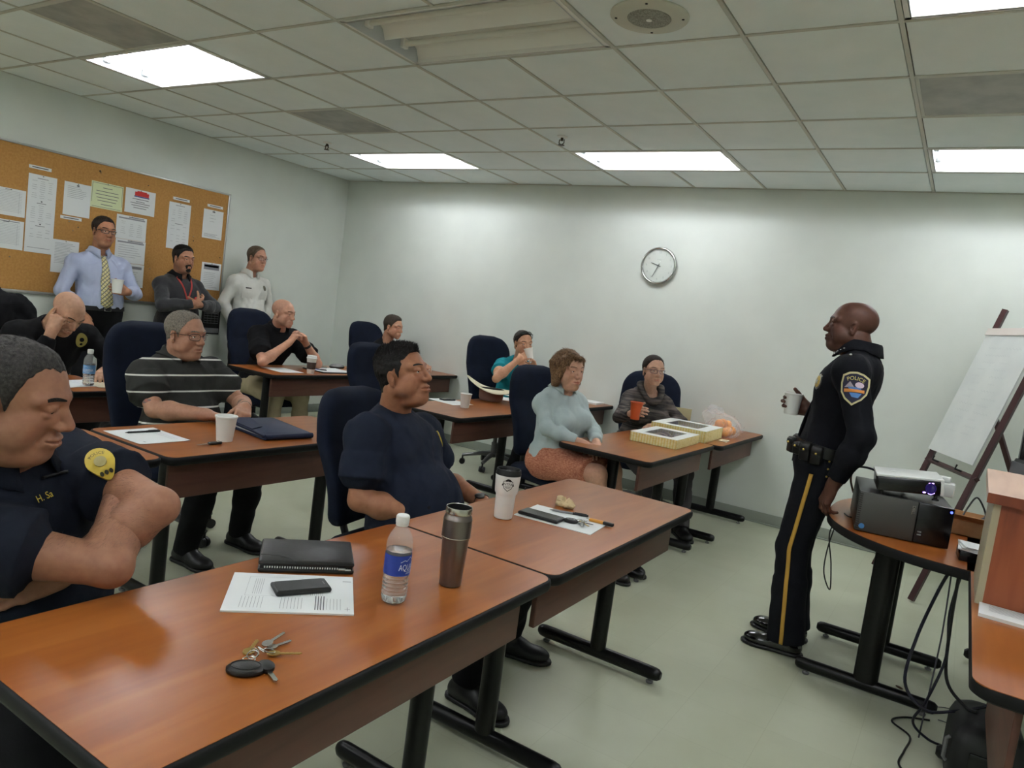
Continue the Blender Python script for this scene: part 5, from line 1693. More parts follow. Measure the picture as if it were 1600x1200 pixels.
# 11. woman in pale blue shirt, bobbed hair
m_pale = cl('pale_blue_chambray', (168, 182, 182), (184, 196, 194), bump=.2)
def bob(s):
    s.el((-.030, 0, .030), (.098, .088, .095), k=0)
    for q in (-1, 1):
        s.rc((-.012, q * .074, .02), (.004, q * .079, -.075), .030, .020, .04)
        s.rc((-.055, q * .055, .02), (-.045, q * .060, -.095), .045, .026, .04)
        s.rc((.030, q * .062, .062), (.022, q * .076, -.035), .020, .011, .03)
    s.rc((-.09, 0, .02), (-.080, 0, -.10), .050, .030, .04)
    s.rc((.060, -.045, .088), (.090, .020, .080), .017, .014, .02); s.rc((.060, -.045, .088), (.066, -.060, .040), .016, .010, .02)
    s.el((.10, 0, -.045), (.062, .064, .100), k=.004, op='-')
    s.cut((0, 0, -.112), (.25, 0, -1))
P11 = make_person('person', 'seated woman with a brown bob in a pale blue shirt and orange skirt', dict(
    pelvis=(-1.72, .93, .56), neck=(-1.715, .91, 1.015), yaw=-.34, head=(-1.668, .868, 1.158), head_rot=(-.42, .04, .04),
    elbow_r=(-1.665, .675, .79), wrist_r=(-1.45, .76, .735), elbow_l=(-1.515, 1.035, .78), wrist_l=(-1.40, .85, .735),
    hand_r=dict(d=(.75, .6, -.15), n=(0, 0, -1), curl=(.4, .45, .5, .5)), hand_l=dict(d=(.35, -.85, -.15), n=(.1, 0, -1), curl=(.4, .45, .5, .55)),
    ankle_l=(-1.16, .93, .08), ankle_r=(-1.18, .74, .08), knee_l=(-1.285, .88, .585), knee_r=(-1.30, .70, .585)), dict(
    skin=SK(206, 160, 136), arm=.043, arm2=.036, girth=1.0, fem=1, bust=.5, muscle=.92, fat=.35, shoulder=.145, res=(.0035, .012, .0038, .0065), bare_legs=1, brow=H_brown, brow_w=.7, scale=.97, belly=.02,
    hair=dict(mat=hair_mat('light_brown_hair', rgb(92, 67, 46), rgb(146, 114, 82)), t=.004, line='woman', extra=bob, strands2=6000, len=.035, lift=.0, side=1, comb=(.12, 0, -1), comb_top=(.35, -.45, -.25), mess=.12, sw=.0009),
    shirt=dict(mat=m_pale, name='button_shirt', sleeve=1.82, wrinkle=.0042, collar=m_pale, open=.6, flare=.028, ease=.014, wide=.008, hem=-.02, neckline=(.02, 0, .04, .062), vee=.09),
    skirt=dict(mat=noise_col(mat('coral_tweed', rgb(170, 100, 74), .9), rgb(150, 82, 60), rgb(196, 134, 106), scale=60, stretch=(1, 1, 4), bump=.3, bump_scale=300, dist=.002)),
    shoe=m_leather))

# 12. woman in the dark sweater
m_knit = noise_col(mat('dark_striped_knit', rgb(62, 56, 54), .95), rgb(40, 38, 38), rgb(98, 88, 82), scale=9, stretch=(.6, .6, 7), bump=.5, bump_scale=60, lo=.4, hi=.7, dist=.003)
def pulled_back(s):
    s.sp((-.108, 0, .0), .036, 0)
P12 = make_person('person', 'seated woman with glasses in a dark cowl-neck sweater holding an orange cup', dict(
    pelvis=(-1.70, 2.27, .55), neck=(-1.645, 2.235, 1.0), yaw=-.85, head=(-1.610, 2.155, 1.168), head_rot=(-.80, -.03, .03),
    elbow_r=(-1.70, 1.83, .80), wrist_r=(-1.535, 1.68, .865), elbow_l=(-1.39, 2.36, .79), wrist_l=(-1.50, 2.12, .76),
    hand_r=dict(d=(.72, -.60, .30), n=(.62, .70, -.1), curl=(.65, .7, .75, .8), thumb=.4), hand_l=dict(d=(-.3, -.9, -.12), n=(-.1, .0, -1), curl=(.4, .45, .5, .5)),
    ankle_l=(-1.16, 2.0, .09), ankle_r=(-1.28, 1.78, .09)), dict(
    skin=SK(204, 162, 138), arm=.042, arm2=.035, girth=.97, fem=1, bust=.5, muscle=.92, shoulder=.148, res=(.0038, .012, .0038, .0065), brow=H_dark, brow_w=.7, scale=.96,
    hair=dict(mat=H_dark, t=.006, line='woman', extra=pulled_back, rough=.0008, strands=2200, len=.022, lift=.05, comb=(-1, 0, -.1), comb_top=(-1, 0, 0), sw=.001, side=1),
    shirt=dict(mat=m_knit, name='sweater', sleeve=1.84, wrinkle=.005, ease=.014, wide=.012, neckline=(.03, 0, .03, .075), hem=-.05),
    trousers=dict(mat=cl('dark_grey_skirt_cloth', (52, 50, 50), (62, 60, 60)))))
glasses(P12, mat('purple_frame', rgb(70, 62, 86), .3), rim=.0014, lens_h=.015)
g = G(); Nk, up_, fw_, lf_ = P12['Nk'], P12['up'], P12['fw'], P12['lf']
rows = []
for j in range(32):
    a = 2 * PI * j / 32
    f_ = max(0, math.cos(a))
    c = Nk + fw_ * ((.074 + .040 * f_) * math.cos(a) + .008) + lf_ * (.088 * math.sin(a)) + up_ * (.050 - .100 * f_ ** 1.5)
    o_ = unit(fw_ * math.cos(a) + lf_ * math.sin(a))
    rows.append([tuple(c + o_ * (.026 * math.cos(b) * (1 + .15 * math.sin(3 * a + b))) + up_ * (.026 * math.sin(b)) - P12['loc']) for b in np.linspace(0, 2 * PI, 13)[:-1]])
rows.append(rows[0])
g.loft(rows, cap=False); g.build('cowl_collar', m_knit, P12['shirt'], smooth=70)
# 13. the speaker: police uniform, leaning on the half-round table
m_uni = cl('black_uniform_cloth', (15, 16, 21), (21, 22, 28), scale=900)
P13 = make_person('person', 'standing bald police officer in a black uniform holding a white cup at the right', dict(
    pelvis=(-.085, .60, .945), neck=(-.018, .615, 1.455), yaw=3.22, head=(-.068, .615, 1.605), head_rot=(3.27, -.06, .02),
    elbow_l=(.085, .345, 1.115), wrist_l=(.00, .375, .875), elbow_r=(-.03, .86, 1.16), wrist_r=(-.215, .775, 1.165),
    hand_l=dict(d=(-.22, .10, -.95), n=(.75, .60, -.12), curl=(.45, .55, .6, .65), thumb=.4), hand_r=dict(d=(-.93, .05, .12), n=(.1, -.95, 0), curl=(.75, .8, .85, .9), thumb=.35),
    knee_l=(-.145, .52, .52), knee_r=(-.16, .72, .52), ankle_l=(-.105, .50, .09), ankle_r=(-.12, .72, .09), foot_l=(-1, -.12, 0), foot_r=(-1, .06, 0), calf=(.9, 0, .3), gaze=(0, 0)), dict(
    skin=SK(92, 60, 48), girth=1.10, muscle=1.10, belly=.0, fat=.45, wide=1.02, nose=1.05, shoulder=.20, neck_r=.066, neck_drop=-.012, res=(.0030, .012, .0032, .0055), stubble=.4, lips=.3, scale=1.0,
    brow=H_black, brow_w=.8, shoe=m_shine, scalp=.15, line='receding', hand_tone=.95,
    shirt=dict(mat=m_uni, name='uniform_shirt', sleeve=1.88, wrinkle=.0035, collar=m_uni, open=.22, collar_h=.038, ease=.016, wide=.014, hem=.06, tuck=1),
    trousers=dict(mat=m_uni, wrinkle=.003, shin=.082, hem=.088, waist=.14)))
o = P13; L_ = lambda *a: V3(*a)
b_, base = belt(o, m_leather, hgt=.115, hw=.026, grow=.016, buckle=m_silver)
gold = []
ks = [o['T'](0, 0, .02) + o['lf'] * .2, o['Kn'][1], o['An'][1]]
g = G(); rows = []
for k in np.linspace(0, 1, 40):
    if k < .5: c = (1 - 2 * k) * (V3(-.10, .50, .90)) + 2 * k * o['Kn'][1]
    else: c = (2 - 2 * k) * o['Kn'][1] + (2 * k - 1) * (o['An'][1] - V3(0, 0, .02))
    rows.append([tuple(p - o['loc']) for p in wrap(o, c + V3(0, -.06, 0), (.0, -1, .0), (0, 0, 1), [(-.009, 0), (0, 0), (.009, 0)], .007, 'trousers_s')])
g.loft(rows, cap=False, closed=False); st = g.build('gold_stripe', mat('gold_braid', rgb(176, 134, 52), .6), o['trousers'], smooth=70); md = st.modifiers.new('thickness', 'SOLIDIFY'); md.thickness = .002
# shoulder patch
pc, pn, pu = V3(.022, .36, 1.318), (.08, -1, .05), (0, 0, 1)
shield = [(-.055, .055), (-.03, .068), (0, .073), (.03, .068), (.055, .055), (.058, .02), (.053, -.02), (.035, -.05), (0, -.078), (-.035, -.05), (-.053, -.02), (-.058, .02)]
def subdiv(p, n=3):
    out_ = []
    for i in range(len(p)):
        a, b = np.array(p[i]), np.array(p[(i + 1) % len(p)])
        for k in range(n): out_.append(tuple(a + (b - a) * k / n))
    return out_
sh2 = subdiv(shield)
g = G(); decal(g, o, pc, pn, pu, sh2, off=.0045, R=.06); pt = g.build('shoulder_patch', mat('patch_border', rgb(196, 186, 140), .7), o['shirt'])
g = G(); decal(g, o, pc, pn, pu, [(x * .88, y * .88) for x, y in sh2], off=.0056, R=.06)
pf_ = g.build('patch_field', mat('patch_navy', rgb(30, 28, 52), .7), pt)
g = G(); decal_text(g, o, pc, pn, pu, 'POLICE', .023, off=.0068, arc=.085, dy=.043, R=.06); g.build('patch_lettering', mat('patch_gold', rgb(214, 200, 120), .7), pt)
g = G()
decal(g, o, pc, pn, pu, subdiv([(-.042, .0), (-.022, .028), (-.004, .006), (.0, .002)]), off=.0068, R=.06, mi=0)
decal(g, o, pc, pn, pu, oval(.018, .013, 16, .018, .016), off=.0068, R=.06, mi=1)
decal(g, o, pc, pn, pu, subdiv([(-.03, .004), (.022, .004), (.03, -.004), (-.02, -.006)]), off=.0072, R=.06, mi=2)
decal(g, o, pc, pn, pu, subdiv([(-.042, -.006), (.040, -.003), (.042, -.016), (-.040, -.020)]), off=.0076, R=.06, mi=3)
decal(g, o, pc, pn, pu, subdiv([(-.018, -.022), (.032, -.020), (.02, -.042), (-.006, -.040)]), off=.0074, R=.06, mi=2)
g.build('patch_emblem', [mat('patch_grey', rgb(150, 140, 150), .7), mat('patch_pink', rgb(200, 180, 196), .7), mat('patch_blue', rgb(76, 120, 176), .7), mat('patch_orange', rgb(206, 132, 62), .7)], pt)
g = G(); bc, bn = V3(-.135, .475, 1.325), (-.78, -.62, .12)
star = oval(.026, .038, 28)
decal(g, o, bc, bn, pu, star, off=.006, thick=.003); decal(g, o, bc, bn, pu, oval(.019, .028, 24), off=.008, mi=1)
decal(g, o, bc, bn, pu, [(.015 * math.cos(PI / 2 + k * PI / 5) * (1 if k % 2 == 0 else .45), .018 * math.sin(PI / 2 + k * PI / 5) * (1 if k % 2 == 0 else .45)) for k in range(10)], off=.0095, mi=0)
g.build('badge', [m_silver, m_goldm], o['shirt'])
for k in range(4):
    g = G(); a = .55 + .0 * k
    p = o['Nk'] + o['fw'] * (.055 + .014 * k) + o['lf'] * (.062 - .010 * k) + V3(0, 0, .018 - .010 * k)
    for m_ in range(5):
        an = 2 * PI * m_ / 5
        g.ball(tuple(p + V3(-.5, -.85, 0) * .014 + V3(.85, -.5, 0) * .004 * math.cos(an) + V3(0, 0, .004 * math.sin(an)) - o['loc']), .0026, 4)
    g.build('collar_star', m_silver, o['shirt'])
g = G(); p = o['Sh'][1] + V3(-.01, -.03, .075); g.ball(tuple(p - o['loc']), .007, 6); g.build('shoulder_button', m_silver, o['shirt'])
for i, (k, w_, h_) in enumerate(((9, .034, .085), (11, .034, .085), (7, .028, .06), (4, .036, .075))):
    p, d = base[k]
    g = G(); g.at(tuple(p + d * .022 - V3(0, 0, .02) - o['loc']), math.atan2(d[1], d[0])); g.box((0, 0, 0), (.036, w_ * 1.5, h_), bev=.008); g.box((.004, 0, h_ * .22), (.036, w_ * 1.52, h_ * .42), bev=.008)
    pc_ = g.build('belt_pouch', m_leather, b_)
    g = G(); q = p + d * .046 - V3(0, 0, .012); g.ball(tuple(q - o['loc']), .0055, 6); g.build('snap', m_goldm, pc_)
g = G()
for k in range(3): g.ball(tuple(base[13][0] + base[13][1] * .024 - V3(0, 0, .03 + .035 * k) - o['loc']), .005, 6)
g.build('key_snap', m_goldm, b_)

g = G(); rows = []
for k in range(9):
    u_ = k / 8; w_ = .020 + .026 * min(1, u_ * 1.2) if k < 8 else .004
    c = V3(-.118, .612, 1.40) * (1 - u_) + V3(-.232, .612, .915) * u_ + V3(-.03 * math.sin(PI * u_), 0, 0)
    rows.append([tuple(c + V3(.012 * (x / .045) ** 2, x, 0) - o['loc']) for x in (-w_, -w_ / 2, 0, w_ / 2, w_)])
g.loft(rows, cap=False, closed=False); tt = g.build('tie', m_uni, o['shirt'], smooth=60); md = tt.modifiers.new('thickness', 'SOLIDIFY'); md.thickness = .005
g = G(); g.box((-.205 - o['loc'][0], .585 - o['loc'][1], 1.03), (.004, .03, .012), bev=.002); g.build('tie_clip', m_silver, tt)
# ---------------------------------------------------------------- things on the tables
m_paper = mat('white_paper', rgb(226, 229, 228), .8)
m_ink = mat('printed_grey', rgb(160, 162, 164), .8)
m_inkd = mat('printed_black', rgb(96, 96, 100), .8)
m_foam = mat('white_foam_cup', rgb(232, 232, 226), .55)
m_steel = mat('brushed_steel', rgb(196, 192, 184), .25, metal=1.0)
m_darksteel = mat('smoked_steel', rgb(122, 113, 108), .30, metal=.9)
m_glass = mat('phone_glass', rgb(34, 36, 36), .12, spec=.6)
m_brasskey = mat('brass_key', rgb(176, 150, 84), .3, metal=.9)

def paper(name, label, cat, x, y, z, sx, sy, rz, lines=(), thick=.0012, group=None, curl=0.0, m=None):
    """a sheet lying flat; lines = (cx, cy, w, h, ink) in the sheet's own frame"""
    g = G()
    n = 8
    top = []
    for i in range(n + 1):
        for j in range(n + 1):
            u, v = i / n - .5, j / n - .5
            top.append((u * sx, v * sy, thick + curl * (max(0, abs(u) - .3) ** 2 + max(0, abs(v) - .3) ** 2) * 8))
    fs = [(i * (n + 1) + j, (i + 1) * (n + 1) + j, (i + 1) * (n + 1) + j + 1, i * (n + 1) + j + 1) for i in range(n) for j in range(n)]
    g.add(top, fs, 0)
    g.add([(a, b, c - thick) for a, b, c in top], [f[::-1] for f in fs], 0)
    ring = [i * (n + 1) for i in range(n + 1)] + [n * (n + 1) + j for j in range(1, n + 1)] + [i * (n + 1) + n for i in range(n - 1, -1, -1)] + [j for j in range(n - 1, 0, -1)]
    m_ = len(ring)
    g.add([top[r] for r in ring] + [(top[r][0], top[r][1], top[r][2] - thick) for r in ring], [(k, m_ + k, m_ + (k + 1) % m_, (k + 1) % m_) for k in range(m_)], 0)
    for cx, cy, w, h, ink in lines:
        g.quad((cx - w / 2, cy - h / 2, thick + .0004), (cx + w / 2, cy - h / 2, thick + .0004), (cx + w / 2, cy + h / 2, thick + .0004), (cx - w / 2, cy + h / 2, thick + .0004), ink)
    o = g.build(name, [m or m_paper, m_ink, m_inkd], smooth=0, loc=(x, y, z), rz=rz)
    return tag(o, label, cat, group)

random.seed(21)
# --- nearest table
form = []
for k in range(14): form.append((-.085 + .0045 * k if k < 5 else .02 + .0045 * k, .03, .0009, .09, 1)) if k < 12 else None
for c in range(3):
    for k in range(7): form.append((-.105 + .085 * c + .0075 * k, -.06, .0006, .06, 2))
for k in range(4): form.append((.055 + .006 * k, -.055, .0022, .075, 2))
form += [(.02, .03, .0006, .11, 1), (-.1, .03, .0006, .11, 1), (-.04, .085, .12, .0006, 1), (-.04, -.025, .12, .0006, 1), (.125, -.085, .001, .02, 2), (.125, -.085, .012, .001, 2), (.125, .075, .02, .004, 1)]
paper('paper_form', 'stack of printed forms under the black phone on the nearest table', 'paper', -.79, -2.032, TZ, .279, .216, .797, form, thick=.004)

t = thing('padfolio', 'black zipped leather padfolio behind the printed forms on the nearest table', 'folder', (-.925, -1.868, TZ), .84)
m_lea = noise_col(mat('grained_black_leather', rgb(24, 23, 22), .38, spec=.5), rgb(20, 19, 18), rgb(30, 29, 28), scale=90, bump=.35, bump_scale=350, dist=.001)
g = G(); g.box((0, 0, .006), (.232, .172, .012), bev=.006); g.build('bottom_cover', m_lea, t)
g = G(); g.box((0, .001, .024), (.232, .172, .013), bev=.0065); g.tube([(-.112, -.04, .0305), (-.07, -.045, .031), (-.045, -.06, .031), (-.03, -.083, .030)], .0013, 5); g.build('top_cover', m_lea, t)
g = G(); g.box((.0, .0, .015), (.222, .164, .012)); g.build('zip_tape', m_plastic, t)
g = G()
for k in range(34): g.box((-.1 + .006 * k, -.0825, .015), (.003, .003, .005))
g.build('zip_teeth', m_silver, t)
g = G(); g.box((.085, -.088, .0155), (.018, .004, .006), bev=.001); g.box((.1, -.089, .0145), (.014, .002, .004)); g.build('zip_pull', m_silver, t)

def phone(label, x, y, z, L, W, rz, glossy=True):
    t = thing('smartphone', label, 'phone', (x, y, z), rz)
    g = G(); g.box((0, 0, .006), (L, W, .012), bev=.005); g.build('case', m_plastic, t)
    g = G(); g.prism(rrect(L / 2 - .006, W / 2 - .005, .006), .0118, .0126); g.build('screen', m_glass if glossy else mat('dull_phone_back', rgb(36, 36, 35), .4), t)
    g = G(); g.box((L / 2 - .012, 0, .0128), (.002, .016, .0006)); g.build('earpiece', m_glide, t)
    return t
phone('black smartphone lying on the printed forms', -.789, -2.006, TZ + .0045, .128, .066, 1.10, False)

def key(L, head, blade_m, head_m, parent, loc, rz, tilt=.0):
    g = G(); g.at(loc, rz, tilt)
    g.loft([[(p[0], p[1], z) for p in oval(head, head * .82, 20)] for z in (0, .0022)], 0)
    k = g.build('key_head', head_m, parent)
    g = G(); g.at(loc, rz, tilt)
    pts = [(head * .7, -.0038), (L - .004, -.0038), (L, 0), (L - .004, .0038)]
    for i in range(9):
        x = L - .006 - (L - head - .006) * i / 8
        pts.append((x, .0038 if i % 2 else .0022))
    g.prism(pts, .0002, .0018); g.build('key_blade', blade_m, k)
t = thing('key_bunch', 'bunch of keys with an oval black fob near the front of the nearest table', 'keys', (-.60, -2.262, TZ))
g = G(); g.at((.026, -.061, 0), .7); g.loft([[(x * s, y * s, z) for x, y in oval(.034, .024, 28)] for s, z in ((.8, 0), (1, .004), (1, .009), (.86, .0135), (.5, .015))]); fob = g.build('fob', m_lea, t)
g = G(); g.at((.026, -.061, 0), .7); g.tube([(.026 * math.cos(a), .017 * math.sin(a), .0145) for a in np.linspace(0, 2 * PI, 25)], .0009, 5); g.build('seam', m_plastic, fob)
g = G(); g.at((.045, -.03, .002), -.35); g.loft([[(x * s, y * s, z) for x, y in oval(.020, .014, 20)] for s, z in ((.85, 0), (1, .003), (1, .009), (.8, .011))]); kh = g.build('key_head', m_plastic, t)
g = G(); g.at((.045, -.03, .004), -.35); g.prism([(.016, -.004), (.05, -.004), (.054, 0), (.05, .004), (.016, .004)], 0, .0025); g.build('key_blade', m_silver, kh)
key(.052, .0125, m_brasskey, m_brasskey, t, (.012, .014, .004), .75, -.05)
key(.050, .0135, m_brasskey, m_brasskey, t, (-.028, -.012, .002), 2.15)
key(.050, .0120, m_silver, m_silver, t, (-.022, .026, .008), 1.75, -.08)
key(.045, .0110, m_silver, m_silver, t, (-.012, .030, .003), 1.5)
for k in range(5):
    g = G(); a = .7 * k
    c = V3(-.004 + .007 * math.cos(a * 2), -.012 + .012 * (k - 2), .007 + .003 * (k % 2))
    g.tube([tuple(c + V3(.011 * math.cos(b) , .011 * math.sin(b) * math.cos(a), .007 * math.sin(b) * math.sin(a) )) for b in np.linspace(0, 2 * PI, 21)], .0012, 6, cap=False); g.build('split_ring', m_silver, t)

# water bottles
m_pet = mat('clear_bottle_plastic', (.85, .88, .88), .04, alpha=.10, spec=1.0)
m_water = mat('water', (.96, .98, .98), .02, trans=1.0, ior=1.33)
m_cap = mat('white_cap', rgb(228, 228, 224), .45)
m_label = mat('blue_bottle_label', rgb(36, 62, 150), .4)
m_label2 = mat('light_blue_label', rgb(96, 150, 200), .45)
m_lab_w = mat('label_white', rgb(225, 230, 235), .5)
def bottle(label, x, y, rz, lab_m, words, rows=None, sc=1.0):
    t = thing('water_bottle', label, 'bottle', (x, y, TZ), rz)
    t.scale = (sc,) * 3
    pr = [(.012, .004), (.022, .0), (.0285, .004), (.031, .012)]
    for k in range(5):
        z = .018 + .0095 * k
        pr += [(.0315, z), (.0295, z + .003), (.0292, z + .005), (.0315, z + .008)]
    pr += [(.0312, .067), (.0305, .072), (.0305, .118), (.0312, .122), (.0318, .132), (.0305, .148), (.026, .163), (.0185, .175), (.0135, .182), (.0130, .190)]
    g = G(); g.lathe(pr, 40, cap=False)
    inner = [(max(.001, r - .0007), z + (.0007 if i < 2 else 0)) for i, (r, z) in enumerate(pr)]
    n0 = len(g.v)
    g.lathe(inner[::-1], 40, cap=False)
    g.build('bottle_body', m_pet, t, smooth=60)
    g = G(); wl = [(r - .0012, z + .001) for r, z in inner if z < .126]
    g.lathe([(.0005, wl[0][1])] + wl + [(.0295, .1268), (.0005, .1268)], 40, cap=False); g.build('water', m_water, t, smooth=60)
    g = G(); g.lathe([(.0145, .1845), (.0150, .186), (.0150, .2), (.0152, .202), (.0152, .2075), (.0135, .2095), (.0005, .2095)], 36, cap=True)
    for k in range(36):
        a = 2 * PI * k / 36; g.box((.0151 * math.cos(a), .0151 * math.sin(a), .199), (.0012, .0012, .014))
    g.build('cap', m_cap, t)
    g = G(); R = .0313
    g.lathe([(R, .0715), (R, .1195)], 48, cap=False); lb = g.build('label', lab_m, t)
    g = G()
    V, F = text_geo(words, .0165)
    V2 = V[:, :2] * np.array([.8, 1.25])
    a = V2[:, 0] / R
    g.add(np.stack([(R + .0005) * np.cos(a), (R + .0005) * np.sin(a), .092 + V2[:, 1]], 1), F)
    for z, h, w in ((.083, .0010, .040), (.0795, .0008, .026), (.077, .0008, .03)):
        for i in range(12):
            a0, a1 = (i / 12 - .5) * w / R, ((i + 1) / 12 - .5) * w / R
            g.quad(*[((R + .0005) * math.cos(q), (R + .0005) * math.sin(q), zz) for q, zz in ((a0, z), (a1, z), (a1, z + h), (a0, z + h))])
    pk = [(-.03, .104), (-.02, .109), (-.014, .1065), (-.004, .115), (.004, .108), (.010, .113), (.022, .105)]
    for (y0, z0), (y1, z1) in zip(pk[:-1], pk[1:]):
        for q in range(4):
            ya, yb = y0 + (y1 - y0) * q / 4, y0 + (y1 - y0) * (q + 1) / 4; za, zb = z0 + (z1 - z0) * q / 4, z0 + (z1 - z0) * (q + 1) / 4
            g.quad(*[((R + .0005) * math.cos(u / R), (R + .0005) * math.sin(u / R), w) for u, w in ((ya, za), (yb, zb), (yb, zb + .0013), (ya, za + .0013))])
    g.build('label_print', m_lab_w, lb)
    return t
bottle('water bottle with a royal blue label and white cap on the nearest table', -.614, -1.880, .30, m_label, 'AQUAFINA')
bottle('water bottle with a pale blue label in front of the head-down man', -3.690, -1.000, -.9, m_label2, 'AQUAFINA', sc=.98)

# tumbler and mug
t = thing('steel_tumbler', 'smoked steel tumbler without its lid, right of the water bottle', 'tumbler', (-.592, -1.688, TZ))
g = G(); g.lathe([(.026, .0), (.0285, .002), (.0290, .014), (.0288, .016), (.0290, .018), (.0345, .120), (.0362, .128)], 56); g.build('lower_body', m_darksteel, t)
g = G(); g.lathe([(.0366, .128), (.0370, .131), (.0372, .158), (.0370, .172), (.0372, .1735), (.0372, .1745), (.0364, .1765), (.0345, .182), (.0322, .186), (.0318, .189)], 56, cap=False); g.build('upper_body', m_darksteel, t)
g = G(); g.lathe([(.0365, .1275), (.0373, .1285), (.0365, .1300)], 56, cap=False); g.build('ring', m_steel, t)
g = G(); g.lathe([(.0318, .187), (.0335, .189), (.0340, .191), (.0340, .2035), (.0335, .2050), (.0322, .2050), (.0314, .2035)], 56, cap=False); g.build('steel_rim', m_steel, t)
g = G(); g.lathe([(.0314, .2035), (.0300, .185), (.0285, .150), (.0270, .148), (.0005, .147)], 56, cap=False); g.build('inner_wall', m_plastic, t)
g = G(); g.lathe([(.0284, .152), (.0005, .152)], 40, cap=False); g.build('coffee', mat('coffee', rgb(24, 15, 10), .1), t)

m_mugw = mat('white_mug_enamel', rgb(226, 227, 223), .35)
t = thing('travel_mug', 'white travel mug with black lid and shield logo on the second near table', 'mug', (-.848, -1.048, TZ), -.95)
prof = [(.028, 0), (.0315, .002), (.0325, .006), (.0345, .078), (.0350, .084), (.0395, .092), (.0402, .096), (.0440, .150), (.0445, .155), (.0432, .157)]
g = G(); g.lathe(prof, 56); g.build('mug_body', m_mugw, t)
g = G(); g.lathe([(.0440, .153), (.0448, .156), (.0448, .160), (.0436, .163), (.0428, .172), (.0420, .1745), (.0395, .1745), (.0385, .170), (.0375, .164), (.0005, .163)], 56, cap=False)
lid = g.build('lid', m_plastic, t)
g = G(); g.box((.0, .0, .1655), (.03, .014, .006), bev=.002); g.build('slider', m_plastic, lid)
g = G()
def onmug(pts, z0=.128):
    out_ = []
    for x, y in pts:
        z = z0 + y; r = np.interp(z, [p[1] for p in prof], [p[0] for p in prof]) + .0005
        out_.append((r * math.cos(x / r), r * math.sin(x / r), z))
    return out_
shp = [(-.016, .010), (-.008, .0115), (0, .014), (.008, .0115), (.016, .010), (.017, -.004), (.013, -.014), (0, -.024), (-.013, -.014), (-.017, -.004)]
for i in range(len(shp)):
    a, b = np.array(shp[i]), np.array(shp[(i + 1) % len(shp)])
    d_ = unit(b - a); n_ = np.array([-d_[1], d_[0]]) * .0010
    for q in range(3):
        p0, p1 = a + (b - a) * q / 3, a + (b - a) * (q + 1) / 3
        g.add(onmug([tuple(p0 - n_), tuple(p1 - n_), tuple(p1 + n_), tuple(p0 + n_)]), [(0, 1, 2, 3)])
g.add(onmug([(-.013, .0105), (-.006, .0175), (0, .0195), (.007, .0175), (.014, .0105), (.006, .0095), (0, .011), (-.006, .0095)]), [(0, 7, 1), (1, 7, 2), (7, 6, 2), (2, 6, 3), (6, 5, 3), (3, 5, 4)])
V, F = text_geo('NTFA', .0118); g.add(onmug([(v[0] * 1.05, v[1]) for v in V]), F)
for q in (-1, 1): g.add(onmug([(q * .0155, -.006), (q * .0225, -.006), (q * .0185, .004)]), [(0, 1, 2)])
for y, w in ((-.0085, .011), (-.0115, .0095), (-.0145, .0065)):
    for q in range(5):
        xa, xb = -w + 2 * w * q / 5, -w + 2 * w * (q + .6) / 5
        g.add(onmug([(xa, y), (xb, y), (xb, y + .0017), (xa, y + .0017)]), [(0, 1, 2, 3)])
g.build('shield_logo', m_plastic, t)

paper('note_paper', 'white folded sheet under the phone, pen and keys on the second near table', 'paper', -.707, -.868, TZ, .292, .202, .105, thick=.0025)
phone('long smartphone in a black case beside the white travel mug', -.762, -.926, TZ + .003, .158, .074, .07)
def pen(label, p0, p1, z, body, capm, r=.0045, clip=True, group=None):
    c = ((p0[0] + p1[0]) / 2, (p0[1] + p1[1]) / 2, z)
    L = math.dist(p0, p1); rz = math.atan2(p1[1] - p0[1], p1[0] - p0[0])
    t = thing('pen', label, 'pen', c, rz)
    g = G(); g.tube([(-L / 2, 0, r), (-L / 2 + .012, 0, r), (-L / 2 + .014, 0, r), (L * .12, 0, r)], [.0008, r * .7, r * .92, r * .95], 10); g.build('barrel', body, t)
    g = G(); g.tube([(L * .10, 0, r), (L / 2 - .004, 0, r), (L / 2, 0, r)], [r * 1.08, r * 1.02, r * .7], 10); k = g.build('cap', capm, t)
    g = G(); g.box((L * .30, 0, 2 * r + .001), (L * .3, .003, .0015)); g.build('clip', capm, k)
    return t
pen('grey and black pen beside the long phone', (-.79, -.818), (-.655, -.762), TZ + .003, m_glide, m_plastic)
t = thing('key_bunch', 'bunch of keys with a black remote on the white sheet by the long phone', 'keys', (-.636, -.868, TZ + .0026))
g = G(); g.at((-.028, -.016, 0), .3); g.loft([[(x * s, y * s, z) for x, y in oval(.026, .019, 24)] for s, z in ((.85, 0), (1, .004), (1, .009), (.8, .013))]); g.build('remote', m_plastic, t)
g = G(); g.at((-.028, -.016, 0), .3)
for k in range(3): g.ball((-.012 + .012 * k, 0, .0128), .004, 5, sc=(1, 1, .4))
g.build('remote_button', m_glide, t)
for (x, y, a, L, mm) in ((.0, .0, -.9, .055, m_silver), (.006, .006, -.6, .05, m_brasskey), (.0, .01, .2, .045, m_plastic), (.012, .0, -1.2, .05, m_silver)): key(L, .0115, mm, mm, t, (x, y, .004 + .002 * (x > 0)), a)
for k in range(3):
    g = G(); c = V3(-.004 + .006 * k, .006 * k, .009)
    g.tube([tuple(c + V3(.012 * math.cos(b), .012 * math.sin(b), .004 * math.sin(b + k))) for b in np.linspace(0, 2 * PI, 21)], .0012, 6, cap=False); g.build('split_ring', m_silver, t)
t = thing('lighter', 'orange and black pocket tool lying at the end of the white sheet', 'pocket tool', (-.585, -.795, TZ + .0026), .12)
g = G(); g.box((-.02, 0, .006), (.055, .014, .011), bev=.003); g.build('orange_grip', mat('orange_grip', rgb(196, 134, 48), .5), t)
g = G(); g.box((.025, 0, .006), (.04, .015, .012), bev=.003); g.build('black_end', m_plastic, t)
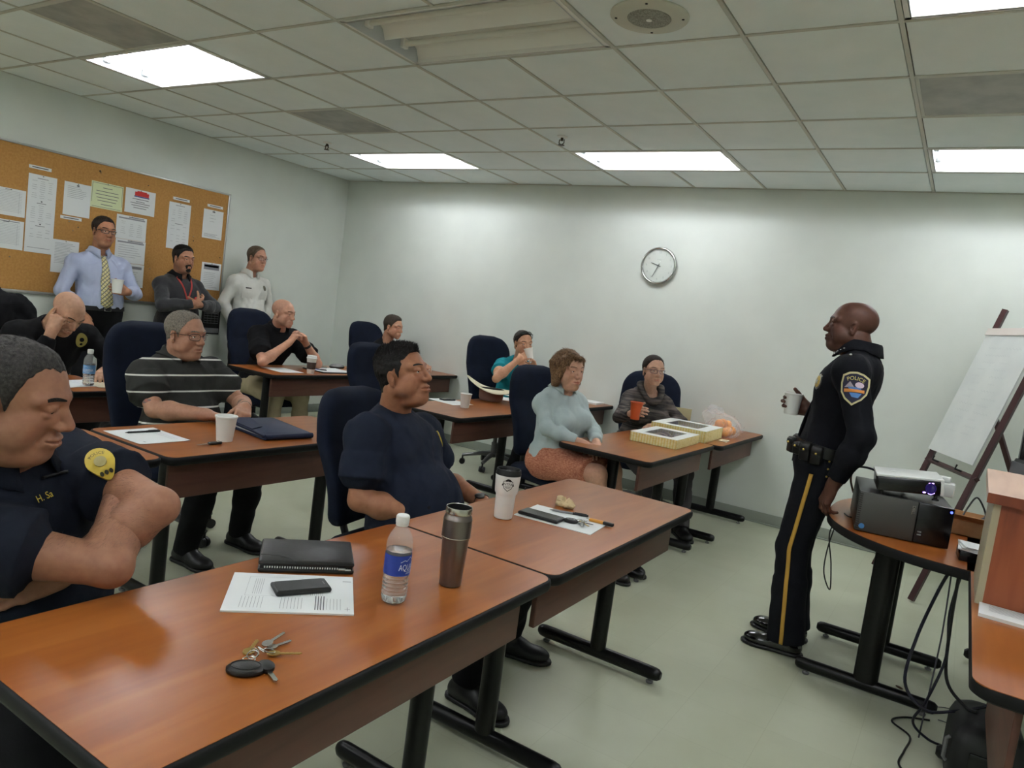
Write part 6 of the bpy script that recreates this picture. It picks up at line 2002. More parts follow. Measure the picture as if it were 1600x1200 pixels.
g = G(); g.tube([(-.045, 0, .006), (-.06, .004, .006), (-.055, .010, .006)], .0015, 6); g.build('loop', m_silver, t)
# crumpled tan napkin
s = S(); s.el((0, 0, .010), (.040, .026, .013), k=0); s.el((-.022, .004, .020), (.020, .016, .018), Rz(.6), k=.008); s.el((.022, -.004, .018), (.024, .014, .016), Rz(-.5) @ Ry(.5), k=.006); s.el((.0, .012, .022), (.013, .011, .020), Ry(-.5), k=.006); s.el((-.004, 0, .034), (.010, .02, .014), k=.006, op='-')
s.cut((0, 0, .0), (0, 0, -1))
Vv, Q = solid(s, .0028, lambda P, F: F + wrinkle(P, .004, 160) + wrinkle(P, .0022, 330))
o = fast_mesh('napkin', Vv, Q, mat('tan_paper_napkin', rgb(196, 176, 138), .85)); o.location = (-.785, -.705, TZ); tag(o, 'crumpled tan napkin behind the pen on the second near table', 'napkin')

# --- foam and paper cups
def foam_cup(label, x, y, z, rt=.0455, rb=.033, h=.112, m=None, group=None, full=True, tilt=None, name='foam_cup', tone=None):
    t = thing(name, label, 'cup', (x, y, z), group=group)
    g = G(); g.lathe([(rb - .003, .0), (rb, .001), (rb + .001, .008), (rt - .0015, h - .010), (rt - .001, h - .009), (rt + .0015, h - .007), (rt + .002, h - .001), (rt + .0005, h), (rt - .003, h), (rt - .005, h - .01), (rb - .002, .006), (.0005, .006)], 40, cap=False)
    g.build('cup_wall', m or m_foam, t)
    if full: g = G(); g.lathe([(rt - .009, h * .68), (.0005, h * .68)], 32, cap=False); g.build('coffee', bpy.data.materials['coffee'], t)
    if tilt: t.rotation_euler = tilt
    return t
foam_cup('white foam cup left of the navy folder on the second row table', -2.222, -1.178, TZ)
foam_cup('white foam cup standing on the table left of the cream hat', -2.574, 1.075, TZ, .042, .030, .105)
cupd = [('white foam cup in the police officer\'s hand', (-.298, .742, 1.130), None), ('white foam cup in the hand of the man with the tie', (-5.455, .098, 1.20), None)]
for lab, p, tl in cupd: foam_cup(lab, *p)
foam_cup('white foam cup at the mouth of the woman in teal', -2.865, 2.395, 1.080, .040, .029, .10, tilt=(.10, -.30, 0), full=False)
foam_cup('orange paper cup in the hand of the dark-sweater woman', -1.492, 1.628, .832, .045, .031, .125, m=mat('orange_paper_cup', rgb(196, 84, 36), .5), name='paper_cup')

# --- second row left
paper('paper_sheet', 'white sheet with a black pen on it on the second row table', 'paper', -2.407, -1.417, TZ, .275, .219, .0, [(.0, .08 - .012 * k, .18, .0015, 1) for k in range(3)] + [(.1, -.07, .02, .006, 1)], curl=.004)
pen('black pen lying on the sheet in the second row', (-2.474, -1.475), (-2.463, -1.325), TZ + .0016, m_plastic, m_plastic)
t = thing('car_key', 'flip car key with its blade out beside the foam cup', 'key', (-2.175, -1.285, TZ), PI / 2 + .05)
g = G(); g.box((.028, 0, .006), (.062, .022, .012), bev=.005); g.build('remote_body', m_plastic, t)
g = G(); g.ball((.045, .0, .012), .007, 6, sc=(1, 1, .4)); g.tube([(.035, -.008, .0118), (.055, -.008, .0118)], .001, 4); g.tube([(.035, .008, .0118), (.055, .008, .0118)], .001, 4); g.build('button', m_silver, t)
g = G(); g.prism([(-.06, 0), (-.055, -.004), (.0, -.004), (.0, .004), (-.055, .004)], .004, .0065); g.build('key_blade', m_silver, t)
t = thing('padfolio', 'navy blue padfolio on the second row table by the tattooed wrist', 'folder', (-2.315, -.868, TZ), -.13)
m_navl = fabric('navy_leatherette', rgb(26, 34, 56), rgb(32, 42, 66), bump=.2, rough=.55)
g = G(); g.box((0, 0, .006), (.35, .255, .011), bev=.005); g.build('back_cover', m_navl, t)
g = G(); g.loft([[(x, y, z + .012 * (y + .13) * 0 + .010 * (.17 - x) / .34) for x, y in rrect(.175 - i, .127 - i, .012)] for z, i in ((.014, .002), (.016, 0), (.0225, 0), (.025, .003))]); g.build('front_cover', m_navl, t)
g = G(); g.box((.0, .0, .013), (.335, .235, .006)); g.build('pages', m_paper, t)
g = G(); g.tube([(.172, -.124, .015), (.172, .124, .015)], .0125, 12); g.build('spine', m_navl, t)
g = G(); g.loft([[(x, y, .0262 + .010 * (.17 - x) / .34 + dz) for x, y in [(-.172, -.124), (.06, -.124), (.02, -.05), (-.172, .0)]] for dz in (0, .003)]); g.build('pocket_flap', m_navl, t)

# --- back row left
paper('paper_sheet', 'white papers beside the bottle in front of the head-down man', 'paper', -3.765, -1.02, TZ, .22, .28, .2, [(0, .1 - .02 * k, .15, .002, 1) for k in range(6)])
paper('paper_sheet', 'cream paper under the hand of the head-down man', 'paper', -3.70, -.90, TZ + .0015, .19, .14, -.1, m=mat('cream_paper', rgb(214, 204, 176), .8))
# --- row two right
paper('paper_sheet', 'white sheet with a phone on it left of the foam cup', 'paper', -2.80, 1.20, TZ, .28, .216, -.15, [(0, .08 - .02 * k, .2, .002, 1) for k in range(6)])
phone('small black phone on the sheet left of the cream hat', -2.855, 1.235, TZ + .0015, .12, .06, 1.4)
paper('paper_sheet', 'white paper on the table just right of the cream hat', 'paper', -2.74, 2.02, TZ, .28, .216, .5)
paper('paper_sheet', 'white paper behind the cream hat near the teal-top woman', 'paper', -2.82, 2.30, TZ, .28, .216, -.2)
paper('paper_stack', 'short stack of papers at the table end behind the pale-blue-shirt woman', 'paper', -2.46, 2.90, TZ, .20, .22, .1, thick=.016)
# cream hat, crown down on the table
m_felt = fabric('cream_felt', rgb(206, 200, 172), rgb(214, 208, 182), bump=.2)
m_hatband = mat('brown_hat_crown', rgb(122, 92, 80), .8)
t = thing('hat', 'upturned cream hat with curled brim and brown crown on the table', 'hat', (-2.755, 1.675, TZ), .57)
g = G(); n_ = 48
rows = []
for r, z in ((.0, .004), (.062, .0), (.078, .006), (.085, .03), (.088, .098)):
    rows.append([(r * 1.15 * math.cos(2 * PI * j / n_), r * .88 * math.sin(2 * PI * j / n_), z) for j in range(n_)])
g.loft(rows, cap=False); cr = g.build('crown', m_hatband, t, smooth=60)
g = G(); rows = []
for k, (r, lift) in enumerate(((.088, 0), (.10, .004), (.13, .010), (.16, .02), (.182, .034))):
    row = []
    for j in range(n_):
        a = 2 * PI * j / n_
        row.append((r * 1.18 * math.cos(a), r * .92 * math.sin(a), .098 + lift * (1.55 * math.cos(a) ** 2 - .55 * math.sin(a) ** 2) - .032 * ((r - .088) / .094) * math.cos(a)))
    rows.append(row)
g.loft(rows, cap=False); b = g.build('brim', m_felt, t, smooth=60); md = b.modifiers.new('thickness', 'SOLIDIFY'); md.thickness = .004
g = G(); rows = [[(r * 1.14 * math.cos(2 * PI * j / n_), r * .87 * math.sin(2 * PI * j / n_), z) for j in range(n_)] for r, z in ((.0875, .102), (.084, .07))]
g.loft(rows, cap=False); g.build('sweatband', m_plastic, cr, smooth=60)
# --- back row right
paper('paper_sheet', 'white sheet left of the lidded coffee cup in the back row', 'paper', -4.37, .93, TZ, .30, .22, -.12)
t = thing('coffee_cup', 'lidded white coffee cup with a brown sleeve on the back row table', 'cup', (-4.175, 1.060, TZ))
g = G(); g.lathe([(.028, 0), (.0295, .002), (.040, .128), (.0415, .130)], 36); g.build('cup_wall', m_foam, t)
g = G(); g.lathe([(.0332, .040), (.0388, .098), (.0378, .098)], 36, cap=False); g.build('sleeve', mat('brown_card_sleeve', rgb(66, 50, 44), .8), t)
g = G(); g.lathe([(.0425, .127), (.0435, .130), (.0435, .136), (.040, .139), (.0385, .152), (.036, .154), (.034, .150), (.0005, .150)], 36, cap=False); g.build('lid', m_cap, t)
t = thing('clipboard', 'dark clipboard with white papers right of the lidded coffee cup', 'clipboard', (-4.33, 1.42, TZ), -.1)
g = G(); g.box((0, 0, .004), (.30, .36, .008), bev=.003); g.build('board', m_plastic, t)
g = G(); g.box((0, .0, .0095), (.27, .33, .003)); g.build('papers', m_paper, t)
g = G(); g.box((-.12, .0, .016), (.03, .11, .012), bev=.004); g.build('clip', m_silver, t)
pen('dark blue pen on the clipboard papers', (-4.38, 1.24), (-4.27, 1.33), TZ + .0115, mat('blue_pen', rgb(60, 66, 110), .4), m_plastic)
t = thing('eyeglass_case', 'rounded black case behind the clipboard in the back row', 'case', (-4.53, 1.70, TZ), .3)
g = G(); g.loft([[(x, y, z) for x, y in rrect(.05 - i, .085 - i, .04)] for z, i in ((0, .008), (.008, 0), (.018, 0))]); g.build('case_base', m_plastic, t)
g = G(); g.loft([[(x, y, z) for x, y in rrect(.05 - i, .085 - i, .04)] for z, i in ((.019, 0), (.028, .004), (.036, .016), (.038, .03))]); g.build('case_lid', m_glide, t)
g = G(); g.tube([(-.02, -.09, .004), (.03, -.16, .004), (.06, -.22, .004), (.03, -.26, .004), (-.04, -.24, .004)], .004, 6)
tag(g.build('cord', m_plastic, loc=(-4.50, 1.78, TZ)), 'thin black cord on the back row table behind the clipboard', 'cord')

# --- pastry boxes, card, bag of oranges
m_box = mat('yellow_gingham_card', rgb(220, 206, 120), .7)
def _ging():
    nt, b = nodes(m_box)
    v = coords(nt, (28, 28, 60)); n = N(nt, 'ShaderNodeTexNoise', i_Scale=1.3, i_Detail=2); nt.links.new(v, n.inputs['Vector'])
    v2 = coords(nt, (1, 1, 1)); sp = nt.nodes.new('ShaderNodeSeparateXYZ'); nt.links.new(v2, sp.inputs[0])
    sm = N(nt, 'ShaderNodeMath', operation='ADD'); nt.links.new(sp.outputs['X'], sm.inputs[0]); nt.links.new(sp.outputs['Y'], sm.inputs[1])
    ml = N(nt, 'ShaderNodeMath', operation='MULTIPLY'); nt.links.new(sm.outputs[0], ml.inputs[0]); ml.inputs[1].default_value = 52
    fr = N(nt, 'ShaderNodeMath', operation='FRACT'); nt.links.new(ml.outputs[0], fr.inputs[0])
    r = ramp(nt, fr.outputs[0], [(.0, rgb(224, 192, 92)), (.4, rgb(240, 234, 190)), (.9, rgb(236, 224, 156))])
    r2 = ramp(nt, n.outputs['Fac'], [(.45, (1, 1, 1)), (.7, (.86, .84, .62))])
    mx = N(nt, 'ShaderNodeMix', data_type='RGBA', blend_type='MULTIPLY'); mx.inputs[0].default_value = 1
    nt.links.new(r.outputs['Color'], mx.inputs[6]); nt.links.new(r2.outputs['Color'], mx.inputs[7]); nt.links.new(mx.outputs[2], b.inputs['Base Color'])
_ging()
m_lidw = mat('white_box_lid', rgb(226, 228, 222), .6)
m_window = mat('box_window_film', rgb(96, 92, 104), .15, spec=.6)
m_pastry = noise_col(mat('glazed_pastry', rgb(120, 84, 62), .5), rgb(84, 62, 56), rgb(188, 160, 116), scale=30, detail=2)
def pastry_box(label, x, y, sx, sy, h, rz):
    t = thing('pastry_box', label, 'box', (x, y, TZ), rz, group='yellow pastry boxes')
    g = G()
    for s_ in (-1, 1):
        g.box((s_ * (sx / 2 - .0015), 0, h / 2), (.003, sy, h)); g.box((0, s_ * (sy / 2 - .0015), h / 2), (sx, .003, h))
    g.box((0, 0, .0015), (sx, sy, .003)); g.build('box_tray', m_box, t)
    g = G(); wx, wy = sx * .30, sy * .34
    for s_ in (-1, 1):
        g.box((s_ * (sx / 2 + wx) / 2, 0, h + .0012), (sx / 2 - wx, sy, .0024)); g.box((0, s_ * (sy / 2 + wy) / 2, h + .0012), (2 * wx, sy / 2 - wy, .0024))
    ld = g.build('box_lid', m_lidw, t)
    g = G(); g.box((0, 0, h + .0008), (2 * wx + .01, 2 * wy + .01, .0006)); g.build('window_film', mat('clear_film', (.5, .5, .55), .08, alpha=.25, spec=.8), ld)
    for i in range(2):
        for j in range(4):
            g = G(); g.ball((-wx * .5 + wx * i, -wy * .75 + wy * .5 * j, h * .42), .048, 8, sc=(1, .95, .5)); g.build('pastry', m_pastry, t)
pastry_box('flat yellow pastry box nearest the table\'s free end', -1.205, 1.505, .315, .50, .058, .03)
pastry_box('taller yellow pastry box behind the other, next to the oranges', -1.235, 2.035, .40, .46, .080, .03)
g = G(); g.box((0, 0, .075), (.004, .15, .15), bev=.001); g.box((-.03, 0, .0015), (.06, .15, .003))
o = g.build('folded_card', mat('tan_card', rgb(176, 166, 128), .8), loc=(-1.45, 2.50, TZ), rz=-1.25); tag(o, 'tan card standing upright beside the bag of oranges', 'card')
m_orange = noise_col(mat('orange_peel', rgb(242, 160, 58), .45), rgb(238, 146, 50), rgb(246, 172, 70), scale=8, bump=.25, bump_scale=300, dist=.001)
ORG = [(-1.13, 2.32, .035), (-1.05, 2.36, .035), (-1.14, 2.41, .035), (-1.05, 2.45, .035), (-1.13, 2.50, .035), (-1.05, 2.54, .035), (-1.10, 2.37, .088), (-1.10, 2.46, .088), (-1.09, 2.55, .075)]
for i, (x, y, z) in enumerate(ORG):
    g = G(); g.ball((0, 0, 0), .038, 12, sc=(1, 1, .95)); o = g.build('orange', m_orange, loc=(x, y, TZ + z + .002)); 
    g = G(); g.lathe([(.004, .036), (.003, .0385), (.0005, .039)], 8); g.build('stem_end', mat('orange_stem', rgb(120, 110, 50), .8), o); o.rotation_euler = (.5 * i, .7 * i, 0)
    tag(o, 'orange inside the plastic bag on the table by the wall', 'orange', 'oranges in the plastic bag')
m_bag = mat('thin_white_plastic', (.92, .9, .9), .25, trans=.0, alpha=.20, spec=.6)
s = S(); s.el((0, 0, .05), (.118, .19, .085), k=0); s.el((.01, -.02, .09), (.09, .14, .07), k=.04); s.rc((-.02, .05, .13), (-.06, -.06, .17), .028, .02, .04); s.rc((-.06, -.06, .17), (-.09, -.11, .15), .03, .045, .03); s.rc((.02, .12, .10), (.07, .24, .045), .045, .03, .04); s.el((-.06, -.10, .14), (.05, .06, .05), k=.03)
s.cut((0, 0, .001), (0, 0, -1))
Vv, Q = solid(s, .006, lambda P, F: F + wrinkle(P, .012, 60) + wrinkle(P, .005, 150), smooth=0)
t = thing('plastic_bag', 'crinkled see-through plastic bag full of oranges on the table', 'bag', (-1.085, 2.43, TZ))
fast_mesh('bag_film', Vv, Q, m_bag, t)
s = S(); s.el((-.07, -.10, .20), (.035, .05, .035), k=0); s.el((-.03, -.05, .19), (.03, .03, .03), k=.02); s.el((-.07, -.10, .19), (.015, .03, .03), k=.01, op='-')
Vv, Q = solid(s, .005, lambda P, F: F + wrinkle(P, .008, 90), smooth=0); fast_mesh('bag_handle', Vv, Q, m_bag, t)
paper('paper_slip', 'small cream slip on the table in front of the oranges', 'paper', -.985, 2.14, TZ, .06, .12, .1, m=bpy.data.materials['cream_paper'], thick=.006)

# --- half-round table: computer, projector, clutter
m_pcgrey = mat('grey_mesh_bezel', rgb(64, 64, 60), .45)
m_pcblk = mat('gloss_black_bezel', rgb(14, 14, 15), .22, spec=.5)
d9 = math.radians(9)
t = thing('desktop_computer', 'black desktop computer lying on its side under the projector', 'computer', (.270, .408, TZ + .004), d9)
g = G(); g.box((0, .01, .083), (.345, .41, .162), bev=.004); g.build('case', mat('black_pc_steel', rgb(34, 34, 34), .35), t)
g = G(); g.box((-.062, -.206, .083), (.218, .024, .166), bev=.004); gb = g.build('grey_bezel', m_pcgrey, t)
g = G()
for k in range(17): g.box((-.165 + .0015, -.2185, .012 + .009 * k), (.012, .002, .004))
g.build('vent_slots', m_dark, gb)
g = G(); g.box((.112, -.206, .083), (.128, .022, .166), bev=.004); bb = g.build('black_bezel', m_pcblk, t)
g = G(); g.lathe([(.005, 0), (.004, .002), (.0005, .0025)], 14); pb = g.build('power_light', mat('blue_led', rgb(40, 60, 200), .3, emit=(.08, .12, 1), emit_s=1.6), bb); pb.location = (.165, -.217, .150); pb.rotation_euler = (PI / 2, 0, 0)
g = G()
for k in range(2): g.box((.066, -.2175, .035 + .012 * k), (.014, .002, .005))
g.build('port', m_glide, bb)
g = G(); V, F = text_geo('DELL', .016); g.add(np.stack([.032 + V[:, 1], np.full(len(V), -.2192), .130 - V[:, 0] * 1.0], 1), F); g.build('maker_letters', m_silver, gb)
g = G(); g.lathe([(.011, 0), (.011, .001), (.0005, .0012)], 20); st = g.build('round_sticker', mat('blue_sticker', rgb(60, 120, 176), .4), gb); st.location = (-.145, -.2185, .022); st.rotation_euler = (PI / 2, 0, 0)
for sx in (-.14, .14):
    for sy in (-.17, .17):
        g = G(); g.lathe([(.012, -.004), (.012, .003)], 12, c=(sx, sy, 0)); g.build('rubber_foot', m_plastic, t)
t = thing('projector', 'white-topped projector with glowing blue lens panel on the computer', 'projector', (.295, .300, TZ + .176), .15)
t.rotation_euler.y = -.10; t.scale = (.89, 1, 1)
g = G(); g.box((0, 0, .054), (.27, .22, .062), bev=.010); g.build('black_body', m_pcblk, t)
m_projw = mat('white_projector_shell', rgb(214, 216, 212), .35)
g = G(); g.box((0, .004, .086), (.276, .224, .012), bev=.005); g.box((-.06, .02, .0925), (.03, .05, .002), bev=.001); g.build('white_top', m_projw, t)
g = G(); g.box((.131, 0, .055), (.016, .222, .062), bev=.004); g.build('white_end', m_projw, t)
g = G(); g.tube([(.139, -.05, .03), (.1405, -.05, .058), (.139, -.05, .083)], .004, 6); g.build('lamp_slot', mat('lamp_glow', rgb(190, 220, 255), .3, emit=(.45, .7, 1), emit_s=4), t)
g = G(); g.at((.085, -.1105, .052), 0, 0, PI / 2); g.lathe([(.022, 0), (.022, .006), (.019, .008), (.016, .004), (.0005, .002)], 32); ln = g.build('lens', mat('violet_lens', rgb(14, 12, 26), .08, emit=(.10, .05, .6), emit_s=.05), t)
g = G()
for (x, z, r) in ((.06, .034, .005), (.085, .032, .008), (.095, .034, .005), (.08, .072, .004), (.092, .073, .004)): g.ball((x, -.113, z), r, 6, sc=(1.3, .3, .6))
g.build('lamp_leak', mat('violet_glow', rgb(150, 130, 255), .3, emit=(.45, .25, 1), emit_s=3), ln)
for (x, y) in ((-.11, -.08), (.11, -.08), (0, .09)):
    g = G(); g.lathe([(.016, .0), (.014, .006), (.008, .008), (.008, .026)], 12, c=(x, y, 0)); g.build('screw_foot', m_plastic, t)
m_cable = mat('black_cable', rgb(12, 12, 14), .4)
m_cableb = mat('blue_grey_cable', rgb(20, 21, 34), .4)
def spline(pts, n=8):
    P = [Vector(p) for p in pts]; out_ = []
    for i in range(len(P) - 1):
        p0, p1, p2, p3 = P[max(i - 1, 0)], P[i], P[i + 1], P[min(i + 2, len(P) - 1)]
        for k in range(n):
            u = k / n
            out_.append(tuple(.5 * ((2 * p1) + (p2 - p0) * u + (2 * p0 - 5 * p1 + 4 * p2 - p3) * u * u + (3 * p1 - p0 - 3 * p2 + p3) * u ** 3)))
    out_.append(tuple(P[-1])); return out_
def cable(label, pts, r=.004, m=None, name='cable'):
    g = G(); g.tube(spline(pts), r, 8); return tag(g.build(name, m or m_cable), label, 'cable')
cable('black and blue video cable looping behind the projector at its left', [(.19, .42, .965), (.12, .45, .975), (.06, .52, .95), (.05, .62, .86), (.10, .72, .765), (.25, .80, .748)], .005, m_cableb)
cable('thin black cable along the back of the half-round table', [(.06, .46, .745), (.09, .40, .746), (.13, .47, .746), (.10, .58, .746), (.20, .74, .746)], .003)
cable('thin black cable hanging in a loop below the half-round table by the officer\'s legs', [(.04, .50, .735), (.03, .36, .62), (.035, .30, .50), (.07, .32, .42), (.05, .38, .52), (.02, .40, .66), (.06, .5, .735)], .003)
t = thing('white_adapter', 'small white block stacked behind the right end of the computer', 'adapter', (.425, .535, TZ + .17))
g = G(); g.box((0, 0, .03), (.08, .07, .06), bev=.006); g.build('lower_block', m_projw, t)
g = G(); g.box((-.01, .01, .072), (.06, .05, .022), bev=.005); g.build('upper_block', m_projw, t)
t = thing('paper_tray', 'small black tray of papers beside the lectern\'s left side', 'tray', (.565, .150, TZ), .1)
g = G(); g.box((0, 0, .02), (.11, .11, .04), bev=.004); g.build('tray', m_pcblk, t)
for k in range(3):
    g = G(); g.at((.005 * k, .003 * k, .042 + .006 * k), .12 * k - .1, .06); g.box((0, 0, 0), (.115, .12, .004)); g.build('paper', m_paper, t)
m_card = noise_col(mat('corrugated_card', rgb(170, 128, 88), .85), rgb(160, 118, 80), rgb(182, 140, 98), scale=12)
t = thing('cardboard_box', 'open brown cardboard box of cables behind the black paper tray', 'box', (.575, .74, TZ))
for (cx, cy, sx, sy) in ((-.098, 0, .004, .26), (.098, 0, .004, .26), (0, -.128, .2, .004), (0, .128, .2, .004)):
    g = G(); g.box((cx, cy, .035), (sx, sy, .07)); g.build('side', m_card, t)
g = G(); g.box((0, 0, .002), (.2, .26, .004)); g.build('base', m_card, t)
g = G(); g.at((-.10, 0, .07), 0, .35); g.box((-.035, 0, 0), (.07, .26, .003)); g.build('flap', m_card, t)
g = G(); g.at((0, -.13, .07), 0, 0, -.5); g.box((0, -.03, 0), (.19, .06, .003)); g.build('flap', m_card, t)
cable('tangle of black cable spilling over the cardboard box', [(.50, .62, .78), (.53, .70, .86), (.56, .76, .90), (.60, .70, .84), (.58, .64, .82), (.64, .72, .83), (.70, .66, .80), (.66, .60, .78)], .004)
t = thing('monitor', 'black monitor edge rising behind the lectern at the right border', 'monitor', (.93, 1.15, TZ), .15)
g = G(); g.box((0, 0, .33), (.46, .04, .34), bev=.008); g.build('bezel', m_pcblk, t)
g = G(); g.box((0, -.0215, .33), (.43, .002, .31)); g.build('screen', m_glass, t)
g = G(); g.box((0, .04, .12), (.06, .03, .22), bev=.005); g.build('stand', m_plastic, t)
g = G(); g.box((0, .02, .008), (.24, .18, .014), bev=.006); g.build('stand_base', m_plastic, t)
t = thing('desk_speaker', 'grey and black desk speaker behind the pale lectern top', 'speaker', (.735, 1.02, TZ), .5)
g = G(); g.loft([[(x + sh_, y, z) for x, y in rrect(.055, .07, .015)] for z, sh_ in ((0, 0), (.335, .03), (.345, .035))]); g.build('cabinet', m_pcblk, t)
g = G(); g.loft([[(x + sh_ - .058, y, z) for x, y in rrect(.006, .064, .005)] for z, sh_ in ((.02, .002), (.33, .03))]); g.build('grille', mat('grey_speaker_cloth', rgb(96, 98, 100), .8), t)
paper('paper_stack', 'stack of white papers on the desk against the lectern base', 'paper', .70, -.545, TZ, .25, .13, -.03, [(0, .05 - .012 * k, .2, .003, 1) for k in range(6)], thick=.010)
# under the desks
t = thing('power_unit', 'black box with a handle on the floor under the desks with cables on top', 'power unit', (.700, -.02, 0), .05)
m_case = mat('matte_black_case', rgb(26, 26, 26), .5)
g = G(); g.loft([[(x, y, z) for x, y in rrect(.115 - i, .17 - i, .05)] for z, i in ((.0, .012), (.01, 0), (.16, 0), (.20, .012), (.222, .04), (.228, .06))]); g.build('casing', m_case, t, smooth=50)
g = G(); g.tube([(-.118, -.12, .07), (-.128, -.12, .08), (-.128, -.12, .15), (-.118, -.12, .16)], .007, 8); g.build('handle', m_glide, t)
g = G(); g.box((.02, -.177, .09), (.16, .01, .12), bev=.004); g.build('front_panel', m_pcblk, t)
g = G()
for k in range(3): g.box((.02, .02 + .045 * k, .230), (.045, .03, .012), bev=.003)
g.build('socket', m_plastic, t)
t = thing('power_strip', 'long black power strip on the floor in front of the black power unit', 'power strip', (.665, -.28, 0), .12)
g = G(); g.box((0, 0, .022), (.26, .06, .042), bev=.008); g.build('housing', m_plastic, t)
for k in range(4):
    g = G(); g.box((-.09 + .06 * k, 0, .0445), (.03, .03, .002)); g.build('outlet', m_dark, t)
cable('thick black cord dropping from the half-round table in a wide curve to the power unit', [(.50, -.02, .735), (.47, .02, .62), (.43, .02, .42), (.42, -.02, .25), (.50, -.04, .18), (.60, .0, .20), (.70, .02, .255)], .006, m_cableb)
cable('black cord hanging straight from the table edge to the power unit', [(.525, .0, .735), (.53, .02, .5), (.55, .02, .3), (.62, -.02, .235), (.66, -.04, .235)], .006)
cable('blue-grey cord twisted beside the straight black cord', [(.535, .01, .735), (.52, .03, .55), (.535, .02, .38), (.50, .0, .2), (.47, .03, .09), (.53, .06, .03), (.60, .10, .008)], .005, m_cableb)
cable('thin white-flecked cord hanging to the floor under the half-round table', [(.50, .06, .735), (.51, .08, .45), (.505, .08, .2), (.50, .10, .006)], .003, mat('grey_cable', rgb(70, 70, 78), .5))
cable('thin black cord lying across the floor to the power strip', [(.53, .30, .006), (.44, .24, .006), (.40, .16, .006), (.47, .08, .006), (.46, -.06, .006), (.45, -.18, .006), (.50, -.25, .006), (.56, -.28, .02)], .004)
cable('fine grey cord curling on the floor behind the power unit', [(.50, .42, .004), (.60, .50, .004), (.72, .46, .004), (.70, .36, .004), (.56, .34, .004)], .002, bpy.data.materials['grey_cable'])
g = G(); g.ball((0, 0, 0), .012, 6, sc=(1.6, .8, .25)); tag(g.build('leaf_scrap', mat('brown_scrap', rgb(84, 62, 44), .9), loc=(.40, .55, .003), rz=-.6), 'tiny brown scrap on the floor between the half-round table\'s floor bars', 'scrap')
t = thing('cable_clip', 'small black clip fixed under the right edge of the half-round table', 'clip', (.50, .10, TZ - .058))
g = G(); g.box((0, 0, .006), (.06, .04, .014), bev=.004); g.build('bracket', m_plastic, t)

# ---------------------------------------------------------------- left wall: cork board, papers, poster; back wall: clock
m_cork = noise_col(mat('cork', rgb(176, 128, 66), .85), rgb(166, 120, 62), rgb(178, 132, 72), scale=60, detail=4, bump=.15, bump_scale=200, dist=.002)
m_alu = mat('aluminium_frame', rgb(170, 170, 165), .35, metal=.6)
t = thing('cork_board', 'large framed cork board on the left wall covered in papers', 'board', (XL, 0, 0))
y0, y1, z0, z1 = -2.25, 1.462, 1.115, 2.262
g = G(); g.box((.008, (y0 + y1) / 2, (z0 + z1) / 2), (.012, y1 - y0, z1 - z0)); g.build('cork', m_cork, t)
for (cy, cz, sy, sz, nm) in (((y0 + y1) / 2, z0, y1 - y0 + .03, .024, 'frame_rail'), ((y0 + y1) / 2, z1, y1 - y0 + .03, .018, 'frame_rail'), (y0, (z0 + z1) / 2, .018, z1 - z0, 'frame_rail'), (y1, (z0 + z1) / 2, .018, z1 - z0, 'frame_rail')):
    g = G(); g.box((.011, cy, cz), (.020, sy, sz), bev=.003); g.build(nm, m_alu, t)

m_green = mat('pale_green_paper', rgb(214, 222, 178), .8)
m_redlogo = mat('red_logo', rgb(196, 50, 44), .7); m_bluelogo = mat('blue_logo', rgb(60, 70, 130), .7); m_greyhead = mat('grey_header', rgb(140, 142, 146), .8)
PX = XL + .0155
def wall_sheet(name, label, cat, ya, yb, za, zb, lines, base=None, tilt=0.0, lift=0.0, pins=True, group='papers on the cork board'):
    w, h = yb - ya, zb - za
    t = thing(name, label, cat, (PX + lift, (ya + yb) / 2, (za + zb) / 2), group=group)
    t.rotation_euler.x = tilt
    g = G(); n = 6
    vs = [(.0006 + .004 * max(0, (abs(2 * i / n - 1)) - .6) * (j < 2), (i / n - .5) * w, (j / n - .5) * h) for i in range(n + 1) for j in range(n + 1)]
    fs = [(i * (n + 1) + j, (i + 1) * (n + 1) + j, (i + 1) * (n + 1) + j + 1, i * (n + 1) + j + 1) for i in range(n) for j in range(n)]
    g.add(vs, fs); g.add([(x - .0008, y, z) for x, y, z in vs], [f[::-1] for f in fs])
    g.build('sheet', base or m_paper, t)
    if lines:
        g = G()
        for (cy, cz, lw, lh, ink) in lines:
            x = .0018
            g.quad((x, cy - lw / 2, cz - lh / 2), (x, cy + lw / 2, cz - lh / 2), (x, cy + lw / 2, cz + lh / 2), (x, cy - lw / 2, cz + lh / 2), ink)
        g.build('print', [m_paper, m_ink, m_inkd, m_greyhead, m_redlogo, m_bluelogo], t)
    if pins:
        g = G(); g.ball((.004, 0, h / 2 - .008), .005, 5); g.build('pin', m_silver, t)
    return t
def lines(w, h, n, top=.85, bot=-.85, wid=.8, ink=1, lh=.003, jit=.4):
    o_ = []
    for k in range(n):
        z = h / 2 * (top + (bot - top) * k / max(1, n - 1)); l = w * wid * random.uniform(1 - jit, 1)
        o_.append((-w * wid / 2 + l / 2, z, l, lh, ink))
    return o_
def cols(w, h, n, top, bot, ink=1):
    o_ = []
    for k in range(n):
        z = h / 2 * (top + (bot - top) * k / max(1, n - 1))
        for c in (-.28, 0, .28):
            if random.random() < .8: o_.append((w * c, z, w * .2 * random.uniform(.5, 1), .0025, ink))
    return o_
tbl = [(0, .085 - .012 * k, .16, .0016, 1) for k in range(14)] + [(.06, 0, .0015, .17, 1), (-.02, .095, .04, .004, 2)]
wall_sheet('notice', 'white table sheet at the left edge of the cork board, upper of two', 'paper', -.575, -.363, 1.697, 1.906, tbl)
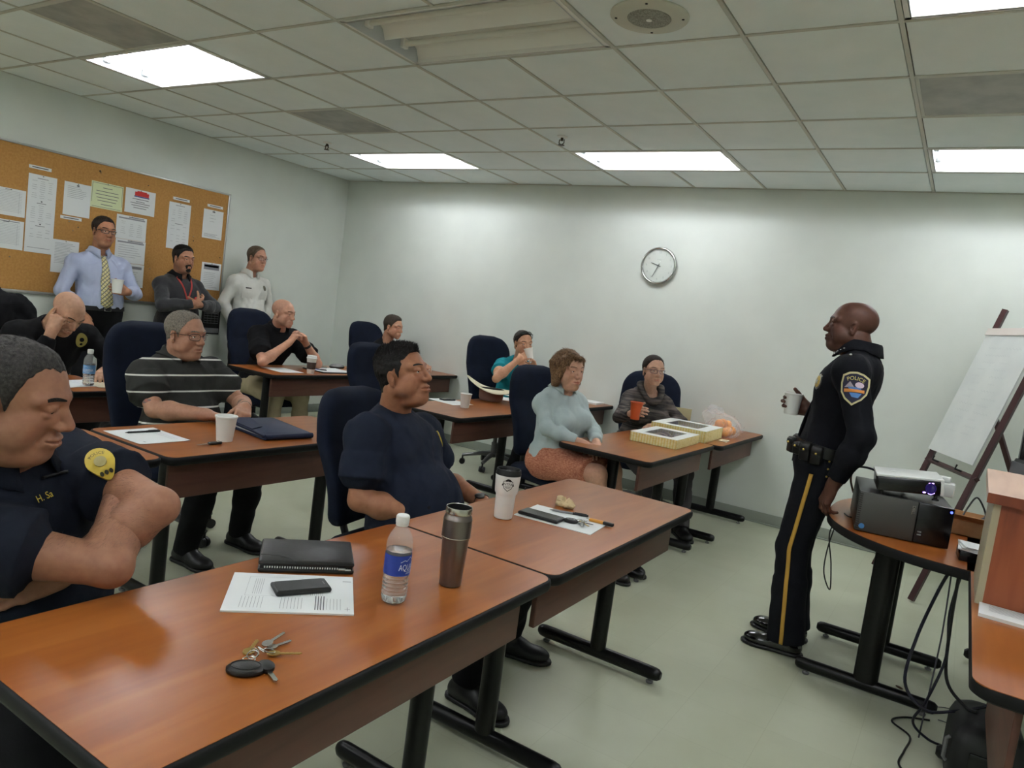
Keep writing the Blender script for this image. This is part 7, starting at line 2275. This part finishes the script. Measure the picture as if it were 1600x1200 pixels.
wall_sheet('notice', 'white table sheet at the left edge of the cork board, lower of two', 'paper', -.575, -.363, 1.440, 1.664, tbl + [(-.01, .1, .17, .006, 3)])
wall_sheet('notice', 'long white list on the cork board left of the man with the tie', 'paper', -.353, -.142, 1.438, 2.055, cols(.21, .61, 9, .85, .42) + cols(.21, .61, 9, .22, -.22) + cols(.21, .61, 4, -.4, -.6) + [(0, .28, .08, .004, 2), (0, .085, .07, .004, 2), (0, .10, .012, .010, 2), (0, -.095, .07, .004, 2), (0, -.08, .012, .010, 2), (0, -.27, .17, .004, 1)])
wall_sheet('notice', 'plain white letter on the cork board left of the pale green certificate', 'paper', -.085, .130, 1.782, 2.053, lines(.215, .27, 7, .75, .1, .75) + [(0, .115, .02, .012, 2)])
wall_sheet('certificate', 'pale green certificate on the cork board', 'certificate', .129, .402, 1.887, 2.106, [(0, z, .2 * k, .005, 2) for z, k in ((.065, .4), (.035, .95), (.008, 1.0), (-.02, .9), (-.045, .8), (-.075, .5))] + [(0, .098, .262, .003, 2), (0, -.098, .262, .003, 2), (-.128, 0, .003, .198, 2), (.128, 0, .003, .198, 2)], m_green)
wall_sheet('flyer', 'white flyer with a red and blue arched logo on the cork board', 'flyer', .422, .698, 1.900, 2.114, [(.01, .068, .13, .034, 4), (.01, .088, .09, .012, 4), (.01, .045, .14, .010, 5)] + [(.0, z, .2 * k, .005, 2) for z, k in ((.022, .75), (.0, .4), (-.015, .9), (-.035, .8), (-.055, .6))])
wall_sheet('notice', 'white letter hanging askew left of the man with the tie, behind his shoulder', 'paper', -.148, .066, 1.300, 1.570, lines(.21, .27, 14, .8, -.4, .8))
wall_sheet('form', 'white form with a grey header right of the head of the man with the tie', 'paper', .362, .636, 1.662, 1.870, [(0, .078, .24, .012, 3), (.04, .092, .14, .010, 3)] + cols(.27, .2, 8, .5, -.7))
wall_sheet('form', 'white form with a grey header beside the shoulder of the man with the tie', 'paper', .368, .642, 1.455, 1.660, [(0, .078, .24, .012, 3), (.04, .092, .14, .010, 3)] + lines(.27, .2, 6, .5, -.5, .8))
wall_sheet('form', 'white form by the raised elbow of the man with the tie, lowest of three', 'paper', .372, .645, 1.245, 1.452, [(.06, .07, .11, .024, 3)] + lines(.27, .2, 5, .3, -.5, .8))
wall_sheet('notice', 'long white list on the cork board above the goateed man', 'paper', .836, 1.058, 1.645, 2.074, cols(.22, .43, 7, .75, .2) + cols(.22, .43, 7, .0, -.8) + [(0, .19, .09, .004, 2), (0, .02, .08, .004, 2)])
wall_sheet('notice', 'small white notice near the right end of the cork board, upper', 'paper', 1.195, 1.412, 1.800, 2.078, [(0, .122, .03, .012, 2)] + lines(.2, .27, 3, .65, .2, .4) + lines(.21, .27, 4, -.7, -.9, .85))
wall_sheet('flyer', 'white flyer with a dark photo header right of the goateed man', 'flyer', 1.226, 1.442, 1.300, 1.566, [(0, .092, .17, .055, 3), (0, .10, .16, .02, 2)] + lines(.2, .27, 9, .25, -.8, .8))
for lab, ya, yb, z in (('label strip above the long list left of the man with the tie', -.356, -.190, 2.109), ('label strip under the plain white letter', -.099, .070, 1.759), ('label strip above the long list over the goateed man', .868, 1.037, 2.111), ('label strip above the small notice at the right end of the cork board', 1.228, 1.400, 2.116)):
    wall_sheet('label_strip', lab, 'label', ya, yb, z - .013, z + .013, [(0, 0, .12, .008, 2)], pins=False)
t = thing('key_tag', 'orange-red tag hanging from a hook near the top of the cork board', 'tag', (PX, .19, 2.165))
g = G(); g.tube([(.0, 0, .03), (.016, 0, .026), (.018, 0, .012)], .003, 6); g.ball((.004, 0, .03), .008, 6); g.build('hook', m_brass, t)
g = G(); g.at((.010, .012, -.018), 0, 0, .5); g.prism(rrect(.014, .026, .006), -.002, .003); tg = g.build('tag_body', m_redlogo, t); tg.rotation_euler = (0, PI / 2, 0)
random.seed(4)
for k, (y, z) in enumerate(((.045, 1.695), (.005, 1.66), (.255, 1.63), (1.105, 1.79), (1.11, 1.75), (.70, 1.43), (1.415, 1.63), (-.03, 1.73), (.62, 2.17), (-.45, 1.38), (.95, 1.36))):
    g = G(); g.ball((.003, 0, 0), .0055, 5); g.lathe([(.003, -.001), (.003, .001)], 6); tag(g.build('push_pin', m_silver if k % 2 else m_brass, loc=(PX, y, z)), 'small push pin stuck in bare cork of the board', 'pin', 'loose push pins in the cork board')
t = thing('wall_calendar', 'black framed poster on the wall below the cork board, right of the goateed man', 'poster', (XL, 1.385, 1.025))
g = G(); g.box((.006, 0, 0), (.010, .205, .335)); g.build('backing', m_plastic, t)
g = G(); g.box((.0115, 0, -.13), (.001, .19, .05)); g.build('lower_band', m_greyhead, t)
g = G()
for k in range(8): g.quad((.0118, -.08, .11 - .024 * k), (.0118, .08, .11 - .024 * k), (.0118, .08, .113 - .024 * k), (.0118, -.08, .113 - .024 * k))
for c in range(5): g.quad((.0118, -.08 + .04 * c, -.06), (.0118, -.0785 + .04 * c, -.06), (.0118, -.0785 + .04 * c, .11), (.0118, -.08 + .04 * c, .11))
g.build('grid', m_ink, t)

t = thing('wall_clock', 'round silver-rimmed wall clock on the back wall', 'clock', (-2.045, YB, 2.058))
m_chrome = mat('silver_rim', rgb(190, 190, 186), .18, metal=.95)
def facing(g, z0=0):      # lathe axis along -y
    g.M = np.array(Matrix.Rotation(PI / 2, 4, 'X')); return g
g = facing(G()); g.lathe([(.150, 0), (.163, .004), (.168, .018), (.166, .034), (.158, .042), (.150, .040), (.145, .026)], 64, cap=False); g.build('rim', m_chrome, t, smooth=60)
g = facing(G()); g.lathe([(.150, .0), (.150, .022), (.0005, .0225)], 64, cap=False); fc = g.build('dial', mat('clock_dial', rgb(214, 220, 212), .5), t)
g = facing(G()); m_num = mat('dial_numerals', rgb(168, 178, 172), .6)
for k in range(1, 13):
    a = PI / 2 - k * PI / 6; V, F = text_geo(str(k), .026)
    g.add(np.stack([V[:, 0] + .118 * math.cos(a), V[:, 1] + .118 * math.sin(a), np.full(len(V), .0235)], 1), F)
for k in range(60):
    a = k * PI / 30
    g.add([(.139 * math.cos(a - .006), .139 * math.sin(a - .006), .0235), (.145 * math.cos(a - .006), .145 * math.sin(a - .006), .0235), (.145 * math.cos(a + .006), .145 * math.sin(a + .006), .0235), (.139 * math.cos(a + .006), .139 * math.sin(a + .006), .0235)], [(0, 1, 2, 3)])
g.build('numerals', m_num, fc)
m_hand = mat('clock_hand', rgb(92, 100, 96), .5)
for nm, ang, L, w, z in (('hour_hand', PI / 2 - (9 + 34 / 60) * PI / 6, .075, .005, .027), ('minute_hand', PI / 2 - 34 * PI / 30, .115, .004, .030)):
    g = facing(G()); c, s_ = math.cos(ang), math.sin(ang)
    P4 = [(-.02 * c + w * s_, -.02 * s_ - w * c), (L * c + w * .6 * s_, L * s_ - w * .6 * c), (L * c - w * .6 * s_, L * s_ + w * .6 * c), (-.02 * c - w * s_, -.02 * s_ + w * c)]
    g.prism(P4, z, z + .0015); g.build(nm, m_hand, t)
g = facing(G()); g.lathe([(.007, .024), (.007, .033), (.0005, .034)], 16); g.build('hub', m_hand, t)
g = facing(G()); g.lathe([(.149, .038), (.0005, .039)], 48, cap=False); g.build('glass', mat('clock_glass', (.8, .8, .8), .03, alpha=.05, spec=.8), t)
g = facing(G()); V, F = text_geo('QUARTZ', .011); g.add(np.stack([V[:, 0], V[:, 1] + .055, np.full(len(V), .0235)], 1), F); g.build('dial_mark', m_num, fc)

# black jacket hung over the head-down man's chair
s = S()
s.el((0, 0, .98), (.075, .26, .17), k=0); s.rc((-.02, -.17, 1.10), (-.01, .17, 1.10), .065, .065, .06); s.rc((.0, -.22, 1.06), (.02, -.30, .70), .07, .05, .05); s.rc((.0, .22, 1.06), (.02, .27, .72), .07, .05, .05); s.el((-.03, 0, .75), (.07, .25, .22), k=.06); s.rc((-.02, -.10, 1.17), (-.02, .08, 1.16), .03, .03, .03)
Vv, Q = solid(s, .008, lambda P, F: F + wrinkle(P, .008, 22) + wrinkle(P, .003, 60))
t = thing('jacket', 'black jacket draped over the chair back at the left edge', 'jacket', (-4.70, -1.12, 0), .1)
fast_mesh('jacket_body', Vv, Q, m_blackcl, t)
g = G(); g.tube([(-.06, -.12, 1.19), (-.02, 0, 1.205), (-.06, .10, 1.185)], .014, 8); g.build('jacket_collar', m_blackcl, t)

for nm in ('blue_led', 'lamp_glow', 'violet_lens', 'violet_glow'):      # tiny indicator lights: no need to sample them as lamps
    try: bpy.data.materials[nm].cycles.emission_sampling = 'NONE'
    except Exception: pass
